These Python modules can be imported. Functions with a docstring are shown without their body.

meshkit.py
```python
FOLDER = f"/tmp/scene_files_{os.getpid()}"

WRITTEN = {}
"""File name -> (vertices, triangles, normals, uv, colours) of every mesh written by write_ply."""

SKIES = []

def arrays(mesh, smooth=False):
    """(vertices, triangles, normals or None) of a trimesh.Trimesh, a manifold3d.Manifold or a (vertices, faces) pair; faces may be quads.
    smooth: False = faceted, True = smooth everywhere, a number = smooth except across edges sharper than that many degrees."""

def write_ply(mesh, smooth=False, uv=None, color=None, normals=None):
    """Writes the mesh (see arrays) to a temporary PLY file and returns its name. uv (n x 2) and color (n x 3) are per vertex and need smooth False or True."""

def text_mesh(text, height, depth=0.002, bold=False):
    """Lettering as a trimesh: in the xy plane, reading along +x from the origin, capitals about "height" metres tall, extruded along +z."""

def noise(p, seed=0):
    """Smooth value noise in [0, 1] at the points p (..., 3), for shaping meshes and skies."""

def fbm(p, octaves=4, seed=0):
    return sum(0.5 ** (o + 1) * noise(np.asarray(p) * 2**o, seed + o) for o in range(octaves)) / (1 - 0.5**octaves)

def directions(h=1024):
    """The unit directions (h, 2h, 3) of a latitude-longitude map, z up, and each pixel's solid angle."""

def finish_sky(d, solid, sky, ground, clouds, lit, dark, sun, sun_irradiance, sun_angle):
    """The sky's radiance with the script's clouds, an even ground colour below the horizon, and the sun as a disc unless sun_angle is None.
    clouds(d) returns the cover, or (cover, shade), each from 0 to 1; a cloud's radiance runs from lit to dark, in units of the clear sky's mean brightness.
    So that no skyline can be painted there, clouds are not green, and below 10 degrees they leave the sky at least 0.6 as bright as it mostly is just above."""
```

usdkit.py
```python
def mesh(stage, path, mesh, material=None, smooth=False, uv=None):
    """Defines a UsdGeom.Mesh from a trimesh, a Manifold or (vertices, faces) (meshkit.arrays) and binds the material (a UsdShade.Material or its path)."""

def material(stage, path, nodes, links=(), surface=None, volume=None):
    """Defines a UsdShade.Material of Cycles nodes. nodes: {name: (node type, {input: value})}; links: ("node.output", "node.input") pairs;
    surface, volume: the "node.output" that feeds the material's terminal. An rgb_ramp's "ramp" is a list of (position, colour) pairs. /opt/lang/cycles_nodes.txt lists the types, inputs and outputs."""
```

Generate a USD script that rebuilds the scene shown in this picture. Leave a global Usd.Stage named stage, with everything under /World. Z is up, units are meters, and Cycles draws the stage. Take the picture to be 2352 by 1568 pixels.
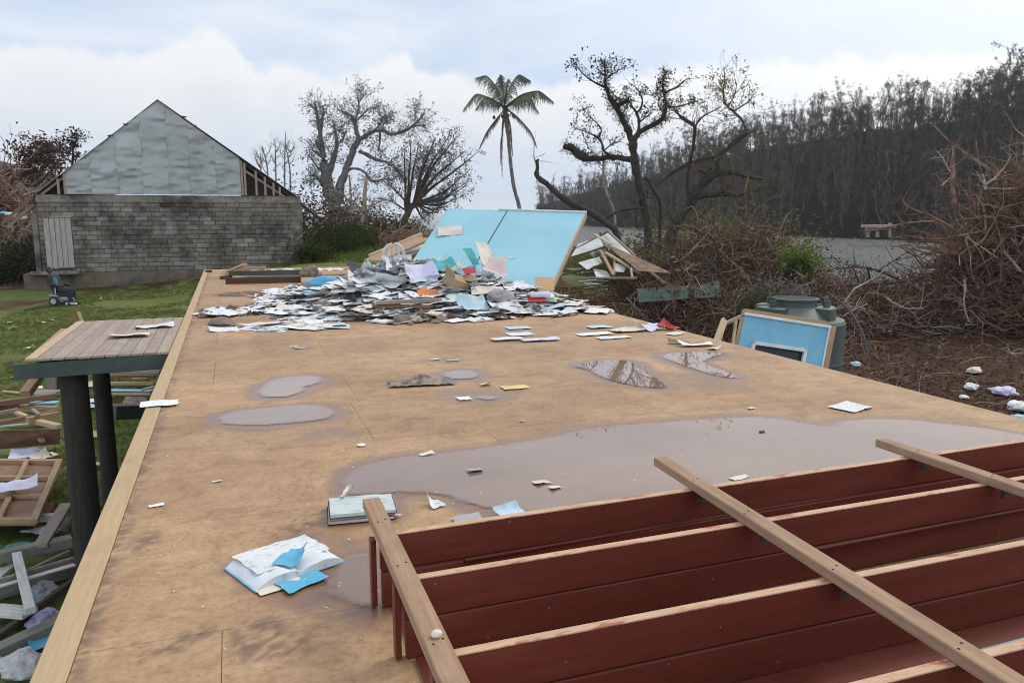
import math, random
import numpy as np
import trimesh, manifold3d as m3
import usdkit, meshkit
from scipy.interpolate import RBFInterpolator
from pxr import Usd, UsdGeom, UsdLux, UsdShade, Gf, Sdf, Vt

stage = Usd.Stage.CreateInMemory()
UsdGeom.SetStageUpAxis(stage, UsdGeom.Tokens.z)
UsdGeom.SetStageMetersPerUnit(stage, 1.0)
stage.DefinePrim('/World', 'Xform'); stage.DefinePrim('/World/Looks', 'Scope')

# ------------------------------------------------------------------ camera
CAM_H, YAW, PITCH, FOCAL = 1.6, math.radians(19.67), math.atan(294 / 1800.), 1800.0
FWD = np.array([math.sin(YAW) * math.cos(PITCH), math.cos(YAW) * math.cos(PITCH), -math.sin(PITCH)])
RGT = np.array([math.cos(YAW), -math.sin(YAW), 0.0])
UPV = np.cross(RGT, FWD)
FH = np.array([math.sin(YAW), math.cos(YAW), 0.0])          # level forward
cam = UsdGeom.Camera.Define(stage, '/World/camera')
cam.CreateHorizontalApertureAttr(36.0); cam.CreateVerticalApertureAttr(24.0)
cam.CreateFocalLengthAttr(36.0 * FOCAL / 2352); cam.CreateClippingRangeAttr(Gf.Vec2f(0.05, 20000))
cam.CreateExposureAttr(0.0)
_m = Gf.Matrix4d(*RGT, 0, *UPV, 0, *(-FWD), 0, 0, 0, CAM_H, 1)
cam.AddTransformOp().Set(_m)

# ------------------------------------------------------------------ sky and sun
SUN_EL, SUN_AZ = math.radians(48), math.radians(72)        # azimuth measured from +y towards +x
def build_sky():
    D = math.degrees
    az = lambda px: YAW + math.atan((px - 1176) / FOCAL)     # world azimuth of a column of the view
    N, L = {}, []
    N['tc'] = ('texture_coordinate', {}); N['nrm'] = ('vector_math', {'math_type': 'normalize'}); L.append(('tc.generated', 'nrm.vector1'))
    N['sx'] = ('separate_xyz', {}); L.append(('nrm.vector', 'sx.vector'))
    N['az'] = ('math', {'math_type': 'arctan2'}); L += [('sx.x', 'az.value1'), ('sx.y', 'az.value2')]
    N['el'] = ('math', {'math_type': 'arcsine'}); L.append(('sx.z', 'el.value1'))
    N['azn'] = ('map_range', {'from_min': -math.pi, 'from_max': math.pi, 'to_min': 0.0, 'to_max': 1.0, 'clamp': True}); L.append(('az.result' if False else 'az.value', 'azn.value'))
    # height of the cumulus tops round the sky (radians / 0.5)
    tops = [(-179, 190), (-120, 215), (-70, 150), (-30, 160)]
    prof = [(0, 122), (120, 118), (250, 140), (360, 150), (430, 128), (480, 104), (525, 92), (560, 118), (605, 172), (625, 180), (648, 148), (680, 150), (740, 186), (800, 190), (880, 176), (905, 146), (945, 144), (970, 178), (1040, 176), (1105, 186), (1180, 200), (1260, 214), (1310, 190), (1400, 186), (1500, 178), (1700, 160), (2000, 150), (2352, 140)]
    pts = [((a + 180) / 360, ((490 - p) / 1800) / 0.5) for a, p in tops]
    pts += [((D(az(px)) + 180) / 360, ((490 - py) / 1800 * math.cos(math.atan((px - 1176) / FOCAL))) / 0.5) for px, py in prof] + [(0.80, 0.35), (0.9, 0.4), (1.0, 0.33)]
    # two ramps: 256 steps over the full circle is too coarse, so the ramp spans the middle 120 degrees
    lo, hi = -60.0, 90.0
    N['azr'] = ('map_range', {'from_min': math.radians(lo), 'from_max': math.radians(hi), 'to_min': 0.0, 'to_max': 1.0, 'clamp': True}); L.append(('az.value', 'azr.value'))
    rp = [((D(az(px)) - lo) / (hi - lo), ((490 - py) / 1800 * math.cos(math.atan((px - 1176) / FOCAL))) / 0.5) for px, py in prof]
    rp = [(0, .36)] + rp + [(1, .36)]
    N['tops'] = ('rgb_ramp', {'ramp': [(a, (v, v, v)) for a, v in rp]}); L.append(('azr.result', 'tops.fac'))
    N['bw'] = ('rgb_to_bw', {}); L.append(('tops.color', 'bw.color'))
    N['top'] = ('math', {'math_type': 'multiply', 'value2': 0.5}); L.append(('bw.val', 'top.value1'))
    N['edge'] = ('noise_texture', {'scale': 22.0, 'detail': 9.0, 'roughness': 0.62}); L.append(('nrm.vector', 'edge.vector'))
    N['e2'] = ('math', {'math_type': 'multiply_add', 'value2': 0.055, 'value3': -0.0275}); L.append(('edge.fac', 'e2.value1'))
    N['t2'] = ('math', {'math_type': 'add'}); L += [('top.value', 't2.value1'), ('e2.value', 't2.value2')]
    N['dep'] = ('math', {'math_type': 'subtract'}); L += [('t2.value', 'dep.value1'), ('el.value', 'dep.value2')]    # depth below the tops
    N['cum'] = ('map_range', {'range_type': 'smoothstep', 'from_min': -0.004, 'from_max': 0.014, 'clamp': True}); L.append(('dep.value', 'cum.value'))
    # veils of high cloud
    N['mp'] = ('mapping', {'scale': (1.0, 1.0, 3.2)}); L.append(('nrm.vector', 'mp.vector'))
    N['veil'] = ('noise_texture', {'scale': 2.6, 'detail': 5.0, 'roughness': 0.55, 'distortion': 0.4}); L.append(('mp.vector', 'veil.vector'))
    N['vr'] = ('rgb_ramp', {'ramp': [(0.32, (0.54, 0.665, 0.87)), (0.50, (0.67, 0.765, 0.91)), (0.68, (0.86, 0.90, 0.965))]}); L.append(('veil.fac', 'vr.fac'))
    # body of the cumulus bank, by height above the horizon, mottled
    N['mp2'] = ('mapping', {'scale': (1.0, 1.0, 2.4)}); L.append(('nrm.vector', 'mp2.vector'))
    N['mot'] = ('noise_texture', {'scale': 7.0, 'detail': 6.0, 'roughness': 0.55}); L.append(('mp2.vector', 'mot.vector'))
    N['m2'] = ('math', {'math_type': 'multiply_add', 'value2': 0.14, 'value3': -0.07}); L.append(('mot.fac', 'm2.value1'))
    N['eb'] = ('math', {'math_type': 'add'}); L += [('el.value', 'eb.value1'), ('m2.value', 'eb.value2')]
    N['br'] = ('rgb_ramp', {'ramp': [(0.0, (0.60, 0.67, 0.78)), (0.05, (0.58, 0.67, 0.82)), (0.15, (0.64, 0.72, 0.84)), (0.28, (0.72, 0.77, 0.85)), (0.42, (0.76, 0.795, 0.845)), (0.55, (0.83, 0.855, 0.89)), (1.0, (0.86, 0.88, 0.91))]})
    N['ebs'] = ('math', {'math_type': 'multiply', 'value2': 3.0}); L += [('eb.value', 'ebs.value1'), ('ebs.value', 'br.fac')]
    N['rim'] = ('map_range', {'range_type': 'smoothstep', 'from_min': 0.0, 'from_max': 0.10, 'to_min': 1.0, 'to_max': 0.0, 'clamp': True}); L.append(('dep.value', 'rim.value'))
    N['rimk'] = ('math', {'math_type': 'multiply', 'value2': 0.5}); L.append(('rim.result', 'rimk.value1'))
    N['bc'] = ('mix', {'color2': (0.99, 0.995, 1.0)}); L += [('br.color', 'bc.color1'), ('rimk.value', 'bc.fac')]
    N['c1'] = ('mix', {}); L += [('vr.color', 'c1.color1'), ('bc.color', 'c1.color2'), ('cum.result', 'c1.fac')]
    # the veil thickens to white round the hidden sun
    sd = (math.sin(SUN_AZ) * math.cos(SUN_EL), math.cos(SUN_AZ) * math.cos(SUN_EL), math.sin(SUN_EL))
    N['dot'] = ('vector_math', {'math_type': 'dot_product', 'vector2': sd}); L.append(('nrm.vector', 'dot.vector1'))
    N['glow'] = ('map_range', {'range_type': 'smoothstep', 'from_min': 0.48, 'from_max': 1.02, 'clamp': True}); L.append(('dot.value', 'glow.value'))
    N['c2'] = ('mix', {'color2': (1.28, 1.27, 1.24)}); L += [('c1.color', 'c2.color1'), ('glow.result', 'c2.fac')]
    N['gain'] = ('vector_math', {'math_type': 'scale', 'scale': SKY_GAIN / SKY_STRENGTH}); L.append(('c2.color', 'gain.vector1'))
    N['sky'] = ('sky_texture', {'sky_type': 'single_scattering', 'sun_disc': False, 'sun_elevation': SUN_EL, 'sun_rotation': SUN_AZ})
    N['mixsky'] = ('mix', {'fac': 0.97}); L += [('sky.color', 'mixsky.color1'), ('gain.vector', 'mixsky.color2')]
    N['bg'] = ('background_shader', {'strength': SKY_STRENGTH}); L.append(('mixsky.color', 'bg.color'))
    return usdkit.material(stage, '/World/Looks/sky', N, L, surface='bg.background')
SKY_STRENGTH, SKY_GAIN = 0.1, 1.03
dome = UsdLux.DomeLight.Define(stage, '/World/sky')
UsdShade.MaterialBindingAPI.Apply(dome.GetPrim()).Bind(build_sky())
dome.GetPrim().SetCustomDataByKey('kind', 'structure')
sun = UsdLux.DistantLight.Define(stage, '/World/sun')
sun.CreateIntensityAttr(0.40); sun.CreateAngleAttr(22.0); sun.CreateNormalizeAttr(True); sun.CreateColorAttr(Gf.Vec3f(1.0, 0.965, 0.91))
sun.AddRotateXYZOp().Set(Gf.Vec3f(90 - math.degrees(SUN_EL), 0, -math.degrees(SUN_AZ) + 180))

# ------------------------------------------------------------------ helpers
used = {}
def numbered(name, parent='/World'):
    d = used.setdefault(parent, {}); n = d.get(name, 0); d[name] = n + 1
    return name if n == 0 else f'{name}_{n:03d}'
def tag(p, label=None, cat=None, group=None, kind=None):
    p = p.GetPrim() if hasattr(p, 'GetPrim') else p
    for k, v in (('label', label), ('category', cat), ('group', group), ('kind', kind)):
        if v: p.SetCustomDataByKey(k, v)
    return p
def mat4(m):
    return Gf.Matrix4d(*np.asarray(m, float).T.ravel())
def thing(name, label=None, cat=None, loc=(0, 0, 0), group=None, kind=None):
    path = '/World/' + numbered(name); x = UsdGeom.Xform.Define(stage, path)
    x.AddTranslateOp().Set(Gf.Vec3d(*map(float, loc)))
    Wm[path] = trimesh.transformations.translation_matrix(np.array(loc, float))
    return tag(x, label, cat, group, kind)
Wm = {}
def obj(name, mesh, material, parent=None, label=None, cat=None, group=None, kind=None, M=None, smooth=False, world=True, attrs=None):
    """One Mesh prim. With a parent, M (4x4, world) is made relative to the thing's origin; vertices without M are world points."""
    pp = str(parent.GetPath()) if parent is not None else '/World'
    path = pp + '/' + numbered(name, pp)
    Wp = Wm.get(pp, np.eye(4)); g = usdkit.mesh(stage, path, mesh, material, smooth=smooth)
    M = np.eye(4) if M is None else np.array(M, float); Wm[path] = M; L = np.linalg.inv(Wp) @ M
    if not np.allclose(L, np.eye(4)): g.AddTransformOp().Set(mat4(L))
    for k, v in (attrs or {}).items():
        UsdGeom.PrimvarsAPI(g).CreatePrimvar(k, Sdf.ValueTypeNames.FloatArray, 'vertex').Set(Vt.FloatArray.FromNumpy(np.asarray(v, np.float32)))
    return tag(g, label, cat, group, kind)

def ray(px, py): return FWD + RGT * (px - 1176) / FOCAL + UPV * (784 - py) / FOCAL
def P(px, py, f):
    """The point f metres in front (level distance along the view) seen in column px, row py of the layout grid."""
    d = ray(px, py); return d * (f / (d @ FH)) + [0, 0, CAM_H]
def onz(px, py, z=0.0):
    d = ray(px, py); return d * ((z - CAM_H) / d[2]) + [0, 0, CAM_H]
def SF(s, f, z=0.0): return RGT * s + FH * f + np.array([0, 0, z])
def px_m(f): return f / FOCAL                       # metres per layout pixel at level distance f
def unit(v): v = np.asarray(v, float); return v / max(np.linalg.norm(v), 1e-9)
def frame(x, up=(0, 0, 1), o=(0, 0, 0)):
    """4x4 with local x along x, z near up."""
    x = unit(x); y = unit(np.cross(up, x)) if np.linalg.norm(np.cross(up, x)) > 1e-6 else np.array([0, 1., 0]); z = np.cross(x, y)
    M = np.eye(4); M[:3, 0], M[:3, 1], M[:3, 2], M[:3, 3] = x, y, z, o
    return M
def rot(rx, ry, rz, o=(0, 0, 0)):
    M = trimesh.transformations.euler_matrix(rx, ry, rz, 'sxyz'); M[:3, 3] = o; return M

def box(sx, sy, sz, b=0.004, c=(0, 0, 0)):
    """Chamfered box centred on c."""
    h = np.array([sx, sy, sz]) / 2; b = min(b, *(h * 0.45)); v = []
    for sgn in np.ndindex(2, 2, 2):
        s = np.array(sgn) * 2 - 1
        for a in range(3):
            d = np.array([b, b, b]); d[a] = 0; v.append(s * (h - d))
    v = np.array(v) + np.asarray(c); hull = trimesh.convex.convex_hull(v)
    return np.array(hull.vertices), np.array(hull.faces)
def join(*ms):
    V, F, n = [], [], 0
    for v, f in ms:
        f = np.asarray(f)
        if f.shape[1] == 4: f = np.vstack([f[:, [0, 1, 2]], f[:, [0, 2, 3]]])
        V.append(v); F.append(f + n); n += len(v)
    return np.vstack(V), np.vstack(F)
def moved(m, M): return (np.asarray(m[0]) @ np.asarray(M)[:3, :3].T + np.asarray(M)[:3, 3], m[1])
def beam(p0, p1, w, h, up=(0, 0, 1), b=0.004, roll=0.0):
    """(mesh along local x, matrix): a timber of width w and height h from p0 to p1."""
    p0, p1 = np.asarray(p0, float), np.asarray(p1, float)
    M = frame(p1 - p0, up, (p0 + p1) / 2)
    if roll: M = M @ trimesh.transformations.rotation_matrix(roll, [1, 0, 0])
    return box(np.linalg.norm(p1 - p0), w, h, b), M
def tubes(Pts, R, n=4, cap=True):
    """Batch of tubes: Pts (N,K,3), R (N,K) -> one mesh."""
    Pts, R = np.asarray(Pts, float), np.asarray(R, float); N, K, _ = Pts.shape
    T = np.gradient(Pts, axis=1); T /= np.maximum(np.linalg.norm(T, axis=2, keepdims=True), 1e-9)
    ref = np.where(np.abs(T[:, :1, 2:3]) > 0.9, np.array([1., 0, 0]), np.array([0, 0, 1.])); ref = np.repeat(ref, K, 1)
    A = np.cross(T, ref); A /= np.maximum(np.linalg.norm(A, axis=2, keepdims=True), 1e-9); B = np.cross(T, A)
    t = np.arange(n) / n * 2 * np.pi
    V = Pts[:, :, None] + R[:, :, None, None] * (A[:, :, None] * np.cos(t)[:, None] + B[:, :, None] * np.sin(t)[:, None])
    i = np.arange(K - 1)[:, None] * n; j = np.arange(n); k = (j + 1) % n
    q = np.stack([i + j, i + k, i + n + k, i + n + j], -1).reshape(-1, 4)
    f = np.vstack([q[:, [0, 2, 1]], q[:, [0, 3, 2]]])
    if cap and n >= 3:
        fan = np.array([[0, a, a + 1] for a in range(1, n - 1)]); f = np.vstack([f, fan, (fan + (K - 1) * n)[:, ::-1]])
    F = (f[None] + (np.arange(N) * K * n)[:, None, None]).reshape(-1, 3)
    return V.reshape(-1, 3), F
def tube(pts, r, n=8, sub=0, rng=None, wob=0.0):
    """One tapered tube through the points (smoothed by sub-sampling)."""
    pts = np.asarray(pts, float); r = np.broadcast_to(np.asarray(r, float), len(pts))
    if sub:
        t = np.linspace(0, len(pts) - 1, (len(pts) - 1) * sub + 1)
        pts = np.stack([np.interp(t, np.arange(len(pts)), pts[:, a]) for a in range(3)], 1); r = np.interp(t, np.arange(len(r)), r)
        k = np.array([.25, .5, .25])
        for _ in range(2):
            q = pts.copy(); q[1:-1] = .25 * pts[:-2] + .5 * pts[1:-1] + .25 * pts[2:]; pts = q
    if rng is not None and wob:
        pts = pts + rng.normal(0, wob, pts.shape) * r[:, None]; r = r * (1 + rng.normal(0, .09, len(r)))
    return tubes(pts[None], np.array(r)[None], n)
def cards(C, size, rng, aspect=0.5, flat=0.0):
    """Leaf-shaped quads at the centres C."""
    C = np.asarray(C, float); N = len(C)
    a = rng.normal(size=(N, 3)); a[:, 2] *= (1 - flat); a /= np.linalg.norm(a, axis=1, keepdims=True)
    b = np.cross(a, rng.normal(size=(N, 3)) * [1, 1, 1] + [0, 0, flat * 3]); b /= np.maximum(np.linalg.norm(b, axis=1, keepdims=True), 1e-9)
    s = np.broadcast_to(np.asarray(size, float), N)[:, None]
    V = np.stack([C - a * s * .5, C + b * s * aspect * .5, C + a * s * .5, C - b * s * aspect * .5], 1).reshape(-1, 3)
    i = np.arange(N)[:, None] * 4
    return V, np.vstack([i + [0, 1, 2], i + [0, 2, 3]])
def grid(nx, ny):
    i = np.arange((nx - 1) * (ny - 1)); a = (i // (ny - 1)) * ny + i % (ny - 1)
    return np.stack([a, a + ny, a + ny + 1, a + 1], 1)

# ------------------------------------------------------------------ materials
LK = '/World/Looks/'
def mat(name, nodes, links, surface='p.BSDF', volume=None): return usdkit.material(stage, LK + name, nodes, links, surface=surface, volume=volume)
def mottled(name, c1, c2, scale=3.0, rough=0.7, bump=0.0, bscale=None, stretch=(1, 1, 1), detail=5.0, coord='object', lo=.35, hi=.65, spec=None, c3=None, tc_from=None):
    N = {'tc': ('texture_coordinate', {}), 'mp': ('mapping', {'scale': tuple(stretch)}), 'n': ('noise_texture', {'scale': scale, 'detail': detail, 'roughness': 0.6}),
         'r': ('rgb_ramp', {'ramp': [(lo, c1), (hi, c2)] if c3 is None else [(lo, c1), ((lo + hi) / 2, c2), (hi, c3)]}), 'p': ('principled_bsdf', {'roughness': rough})}
    if spec is not None: N['p'][1]['specular_ior_level'] = spec
    L = [('tc.' + coord, 'mp.vector'), ('mp.vector', 'n.vector'), ('n.fac', 'r.fac'), ('r.color', 'p.base_color')]
    if bump:
        N['b'] = ('bump', {'strength': bump, 'distance': 0.02}); N['nb'] = ('noise_texture', {'scale': bscale or scale * 4, 'detail': 4.0})
        L += [('mp.vector', 'nb.vector'), ('nb.fac', 'b.height'), ('b.normal', 'p.normal')]
    return mat(name, N, L)
def timber(name, c1, c2, rough=0.75, dirt=(0.12, 0.08, 0.05), damp=0.35):
    """Sawn timber: grain along local x, darker stains."""
    N = {'tc': ('texture_coordinate', {}), 'mp': ('mapping', {'scale': (1.2, 22.0, 22.0)}), 'n': ('noise_texture', {'scale': 2.0, 'detail': 6.0, 'roughness': .65}),
         'oi': ('object_info', {}), 'ov': ('vector_math', {'math_type': 'scale', 'scale': 37.0}), 'cx': ('combine_xyz', {}), 'ad': ('vector_math', {'math_type': 'add'}),
         'r': ('rgb_ramp', {'ramp': [(.3, c1), (.7, c2)]}), 'n2': ('noise_texture', {'scale': 3.0, 'detail': 5.0, 'roughness': .6}), 'r2': ('rgb_ramp', {'ramp': [(.5, (0, 0, 0)), (.75, (damp, damp, damp))]}),
         'mx': ('mix', {'color2': dirt}), 'b': ('bump', {'strength': .35, 'distance': .004}), 'p': ('principled_bsdf', {'roughness': rough, 'specular_ior_level': .3})}
    L = [('oi.random', 'cx.x'), ('oi.random', 'cx.y'), ('cx.vector', 'ov.vector1'), ('tc.object', 'ad.vector1'), ('ov.vector', 'ad.vector2'), ('ad.vector', 'mp.vector'), ('mp.vector', 'n.vector'), ('n.fac', 'r.fac'),
         ('ad.vector', 'n2.vector'), ('n2.fac', 'r2.fac'), ('r2.color', 'mx.fac'), ('r.color', 'mx.color1'), ('mx.color', 'p.base_color'), ('n.fac', 'b.height'), ('b.normal', 'p.normal')]
    return mat(name, N, L)
def leafmat(name, c1, c2, scale=1.5, trans=0.3):
    N = {'g': ('geometry', {}), 'n': ('noise_texture', {'scale': scale, 'detail': 3.0}), 'ad': ('math', {'math_type': 'multiply_add', 'value2': .5}), 'r': ('rgb_ramp', {'ramp': [(.25, c1), (.75, c2)]}),
         'd': ('diffuse_bsdf', {}), 't': ('translucent_bsdf', {}), 'm': ('mix_closure', {'fac': trans}), 'm5': ('math', {'math_type': 'multiply', 'value2': .5})}
    L = [('g.position', 'n.vector'), ('n.fac', 'm5.value1'), ('g.random_per_island', 'ad.value1'), ('m5.value', 'ad.value3'), ('ad.value', 'r.fac'), ('r.color', 'd.color'), ('r.color', 't.color'), ('d.BSDF', 'm.closure1'), ('t.BSDF', 'm.closure2')]
    return mat(name, N, L, surface='m.closure')

W_RAW = timber('timber_raw', (.30, .19, .11), (.44, .30, .18))
W_EDGE = timber('timber_edge', (.40, .28, .155), (.49, .36, .21), dirt=(.27, .18, .11), damp=.3)
W_PALE = timber('timber_pale', (.42, .30, .19), (.56, .42, .28), dirt=(.2, .12, .08), damp=.3)
W_GREY = timber('timber_grey', (.22, .175, .145), (.36, .29, .24))
W_DARK = timber('timber_dark', (.045, .032, .025), (.10, .07, .052))
W_BROWN = timber('timber_brown', (.15, .083, .05), (.27, .15, .09))
W_WHITE = timber('timber_white', (.44, .44, .40), (.66, .66, .62), dirt=(.2, .17, .13), damp=.5)
W_GREYGREEN = timber('timber_grey_green', (.16, .165, .135), (.26, .26, .22), dirt=(.08, .07, .05), damp=.5)
GREENPAINT = mottled('green_paint', (.030, .046, .040), (.050, .068, .060), 3, rough=.5, bump=.1)
POSTM = mottled('post_dark', (.012, .009, .007), (.035, .026, .020), 5, rough=.8, bump=.4, stretch=(6, 6, .7))
UNDER = mottled('underside_dark', (.03, .02, .015), (.06, .042, .03), 4, rough=.85)

# ------------------------------------------------------------------ ground, water, hill
WATER_Z = -3.2
_cp = [(-12, 6, -3.0), (-4, 4, -3.0), (-4, 9, -2.95), (-8, 10, -2.85), (-2, 12, -2.8), (0, 4, -3.0), (4, 6, -2.7), (-14, 15, -2.5), (-7, 16, -2.5), (-18, 28, -1.75), (-10, 28, -1.72), (-4, 24, -1.9), (-3, 28, -1.5), (-22, 33, -1.35), (-17, 33, -1.3), (-12, 33, -1.0), (-8.7, 33, -.5), (-4, 33, -.5),
       (0, 33, -.6), (-30, 45, -.6), (-15, 48, -.3), (-5, 50, -.05), (-10, 60, -.1), (0, 60, -.2), (5, 58, -.9), (-25, 70, 0.), (-50, 70, .6), (-80, 110, 2.), (-45, 110, .5), (-25, 100, -1.5), (-10, 84, -3.2), (0, 82, -3.5), (6, 75, -3.6), (-10, 120, -6), (10, 100, -6),
       (6, 12, -2.1), (8, 16, -2.0), (11, 20, -1.7), (14, 24, -1.6), (18, 24, -1.3), (14, 30, -2.1), (20, 30, -2.0), (28, 30, -1.9), (10, 38, -2.6), (8, 48, -3.4), (16, 42, -3.6), (26, 42, -3.6), (40, 42, -3.3), (5, 26, -1.9), (4, 36, -1.4), (2, 46, -1.6), (10, 60, -5), (25, 60, -6), (45, 60, -5), (0, 20, -2.3), (20, 12, -2.0), (40, 20, -1.2), (12, 4, -2.6), (0, -8, -3.), (-20, -8, -3.), (25, -8, -2.4), (60, 40, -2), (0, 200, -7), (80, 90, -6), (-30, 200, -5), (-120, 200, 3), (-60, 20, -1.6), (-60, -10, -2.5)]
_rbf = RBFInterpolator(np.array(_cp)[:, :2], np.array(_cp)[:, 2], kernel='linear', smoothing=.02)
def ground_z(xy):
    xy = np.atleast_2d(np.asarray(xy, float))[:, :2]
    sf = np.stack([xy @ RGT[:2], xy @ FH[:2]], 1)
    sfc = np.clip(sf, [-120, -8], [90, 200])
    z = _rbf(sfc)
    p = np.c_[xy, np.zeros(len(xy))]
    z = z + (meshkit.fbm(p * .35, 4, 3) - .5) * .30 + (meshkit.fbm(p * 1.7, 3, 9) - .5) * .10
    return np.maximum(z, -8)
def gz(p): return float(ground_z([p[:2]])[0])
def ground_mesh():
    s = np.unique(np.r_[-140:-40:4., -40:-18:.8, -18:26:.22, 26:60:.8, 60:120:4.]); f = np.unique(np.r_[-14:4:1.5, 4:48:.22, 48:90:.7, 90:230:5.])
    S, F = np.meshgrid(s, f, indexing='ij'); xy = S[..., None] * RGT[:2] + F[..., None] * FH[:2]; xy = xy.reshape(-1, 2)
    z = np.concatenate([ground_z(c) for c in np.array_split(xy, 20)])
    return np.c_[xy, z], grid(len(s), len(f)), S.ravel(), F.ravel()
gv, gf, gs, gff = ground_mesh()
# lawn (0) to brown litter and mud (1)
_pn = meshkit.fbm(gv * [.25, .25, 0], 4, 21); _pn2 = meshkit.fbm(gv * [1.1, 1.1, 0], 4, 5)
side = gv[:, 0] - 5.2 - (_pn - .5) * 3.0
litter = np.clip(side * .7 + .3, 0, 1)
litter = np.where((gff > 27) & (gs < 4), np.clip((_pn - .5) * 5 + .30 * np.clip((gff - 31) / 4, 0, 1), 0, .8), litter)
litter = np.maximum(litter, np.clip((gff - 30.6) * .8, 0, .85) * (gs < -8.4) * (gff < 33) * (_pn2 > .42))
litter = np.where((gv[:, 0] > 5) & (gff > 17) & (gff < 27) & (gs < 5.6), litter * .25, litter)
GROUND = mat('ground', {'g': ('geometry', {}), 'a': ('attribute', {'attribute': 'litter'}), 'n1': ('noise_texture', {'scale': .9, 'detail': 8.0, 'roughness': .65}), 'n2': ('noise_texture', {'scale': 9.0, 'detail': 6.0, 'roughness': .7}), 'n3': ('noise_texture', {'scale': .28, 'detail': 5.0}),
    'gr': ('rgb_ramp', {'ramp': [(.3, (.085, .115, .028)), (.5, (.13, .16, .042)), (.7, (.17, .18, .07))]}), 'g2': ('rgb_ramp', {'ramp': [(.42, (0, 0, 0)), (.72, (.55, .55, .55))]}), 'gm': ('mix', {'color2': (.12, .105, .05)}),
    'br': ('rgb_ramp', {'ramp': [(.32, (.034, .018, .012)), (.5, (.082, .044, .027)), (.7, (.15, .088, .058))]}), 'w': ('math', {'math_type': 'multiply_add', 'value2': .7, 'value3': -.35}), 'ad': ('math', {'math_type': 'add'}), 'ss': ('map_range', {'range_type': 'smoothstep', 'from_min': .3, 'from_max': .7, 'clamp': True}),
    'mx': ('mix', {}), 'b': ('bump', {'strength': .9, 'distance': .06}), 'p': ('principled_bsdf', {'roughness': .95, 'specular_ior_level': .15})},
    [('g.position', 'n1.vector'), ('g.position', 'n2.vector'), ('g.position', 'n3.vector'), ('n1.fac', 'gr.fac'), ('n3.fac', 'g2.fac'), ('g2.color', 'gm.fac'), ('gr.color', 'gm.color1'), ('n2.fac', 'br.fac'), ('n2.fac', 'w.value1'), ('a.fac', 'ad.value1'), ('w.value', 'ad.value2'), ('ad.value', 'ss.value'),
     ('ss.result', 'mx.fac'), ('gm.color', 'mx.color1'), ('br.color', 'mx.color2'), ('mx.color', 'p.base_color'), ('n2.fac', 'b.height'), ('b.normal', 'p.normal')])
obj('ground', (gv, gf), GROUND, kind='structure', smooth=True, attrs={'litter': litter})

WATER = mat('water', {'g': ('geometry', {}), 'mp': ('mapping', {'scale': (1.0, 1.0, 1.0), 'rotation': (0, 0, YAW)}), 'mp2': ('mapping', {'scale': (.35, 1.6, 1.0)}), 'n': ('noise_texture', {'scale': 1.3, 'detail': 6.0, 'roughness': .65}), 'b': ('bump', {'strength': 1.0, 'distance': .5}),
    'p': ('principled_bsdf', {'base_color': (.10, .105, .098), 'roughness': .16, 'ior': 1.33})}, [('g.position', 'mp.vector'), ('mp.vector', 'mp2.vector'), ('mp2.vector', 'n.vector'), ('n.fac', 'b.height'), ('b.normal', 'p.normal')])
_wv = np.array([SF(-3000, 20, WATER_Z), SF(4000, 20, WATER_Z), SF(4000, 9000, WATER_Z), SF(-3000, 9000, WATER_Z)])
obj('water', (_wv, np.array([[0, 1, 2, 3]])), WATER, kind='structure')

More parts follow.
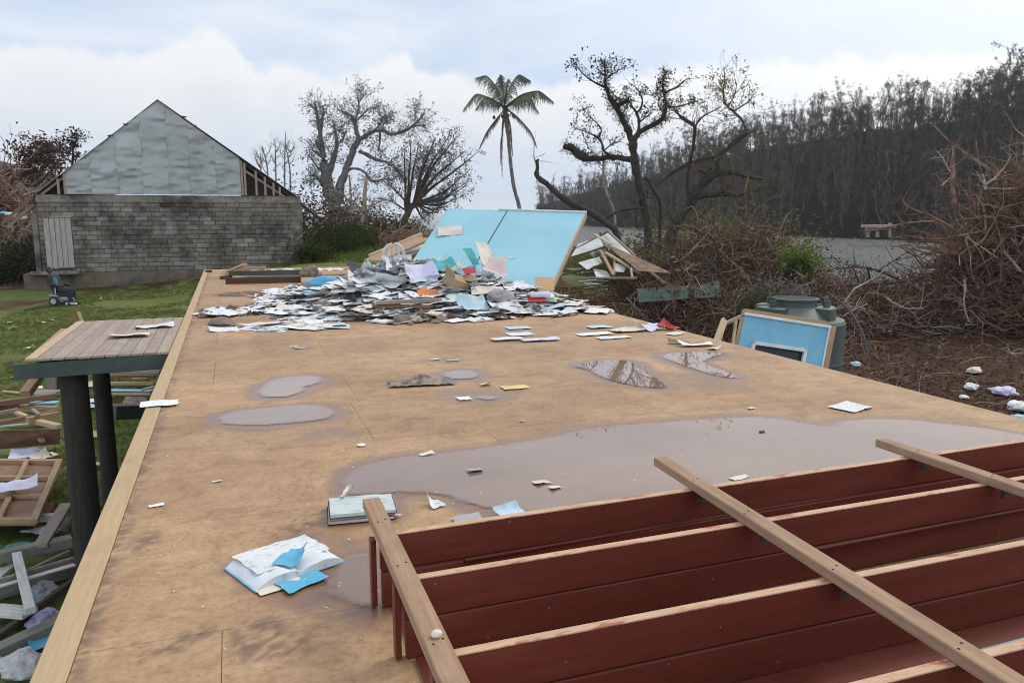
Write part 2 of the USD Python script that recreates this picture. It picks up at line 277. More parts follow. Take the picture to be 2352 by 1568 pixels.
# the wooded hill across the water
_hu = np.array([1236, 1300, 1400, 1500, 1650, 1800, 1950, 2150, 2352, 2700, 3200])
_hs = np.array([345, 325, 285, 250, 205, 175, 156, 138, 122, 112, 110])            # level distance of its shore
_hr = np.array([481, 466, 442, 415, 385, 352, 332, 316, 282, 255, 245])            # row of its bare ridge
def hill_point(u, v, wob=True):
    u, v = np.asarray(u, float), np.asarray(v, float)
    fs = np.interp(u, _hu, _hs); fr = fs + 52
    f = fs + (fr - fs) * v
    zr = CAM_H + (490 - np.interp(u, _hu, _hr)) / FOCAL * fr
    prof = np.where(v < 1, 1 - (1 - np.clip(v, 0, 1)) ** 1.5, 1 - .25 * (v - 1))
    z = -3.6 + (zr + 3.6) * prof
    s = (u - 1176) / FOCAL * f
    p = s[..., None] * RGT + f[..., None] * FH; p[..., 2] = z
    if wob: p[..., 2] += (meshkit.fbm(p * [.05, .05, 0], 4, 2) - .5) * 4 * np.clip(v * 2, 0, 1)
    return p
_uu, _vv = np.meshgrid(np.linspace(1236, 3200, 260), np.linspace(-.06, 2.2, 60), indexing='ij')
HILL = mottled('hill_soil', (.03, .021, .014), (.085, .06, .04), .25, rough=.95, bump=.5, bscale=1.5, coord='object')
obj('hill', (hill_point(_uu, _vv).reshape(-1, 3), grid(260, 60)), HILL, kind='structure', smooth=True)
def far_hill():
    u = np.linspace(-500, 130, 60); f = 210 + 0 * u
    top = np.interp(u, [-500, -120, 0, 25, 60, 130], [330, 360, 372, 385, 420, 500])
    a = np.array([P(x, 500, 205) for x in u]); b = np.array([P(x, t, 235) for x, t in zip(u, top)]); a[:, 2] = -4
    c = b + FH * 60 - [0, 0, 6]
    v = np.stack([a, a * .6 + b * .4 + [0, 0, 3], b, c], 1); v[:, 1:3, 2] += (meshkit.fbm(v[:, 1:3] * .09, 4, 5) - .5) * 5
    return v.reshape(-1, 3), grid(60, 4)
obj('far_hill', far_hill(), HILL, kind='structure', smooth=True)

# ------------------------------------------------------------------ the raised floor
DX0, DX1, DY1 = -.615, 5.83, 24.3
def zpoly(pts, it=2):
    """Pixel outline -> smooth outline on the floor plane."""
    a = np.array([onz(x, y)[:2] for x, y in pts])
    for _ in range(it): a = np.stack([.75 * a + .25 * np.roll(a, -1, 0), .25 * a + .75 * np.roll(a, -1, 0)], 1).reshape(-1, 2)
    return a
import shapely
from shapely.geometry import Polygon
PUD = dict(
 big=[(772, 1122), (800, 1085), (850, 1065), (960, 1045), (1080, 1035), (1200, 1015), (1290, 1000), (1350, 985), (1440, 975), (1560, 968), (1680, 958), (1760, 958), (1850, 972), (1900, 982), (1935, 966), (2000, 962), (2110, 965), (2180, 976), (2260, 982), (2352, 1000), (2480, 1016), (2500, 1040), (2352, 1062), (2100, 1095), (1700, 1152), (1400, 1186), (1290, 1190), (1201, 1176), (1116, 1170), (1072, 1157), (1015, 1138), (940, 1130), (845, 1139), (790, 1136)],
 mid_left=[(602, 884), (640, 868), (700, 862), (738, 866), (745, 876), (715, 886), (700, 888), (704, 896), (690, 904), (650, 913), (595, 913), (592, 897)],
 long_left=[(500, 957), (540, 944), (620, 936), (690, 929), (750, 932), (776, 946), (760, 962), (690, 971), (600, 978), (530, 977), (500, 971)],
 centre=[(1003, 859), (1040, 850), (1080, 850), (1112, 861), (1090, 870), (1040, 872)],
 right=[(1300, 840), (1390, 824), (1450, 828), (1480, 846), (1510, 868), (1545, 890), (1500, 893), (1420, 880), (1370, 864), (1350, 848)],
 far_right=[(1512, 816), (1560, 808), (1640, 808), (1672, 812), (1622, 826), (1617, 836), (1690, 860), (1700, 870), (1660, 868), (1590, 848), (1530, 826)],
 far_left=[(488, 677), (560, 668), (625, 670), (605, 679), (520, 681)],
 tiny=[(1080, 913), (1115, 908), (1150, 911), (1140, 918), (1100, 919)],
 by_book=[(770, 1290), (800, 1275), (862, 1268), (872, 1330), (868, 1402), (800, 1388), (745, 1362), (760, 1320)])
PUD = {k: Polygon(zpoly(v)).buffer(0) for k, v in PUD.items()}
WETZ = [Polygon(zpoly(p)).buffer(0) for p in (
 [(535, 1300), (560, 1350), (640, 1382), (760, 1415), (860, 1440), (880, 1330), (850, 1250), (740, 1235), (680, 1222), (640, 1232), (570, 1275)],
 [(745, 1190), (770, 1150), (850, 1120), (905, 1120), (915, 1190), (870, 1205), (760, 1205)], [(960, 828), (1000, 822), (1055, 824), (1040, 834), (975, 834)], [(1000, 905), (1070, 890), (1205, 892), (1130, 925), (1030, 922)],
 [(690, 985), (735, 985), (745, 1010), (700, 1012)], [(755, 980), (785, 985), (795, 1002), (770, 1002)], [(1530, 870), (1600, 890), (1720, 900), (1700, 880), (1600, 850)])]
GRIME = [Polygon(zpoly(p)).buffer(0) for p in ([(330, 1500), (430, 1462), (470, 1440), (480, 1465), (420, 1500), (350, 1520)], [(545, 1440), (600, 1425), (640, 1430), (650, 1500), (590, 1520), (550, 1490)], [(655, 1470), (690, 1450), (700, 1500), (660, 1510)], [(620, 1220), (700, 1205), (715, 1235), (640, 1240)], [(315, 1245), (345, 1222), (352, 1240), (325, 1258)], [(670, 1190), (760, 1175), (780, 1190), (700, 1215)])]
def smooth01(x, a, b): t = np.clip((x - a) / (b - a), 0, 1); return t * t * (3 - 2 * t)
def floor_attrs(v):
    pts = shapely.points(v[:, 0], v[:, 1]); p3 = v * [1, 1, 0]
    nz = (meshkit.fbm(p3 * 5, 4, 1) - .5)
    w = np.zeros(len(v))
    for p in PUD.values():
        d = shapely.distance(p, pts); near = d < 1.5
        w[near] = np.maximum(w[near], smooth01(d[near] + nz[near] * .16, .17, .03))
    for p in WETZ:
        d = shapely.distance(p, pts); w = np.maximum(w, .75 * smooth01(d + nz * .22, .10, -.03))
    g = np.zeros(len(v)); n2 = meshkit.fbm(p3 * 28, 3, 8)
    for p in GRIME:
        d = shapely.distance(p, pts); g = np.maximum(g, smooth01(d, .10, -.05) * smooth01(n2, .42, .62))
    edge = smooth01(np.abs(v[:, 0] - DX0), .10, .0) * smooth01(n2, .35, .6)
    return w, np.maximum(g, edge * .8)
PLY = mat('plywood', {'tc': ('texture_coordinate', {}), 'oi': ('object_info', {}), 'mp': ('mapping', {'scale': (1.6, 7.0, 1.0)}), 'n': ('noise_texture', {'scale': 1.3, 'detail': 7.0, 'roughness': .62, 'distortion': .6}), 'nb': ('noise_texture', {'scale': .75, 'detail': 5.0, 'roughness': .6}), 'nf': ('noise_texture', {'scale': 30.0, 'detail': 4.0, 'roughness': .7}),
    'r': ('rgb_ramp', {'ramp': [(.25, (.385, .236, .120)), (.5, (.435, .274, .146)), (.75, (.48, .315, .178))]}), 'rb': ('rgb_ramp', {'ramp': [(.40, (0, 0, 0)), (.66, (.72, .72, .72))]}), 'mb': ('mix', {'color2': (.27, .150, .080)}), 'rf': ('rgb_ramp', {'ramp': [(.25, (.70, .67, .62)), (.55, (1, 1, 1)), (.8, (1.08, 1.09, 1.12))]}), 'n5': ('noise_texture', {'scale': 4.5, 'detail': 9.0, 'roughness': .72, 'distortion': .8}), 'r5': ('rgb_ramp', {'ramp': [(.33, (.70, .64, .58)), (.52, (1, 1, 1)), (.72, (1.10, 1.12, 1.16))]}), 'm5': ('mix', {'mix_type': 'multiply', 'fac': .8}), 'mps': ('mapping', {'scale': (1.0, 16.0, 1.0)}), 'n6': ('noise_texture', {'scale': 2.6, 'detail': 7.0, 'roughness': .7}), 'r6': ('rgb_ramp', {'ramp': [(.60, (0, 0, 0)), (.70, (.5, .5, .5))]}), 'm6': ('mix', {'color2': (.17, .10, .06)}), 'mf': ('mix', {'mix_type': 'multiply', 'fac': 1.0}),
    'sp': ('voronoi_texture', {'scale': 26.0}), 'spr': ('rgb_ramp', {'ramp': [(.10, (.95, .95, .95)), (.17, (0, 0, 0))]}), 'spn': ('noise_texture', {'scale': 1.7, 'detail': 3.0}), 'spm': ('rgb_ramp', {'ramp': [(.46, (0, 0, 0)), (.62, (.9, .9, .9))]}), 'spx': ('mix', {'mix_type': 'multiply', 'fac': 1.0}), 'ms': ('mix', {'color2': (.075, .045, .03)}),
    'st': ('hsv', {'saturation': 1.0}), 'sv': ('math', {'math_type': 'multiply_add', 'value2': .16, 'value3': .92}), 'w': ('attribute', {'attribute': 'wet'}), 'gm': ('attribute', {'attribute': 'grime'}), 'mw': ('mix', {'color2': (.20, .108, .066)}), 'mg': ('mix', {'color2': (.10, .066, .05)}), 'gk': ('math', {'math_type': 'multiply', 'value2': .92}),
    'ro': ('map_range', {'to_min': .62, 'to_max': .20}), 'b': ('bump', {'strength': .25, 'distance': .006}), 'p': ('principled_bsdf', {'specular_ior_level': .4})},
    [('tc.object', 'mp.vector'), ('mp.vector', 'n.vector'), ('tc.object', 'nb.vector'), ('tc.object', 'nf.vector'), ('n.fac', 'r.fac'), ('nb.fac', 'rb.fac'), ('r.color', 'mb.color1'), ('rb.color', 'mb.fac'), ('mb.color', 'm5.color1'), ('tc.object', 'n5.vector'), ('n5.fac', 'r5.fac'), ('r5.color', 'm5.color2'), ('tc.object', 'mps.vector'), ('mps.vector', 'n6.vector'), ('n6.fac', 'r6.fac'), ('r6.color', 'm6.fac'), ('m5.color', 'm6.color1'), ('m6.color', 'mf.color1'), ('nf.fac', 'rf.fac'), ('rf.color', 'mf.color2'),
     ('tc.object', 'sp.vector'), ('sp.distance', 'spr.fac'), ('tc.object', 'spn.vector'), ('spn.fac', 'spm.fac'), ('spr.color', 'spx.color1'), ('spm.color', 'spx.color2'), ('mf.color', 'ms.color1'), ('spx.color', 'ms.fac'), ('oi.random', 'sv.value1'), ('sv.value', 'st.value'), ('ms.color', 'st.color'),
     ('st.color', 'mw.color1'), ('w.fac', 'mw.fac'), ('mw.color', 'mg.color1'), ('gm.fac', 'gk.value1'), ('gk.value', 'mg.fac'), ('mg.color', 'p.base_color'), ('w.fac', 'ro.value'), ('ro.result', 'p.roughness'), ('nf.fac', 'b.height'), ('b.normal', 'p.normal')])
deck = thing('floor', kind='structure')
def ply_sheet(x0, x1, y0, y1, res):
    g = .0013; x0, x1, y0, y1 = x0 + g, x1 - g, y0 + g, y1 - g
    nx, ny = max(3, int((x1 - x0) / res) + 1), max(3, int((y1 - y0) / res) + 1)
    X, Y = np.meshgrid(np.linspace(x0, x1, nx), np.linspace(y0, y1, ny), indexing='ij')
    v = np.stack([X.ravel(), Y.ravel(), np.zeros(X.size)], 1)
    v[:, 2] = (meshkit.fbm(v * .9, 2, 4) - .5) * .004 - .002
    ring = np.r_[np.arange(ny), np.arange(1, nx) * ny + ny - 1, (nx - 1) * ny + np.arange(ny - 2, -1, -1), np.arange(nx - 2, 0, -1) * ny]
    low = v[ring] - [0, 0, .018]; a = ring; b = np.roll(ring, -1); c = len(v) + np.arange(len(ring)); d = np.roll(c, -1)
    return np.vstack([v, low]), np.vstack([grid(nx, ny), np.stack([a, b, d, c], 1)])
_off = {6: .9, 5: 1.73, 4: 1.48, 3: -.11, 2: .9, 1: 1.73}
k, y0 = 0, -.55
while y0 < DY1 - .05:
    y1 = min(y0 + 1.2, DY1); k += 1
    o = _off.get(k, (.98 if k % 2 else 2.18) + .0); xs = [DX0] + [x for x in np.arange(o - 4.8, 12, 2.4) if DX0 + .2 < x < DX1 - .1] + [DX1]
    res = .025 if y1 < 6 else (.04 if y1 < 12 else .08)
    for a, b in zip(xs[:-1], xs[1:]):
        v, f = ply_sheet(a, b, y0, y1, res); w, g = floor_attrs(v)
        obj('plywood_sheet', (v, f), PLY, deck, attrs={'wet': w, 'grime': g})
    y0 = y1
y0 = -.4
for L in (2.2, 1.05, 3.4, 3.6, 3.6, 3.6, 3.6, 3.65):
    m, M = beam((-.676, y0 + .002, -.014), (-.676, y0 + L - .002, -.014), .117, .04, b=.004); obj('edge_board', m, W_EDGE, deck, M=M); y0 += L
for x in (-.66, 5.76):
    m, M = beam((x, -.4, -.16), (x, DY1, -.16), .05, .24, b=.003); obj('rim_joist', m, W_DARK, deck, M=M)
for i, y in enumerate(np.arange(.2, DY1, 1.2)):
    m, M = beam((-.63, y, -.135), (5.73, y, -.135), .05, .22, b=0.002); obj('floor_joist', m, UNDER, deck, M=M)
for x in (-.35, 2.6, 5.3):
    m, M = beam((x, -.3, -.36), (x, DY1 - .2, -.36), .15, .22, b=0.002); obj('bearer', m, UNDER, deck, M=M)
    for y in (5.2, 8.2, 11.6, 15., 18.4, 21.8):
        z = gz((x, y)) - .3; obj('floor_post', tube([(x, y, z), (x, y, -.47)], [.14, .13], 14), POSTM, deck, smooth=40)
PUDM = mat('puddle', {'g': ('geometry', {}), 'n': ('noise_texture', {'scale': 1.1, 'detail': 4.0}), 'r': ('rgb_ramp', {'ramp': [(.3, (.175, .110, .078)), (.7, (.24, .162, .120))]}), 'nb': ('noise_texture', {'scale': 2.0, 'detail': 2.0}), 'b': ('bump', {'strength': .02, 'distance': .02}), 'p': ('principled_bsdf', {'roughness': .01, 'ior': 1.62}),
            'a': ('attribute', {'attribute': 'depth'}), 'ne': ('noise_texture', {'scale': 9.0, 'detail': 5.0, 'roughness': .65}), 'nm': ('math', {'math_type': 'multiply_add', 'value2': .10, 'value3': -.05}), 'ad': ('math', {'math_type': 'add'}), 'ss': ('map_range', {'range_type': 'smoothstep', 'from_min': -.012, 'from_max': .05, 'clamp': True}), 'tr': ('transparent_bsdf', {}), 'mx': ('mix_closure', {})},
           [('g.position', 'n.vector'), ('n.fac', 'r.fac'), ('r.color', 'p.base_color'), ('g.position', 'nb.vector'), ('nb.fac', 'b.height'), ('b.normal', 'p.normal'), ('g.position', 'ne.vector'), ('ne.fac', 'nm.value1'), ('a.fac', 'ad.value1'), ('nm.value', 'ad.value2'), ('ad.value', 'ss.value'), ('ss.result', 'mx.fac'), ('tr.BSDF', 'mx.closure1'), ('p.BSDF', 'mx.closure2')], surface='mx.closure')
_pl = dict(big='wide rain puddle reaching under the red joist frame', mid_left='rounded rain puddle above the long one on the plywood', long_left='long narrow rain puddle left of centre on the plywood', centre='small oval rain puddle beside the crumpled grey rag', right='rain puddle with brown leaf dirt right of the yellow paper', far_right='hooked rain puddle by the folded paper at the deck edge', far_left='thin dark puddle at far left before the timber pile', tiny='tiny rain puddle under the yellow paper', by_book='shallow brown puddle between the open book and the red frame')
for k, p in PUD.items():
    x0_, y0_, x1_, y1_ = p.buffer(.08).bounds; y1_ = min(y1_, DY1); x1_ = min(x1_, DX1 - .01); h_ = .03 if y0_ < 8 else .05
    nx_, ny_ = int((x1_ - x0_) / h_) + 2, int((y1_ - y0_) / h_) + 2; X, Y = np.meshgrid(np.linspace(x0_, x1_, nx_), np.linspace(y0_, y1_, ny_), indexing='ij'); v = np.stack([X.ravel(), Y.ravel(), np.full(X.size, .003)], 1); q = shapely.points(v[:, 0], v[:, 1])
    dp = np.where(shapely.contains(p, q), shapely.distance(p.exterior, q), -shapely.distance(p, q)); F = grid(nx_, ny_); F = F[(dp[F] > -.07).all(1)]
    used_ = np.unique(F); re_ = np.zeros(len(v), int); re_[used_] = np.arange(len(used_)); obj('puddle', (v[used_], re_[F]), PUDM, label=_pl[k], cat='puddle', attrs={'depth': dp[used_]})

# ------------------------------------------------------------------ the block building
BY = P(380, 490, 33.0)[1]                                    # the front wall stands square to the floor's long axis
bk = (P(380, 0, 33.0)[2] - P(380, 1000, 33.0)[2]) / 1000
def colx(px): d = ray(px, 490); return d[0] / d[1] * BY
def bl(px, d, py): return np.array([colx(px), BY + d, CAM_H + (490 - py) * bk])
def bbox(px0, px1, d0, d1, py0, py1, b=.01):
    """A box of the building in its own axes, from view columns and rows at its front plane and depths behind it."""
    s0, s1 = colx(px0), colx(px1); z1, z0 = CAM_H + (490 - py0) * bk, CAM_H + (490 - py1) * bk
    return box(s1 - s0, d1 - d0, z1 - z0, b, ((s0 + s1) / 2, BY + (d0 + d1) / 2, (z0 + z1) / 2))
def blockmat(name, a, b):
    return mat(name, {'g': ('geometry', {}), 'oi': ('object_info', {}), 'n': ('noise_texture', {'scale': 2.2, 'detail': 6.0, 'roughness': .65}), 'n2': ('noise_texture', {'scale': .75, 'detail': 9.0, 'roughness': .74}), 'n3': ('noise_texture', {'scale': 14.0, 'detail': 4.0}), 'r': ('rgb_ramp', {'ramp': [(.3, a), (.7, b)]}),
        'sv': ('math', {'math_type': 'multiply_add', 'value2': .30, 'value3': .72}), 'h': ('hsv', {}), 'r2': ('rgb_ramp', {'ramp': [(.46, (0, 0, 0)), (.60, (.85, .85, .85))]}), 'm': ('mix', {'color2': (.042, .039, .034)}), 'r3': ('rgb_ramp', {'ramp': [(.52, (0, 0, 0)), (.66, (.5, .5, .5))]}), 'm2': ('mix', {'color2': (.13, .13, .075)}), 'n4': ('noise_texture', {'scale': .8, 'detail': 4.0}), 'b': ('bump', {'strength': .5, 'distance': .012}), 'p': ('principled_bsdf', {'roughness': .92, 'specular_ior_level': .2})},
        [('g.position', 'n.vector'), ('g.position', 'n2.vector'), ('g.position', 'n3.vector'), ('g.position', 'n4.vector'), ('n.fac', 'r.fac'), ('oi.random', 'sv.value1'), ('sv.value', 'h.value'), ('r.color', 'h.color'), ('n2.fac', 'r2.fac'), ('h.color', 'm.color1'), ('r2.color', 'm.fac'), ('n4.fac', 'r3.fac'), ('r3.color', 'm2.fac'), ('m.color', 'm2.color1'), ('m2.color', 'p.base_color'), ('n3.fac', 'b.height'), ('b.normal', 'p.normal')])
BLOCKS = [blockmat('block_grey', (.165, .145, .122), (.29, .26, .225)), blockmat('block_brown', (.14, .118, .098), (.25, .21, .175)), blockmat('block_pale', (.20, .185, .165), (.32, .30, .28))]
BEAMC = blockmat('ring_beam', (.23, .20, .17), (.34, .30, .26)); CORE = blockmat('mortar', (.115, .10, .086), (.19, .17, .148)); PLINTH = blockmat('plinth', (.11, .078, .062), (.20, .15, .125))
METAL = mat('gable_metal', {'g': ('geometry', {}), 'oi': ('object_info', {}), 'n': ('noise_texture', {'scale': 1.2, 'detail': 5.0}), 'r': ('rgb_ramp', {'ramp': [(.3, (.29, .305, .295)), (.7, (.405, .42, .41))]}), 'sv': ('math', {'math_type': 'multiply_add', 'value2': .16, 'value3': .90}), 'h': ('hsv', {}), 'p': ('principled_bsdf', {'roughness': .42, 'metallic': .55})},
            [('g.position', 'n.vector'), ('n.fac', 'r.fac'), ('oi.random', 'sv.value1'), ('sv.value', 'h.value'), ('r.color', 'h.color'), ('h.color', 'p.base_color')])
ROOFM = mottled('roof_metal_old', (.10, .095, .088), (.22, .21, .20), 1.5, rough=.6)
REDWALL = mottled('red_brown_board', (.055, .025, .018), (.10, .048, .035), 2, rough=.8)
rng = np.random.default_rng(7)
hall = thing('block_building', 'grey concrete block hall with dented metal gable and pale plank door', 'building', (colx(380), BY, -.7))
obj('wall', bbox(86, 691.5, .03, .16, 466, 622), CORE, hall)
obj('ring_beam', bbox(84, 692, -.02, .18, 449, 466, .02), BEAMC, hall)
rows, nb, rest = 15, 0, []
for r in range(rows - 1, -1, -1):
    py1 = 622 - r * 156 / rows; py0 = py1 - 156 / rows
    x = 86 - (13.2 if r % 2 else 0) - rng.uniform(0, 3)
    while x < 691:
        st = 29.5 + rng.uniform(-2, 2); a, b = max(x, 86), min(x + st, 691.5); x += st
        if py1 > 503 and b > 97 and a < 161:                       # the doorway
            for c, d in ((a, min(b, 97)), (max(a, 161), b)):
                if d - c > 4: obj('block', bbox(c + .3, d - .3, rng.uniform(-.012, .006), .06, py0 + .35, py1 - .35, .012), BLOCKS[rng.integers(3)], hall)
            continue
        if b - a < 4 or (368 < a + 8 < 398 and r == rows - 1): continue                          # the dark vent
        if nb >= 300: rest.append(bbox(a + .3, b - .3, rng.uniform(-.012, .006), .06, py0 + .3, py1 - .3, .010)); continue
        nb += 1; obj('block', bbox(a + .3, b - .3, rng.uniform(-.020, .010), .06, py0 + rng.uniform(.1, .5), py1 - rng.uniform(.1, .45), .014), BLOCKS[rng.integers(3)], hall)
if rest: obj('block', join(*rest), BLOCKS[1], hall, kind='stuff', label='lowest courses of darker blocks')
obj('vent', bbox(368, 392, -.03, .08, 465.5, 474.5, .005), POSTM, hall)
DOORW = timber('door_wood', (.26, .235, .215), (.44, .41, .385), dirt=(.15, .12, .10))
door = obj('door', bbox(97, 161, .02, .06, 499, 613), W_DARK, hall)
for i in range(5):
    a = 98 + i * 12.4
    m, M = beam(bl(a + 6.2, .0, 612.5 if i < 2 else 611), bl(a + 6.2, 0, 500), .215, .03, up=(0, -1, 0), b=.004); obj('plank', m, DOORW, door, M=M)
obj('lintel', bbox(95, 163, -.03, .05, 495.5, 499.5), BEAMC, hall)
obj('side_wall', bbox(70, 86, .0, 2.0, 489, 624, .05), BLOCKS[1], hall); obj('corner_pier', bbox(668, 694, .0, .3, 470, 622, .05), BLOCKS[0], hall)
obj('back_wall', bbox(90, 688, .2, 12, 452, 640, .05), CORE, hall)
obj('plinth', bbox(40, 694, -.10, .5, 622, 675, .04), PLINTH, hall); obj('step', bbox(60, 175, -.45, -.1, 617, 625, .03), BLOCKS[2], hall)
def gable_row(px): return 237 + (380 - px) * .722 if px < 380 else 237 + (px - 380) * .703
seams = [158, 217, 278, 335, 393, 444, 501, 556]
for i, (a, b) in enumerate(zip(seams[:-1], seams[1:])):
    nx, nz = 16, 60; u = np.linspace(a - .8, b + .6, nx); V = []
    for x in u:
        t = gable_row(x) + .5
        for w in np.linspace(0, 1, nz):
            y = 447.5 + (t - 447.5) * w
            q = np.array([x * .016, y * .045, i * 3.1])
            dent = (meshkit.fbm(q * [1, 1, 1], 3, 4) - .5) * .16 + (meshkit.noise(q * [2.2, 2.8, 1], 9) - .5) * .06
            V.append(bl(x, -.05 + dent - .006 * (i % 2), y))
    obj('metal_sheet', (np.array(V), grid(nx, nz)), METAL, hall, smooth=True)
def roof_side(sgn):
    """Corrugated roof plane running back from the gable."""
    nx, ny = 2, 90; e0, e1 = (380, 78) if sgn < 0 else (380, 688); V = []
    for d in np.linspace(-.09, 12.3, ny):
        for w in (0, 1):
            x = e0 + (e1 - e0) * w; p = bl(x, d, gable_row(x) - 1.5); p[2] += .02 * math.sin(d * 26); V.append(p)
    f = grid(ny, 2); v = np.array(V); return np.vstack([v, v - [0, 0, .02]]), np.vstack([f, f[:, ::-1] + len(v)])
for s in (-1, 1): obj('roof', roof_side(s), ROOFM, hall)
def bbeam(p, q, w, h, m, name='rafter', par=hall):
    mm, M = beam(bl(*p), bl(*q), w, h, b=.004); return obj(name, mm, m, par, M=M)
for d in (.14, .7, 1.5): bbeam((384, d, 246), (690, d, gable_row(690) + 7), .05, .12, W_DARK); bbeam((376, d, 246), (70, d, gable_row(70) + 7), .05, .12, W_DARK)
bbeam((556, .04, 382), (668, .04, 459), .05, .09, W_GREY); bbeam((158, .04, 408), (90, .04, 455), .05, .09, W_GREY)
for x in (560, 567, 592, 612, 631, 645): bbeam((x, -.03, 448), (x, -.03, gable_row(x) + 4), .06, .09, W_GREY, 'stud')
for x in (140, 155): bbeam((x, -.03, 448), (x, -.03, gable_row(x) + 4), .07, .09, W_GREY, 'stud')
obj('inner_wall', (np.array([bl(86, .45, 450), bl(158, .45, 450), bl(158, .45, 402), bl(86, .45, 448)]), np.array([[0, 1, 2, 3]])), REDWALL, hall)
obj('inner_wall', (np.array([bl(556, .45, 450), bl(668, .45, 450), bl(660, .45, 440), bl(556, .45, 374)]), np.array([[0, 1, 2, 3]])), REDWALL, hall)
for i, (a, b, c, d) in enumerate([(96, 440, 0, 512), (90, 455, 2, 522), (92, 470, 20, 520), (86, 482, 30, 524), (96, 448, -20, 508)]): bbeam((a, .3 + i * .5, b), (c, .1 + i * .6, d), .09, .12, W_GREY if i % 2 else W_BROWN)
bbeam((668, .3, 446), (735, .6, 500), .5, .04, ROOFM, 'roof_edge_strip'); bbeam((660, 1.5, 444), (722, 1.5, 486), .4, .04, ROOFM, 'roof_edge_strip')
for x, dx in ((262, 6), (432, 5), (462, -5), (300, 4)): bbeam((x, -.1, gable_row(x) - 2), (x + dx + 6, -.1, gable_row(x) - (5 if x in (262, 462) else 1)), .1, .05, W_DARK, 'loose_batten')
for x, y0 in ((285, 667), (318, 672), (361, 668)):
    mm, M = beam(P(x, y0 - 8, 31.6), P(x, y0 + 7, 31.6), .14, .12); obj('footing_post', mm, W_DARK, label=f"short dark post stub under the block hall, {['nearest the wheelchair user', 'the middle one of three', 'nearest the plywood floor'][(285, 318, 361).index(x)]}", cat='post', M=M, group='post stubs in front of the block hall')

# ------------------------------------------------------------------ trees: growing helpers
def sprout(S, D, L, r, rng, K=5, wander=.35, up=.1, taper=.35):
    """Wandering twigs from the points S in the directions D; returns (points, radii)."""
    S, D = np.asarray(S, float), np.asarray(D, float); N = len(S)
    L = np.broadcast_to(np.asarray(L, float), N); r = np.broadcast_to(np.asarray(r, float), N)
    Pt = np.zeros((N, K, 3)); Pt[:, 0] = S; d = D / np.maximum(np.linalg.norm(D, axis=1, keepdims=True), 1e-9)
    for k in range(1, K):
        d = d + rng.normal(0, wander, (N, 3)) + [0, 0, up]; d /= np.linalg.norm(d, axis=1, keepdims=True)
        Pt[:, k] = Pt[:, k - 1] + d * (L / (K - 1))[:, None]
    return Pt, r[:, None] * np.linspace(1, taper, K)[None]
def along(pts, rad, n, rng, lo=0., hi=1.):
    """n random points on a polyline: (points, tangents, radii)."""
    pts = np.asarray(pts, float); seg = np.linalg.norm(np.diff(pts, axis=0), axis=1); c = np.r_[0, np.cumsum(seg)]; t = rng.uniform(lo, hi, n) * c[-1]
    p = np.stack([np.interp(t, c, pts[:, a]) for a in range(3)], 1); i = np.clip(np.searchsorted(c, t) - 1, 0, len(seg) - 1)
    return p, (np.diff(pts, axis=0) / np.maximum(seg, 1e-9)[:, None])[i], np.interp(t, c, rad)
def perp(T, rng):
    d = rng.normal(size=T.shape); return d - T * np.sum(d * T, 1, keepdims=True)
class Skeleton:
    """Limbs drawn as polylines (column, row, radius) at a level distance, each leaving its parent at the same depth and drifting in depth by itself."""
    def __init__(s, f, conv, seed, depth=.12): s.f, s.conv, s.rng, s.depth, s.pts, s.limbs = f, conv, np.random.default_rng(seed), depth, [], []
    def limb(s, *pp):
        q = np.array([(*s.conv[0](x, y), r * s.conv[1]) for x, y, r in pp], float)
        df0 = 0.0
        if s.pts:
            a = np.array(s.pts); df0 = a[np.argmin((a[:, 0] - q[0, 0]) ** 2 + (a[:, 1] - q[0, 1]) ** 2), 2]
        L = np.linalg.norm(np.diff(q[:, :2], axis=0), axis=1).sum() * px_m(s.f)
        end = s.rng.normal(0, s.depth * 2.2) * L if s.pts else 0
        dfs = df0 + end * np.linspace(0, 1, len(q))
        s.pts += [(x, y, d) for (x, y, _), d in zip(q, dfs)]
        p = np.array([P(x, y, s.f + d) for (x, y, _), d in zip(q, dfs)]); r = np.maximum(q[:, 2] * px_m(s.f), .012)
        s.limbs.append((p, r)); return s
def zoom(x0, y0, k): return (lambda x, y: ((x0 + x / k) / 1.63265, (y0 + y / k) / 1.63265)), 1 / k / 1.63265
BARK_DARK = mottled('bark_dark', (.020, .015, .011), (.060, .046, .034), 3, rough=.95, bump=.6, bscale=14)
BARK_GREY = mottled('bark_grey', (.11, .10, .09), (.21, .195, .18), 2, rough=.95, bump=.5, bscale=9)
BARK_PALE = mottled('bark_pale', (.22, .165, .12), (.40, .32, .25), 3, rough=.9, bump=.4, bscale=12)
BARK_RED = mottled('bark_red_brown', (.10, .050, .032), (.29, .165, .105), 4, rough=.9, bump=.4, bscale=14)
BARK_BROWN = mottled('bark_brown', (.045, .030, .021), (.12, .083, .06), 3, rough=.9, bump=.4, bscale=14)
TWIG_GREY = mottled('twig_grey', (.13, .12, .11), (.24, .225, .21), 3, rough=.95)
TWIG_DARK = mottled('twig_dark', (.020, .015, .012), (.055, .042, .032), 3, rough=.95)
TWIG_BROWN = mottled('twig_brown', (.062, .033, .022), (.20, .118, .076), 1.3, rough=.95)
TWIG_LIGHT = mottled('twig_light', (.18, .125, .09), (.40, .31, .235), 2, rough=.95)
LEAF_DARK = leafmat('leaf_dark', (.016, .022, .010), (.050, .060, .026)); LEAF_GREY = leafmat('leaf_grey', (.15, .15, .135), (.27, .27, .24), 1.5, .45)
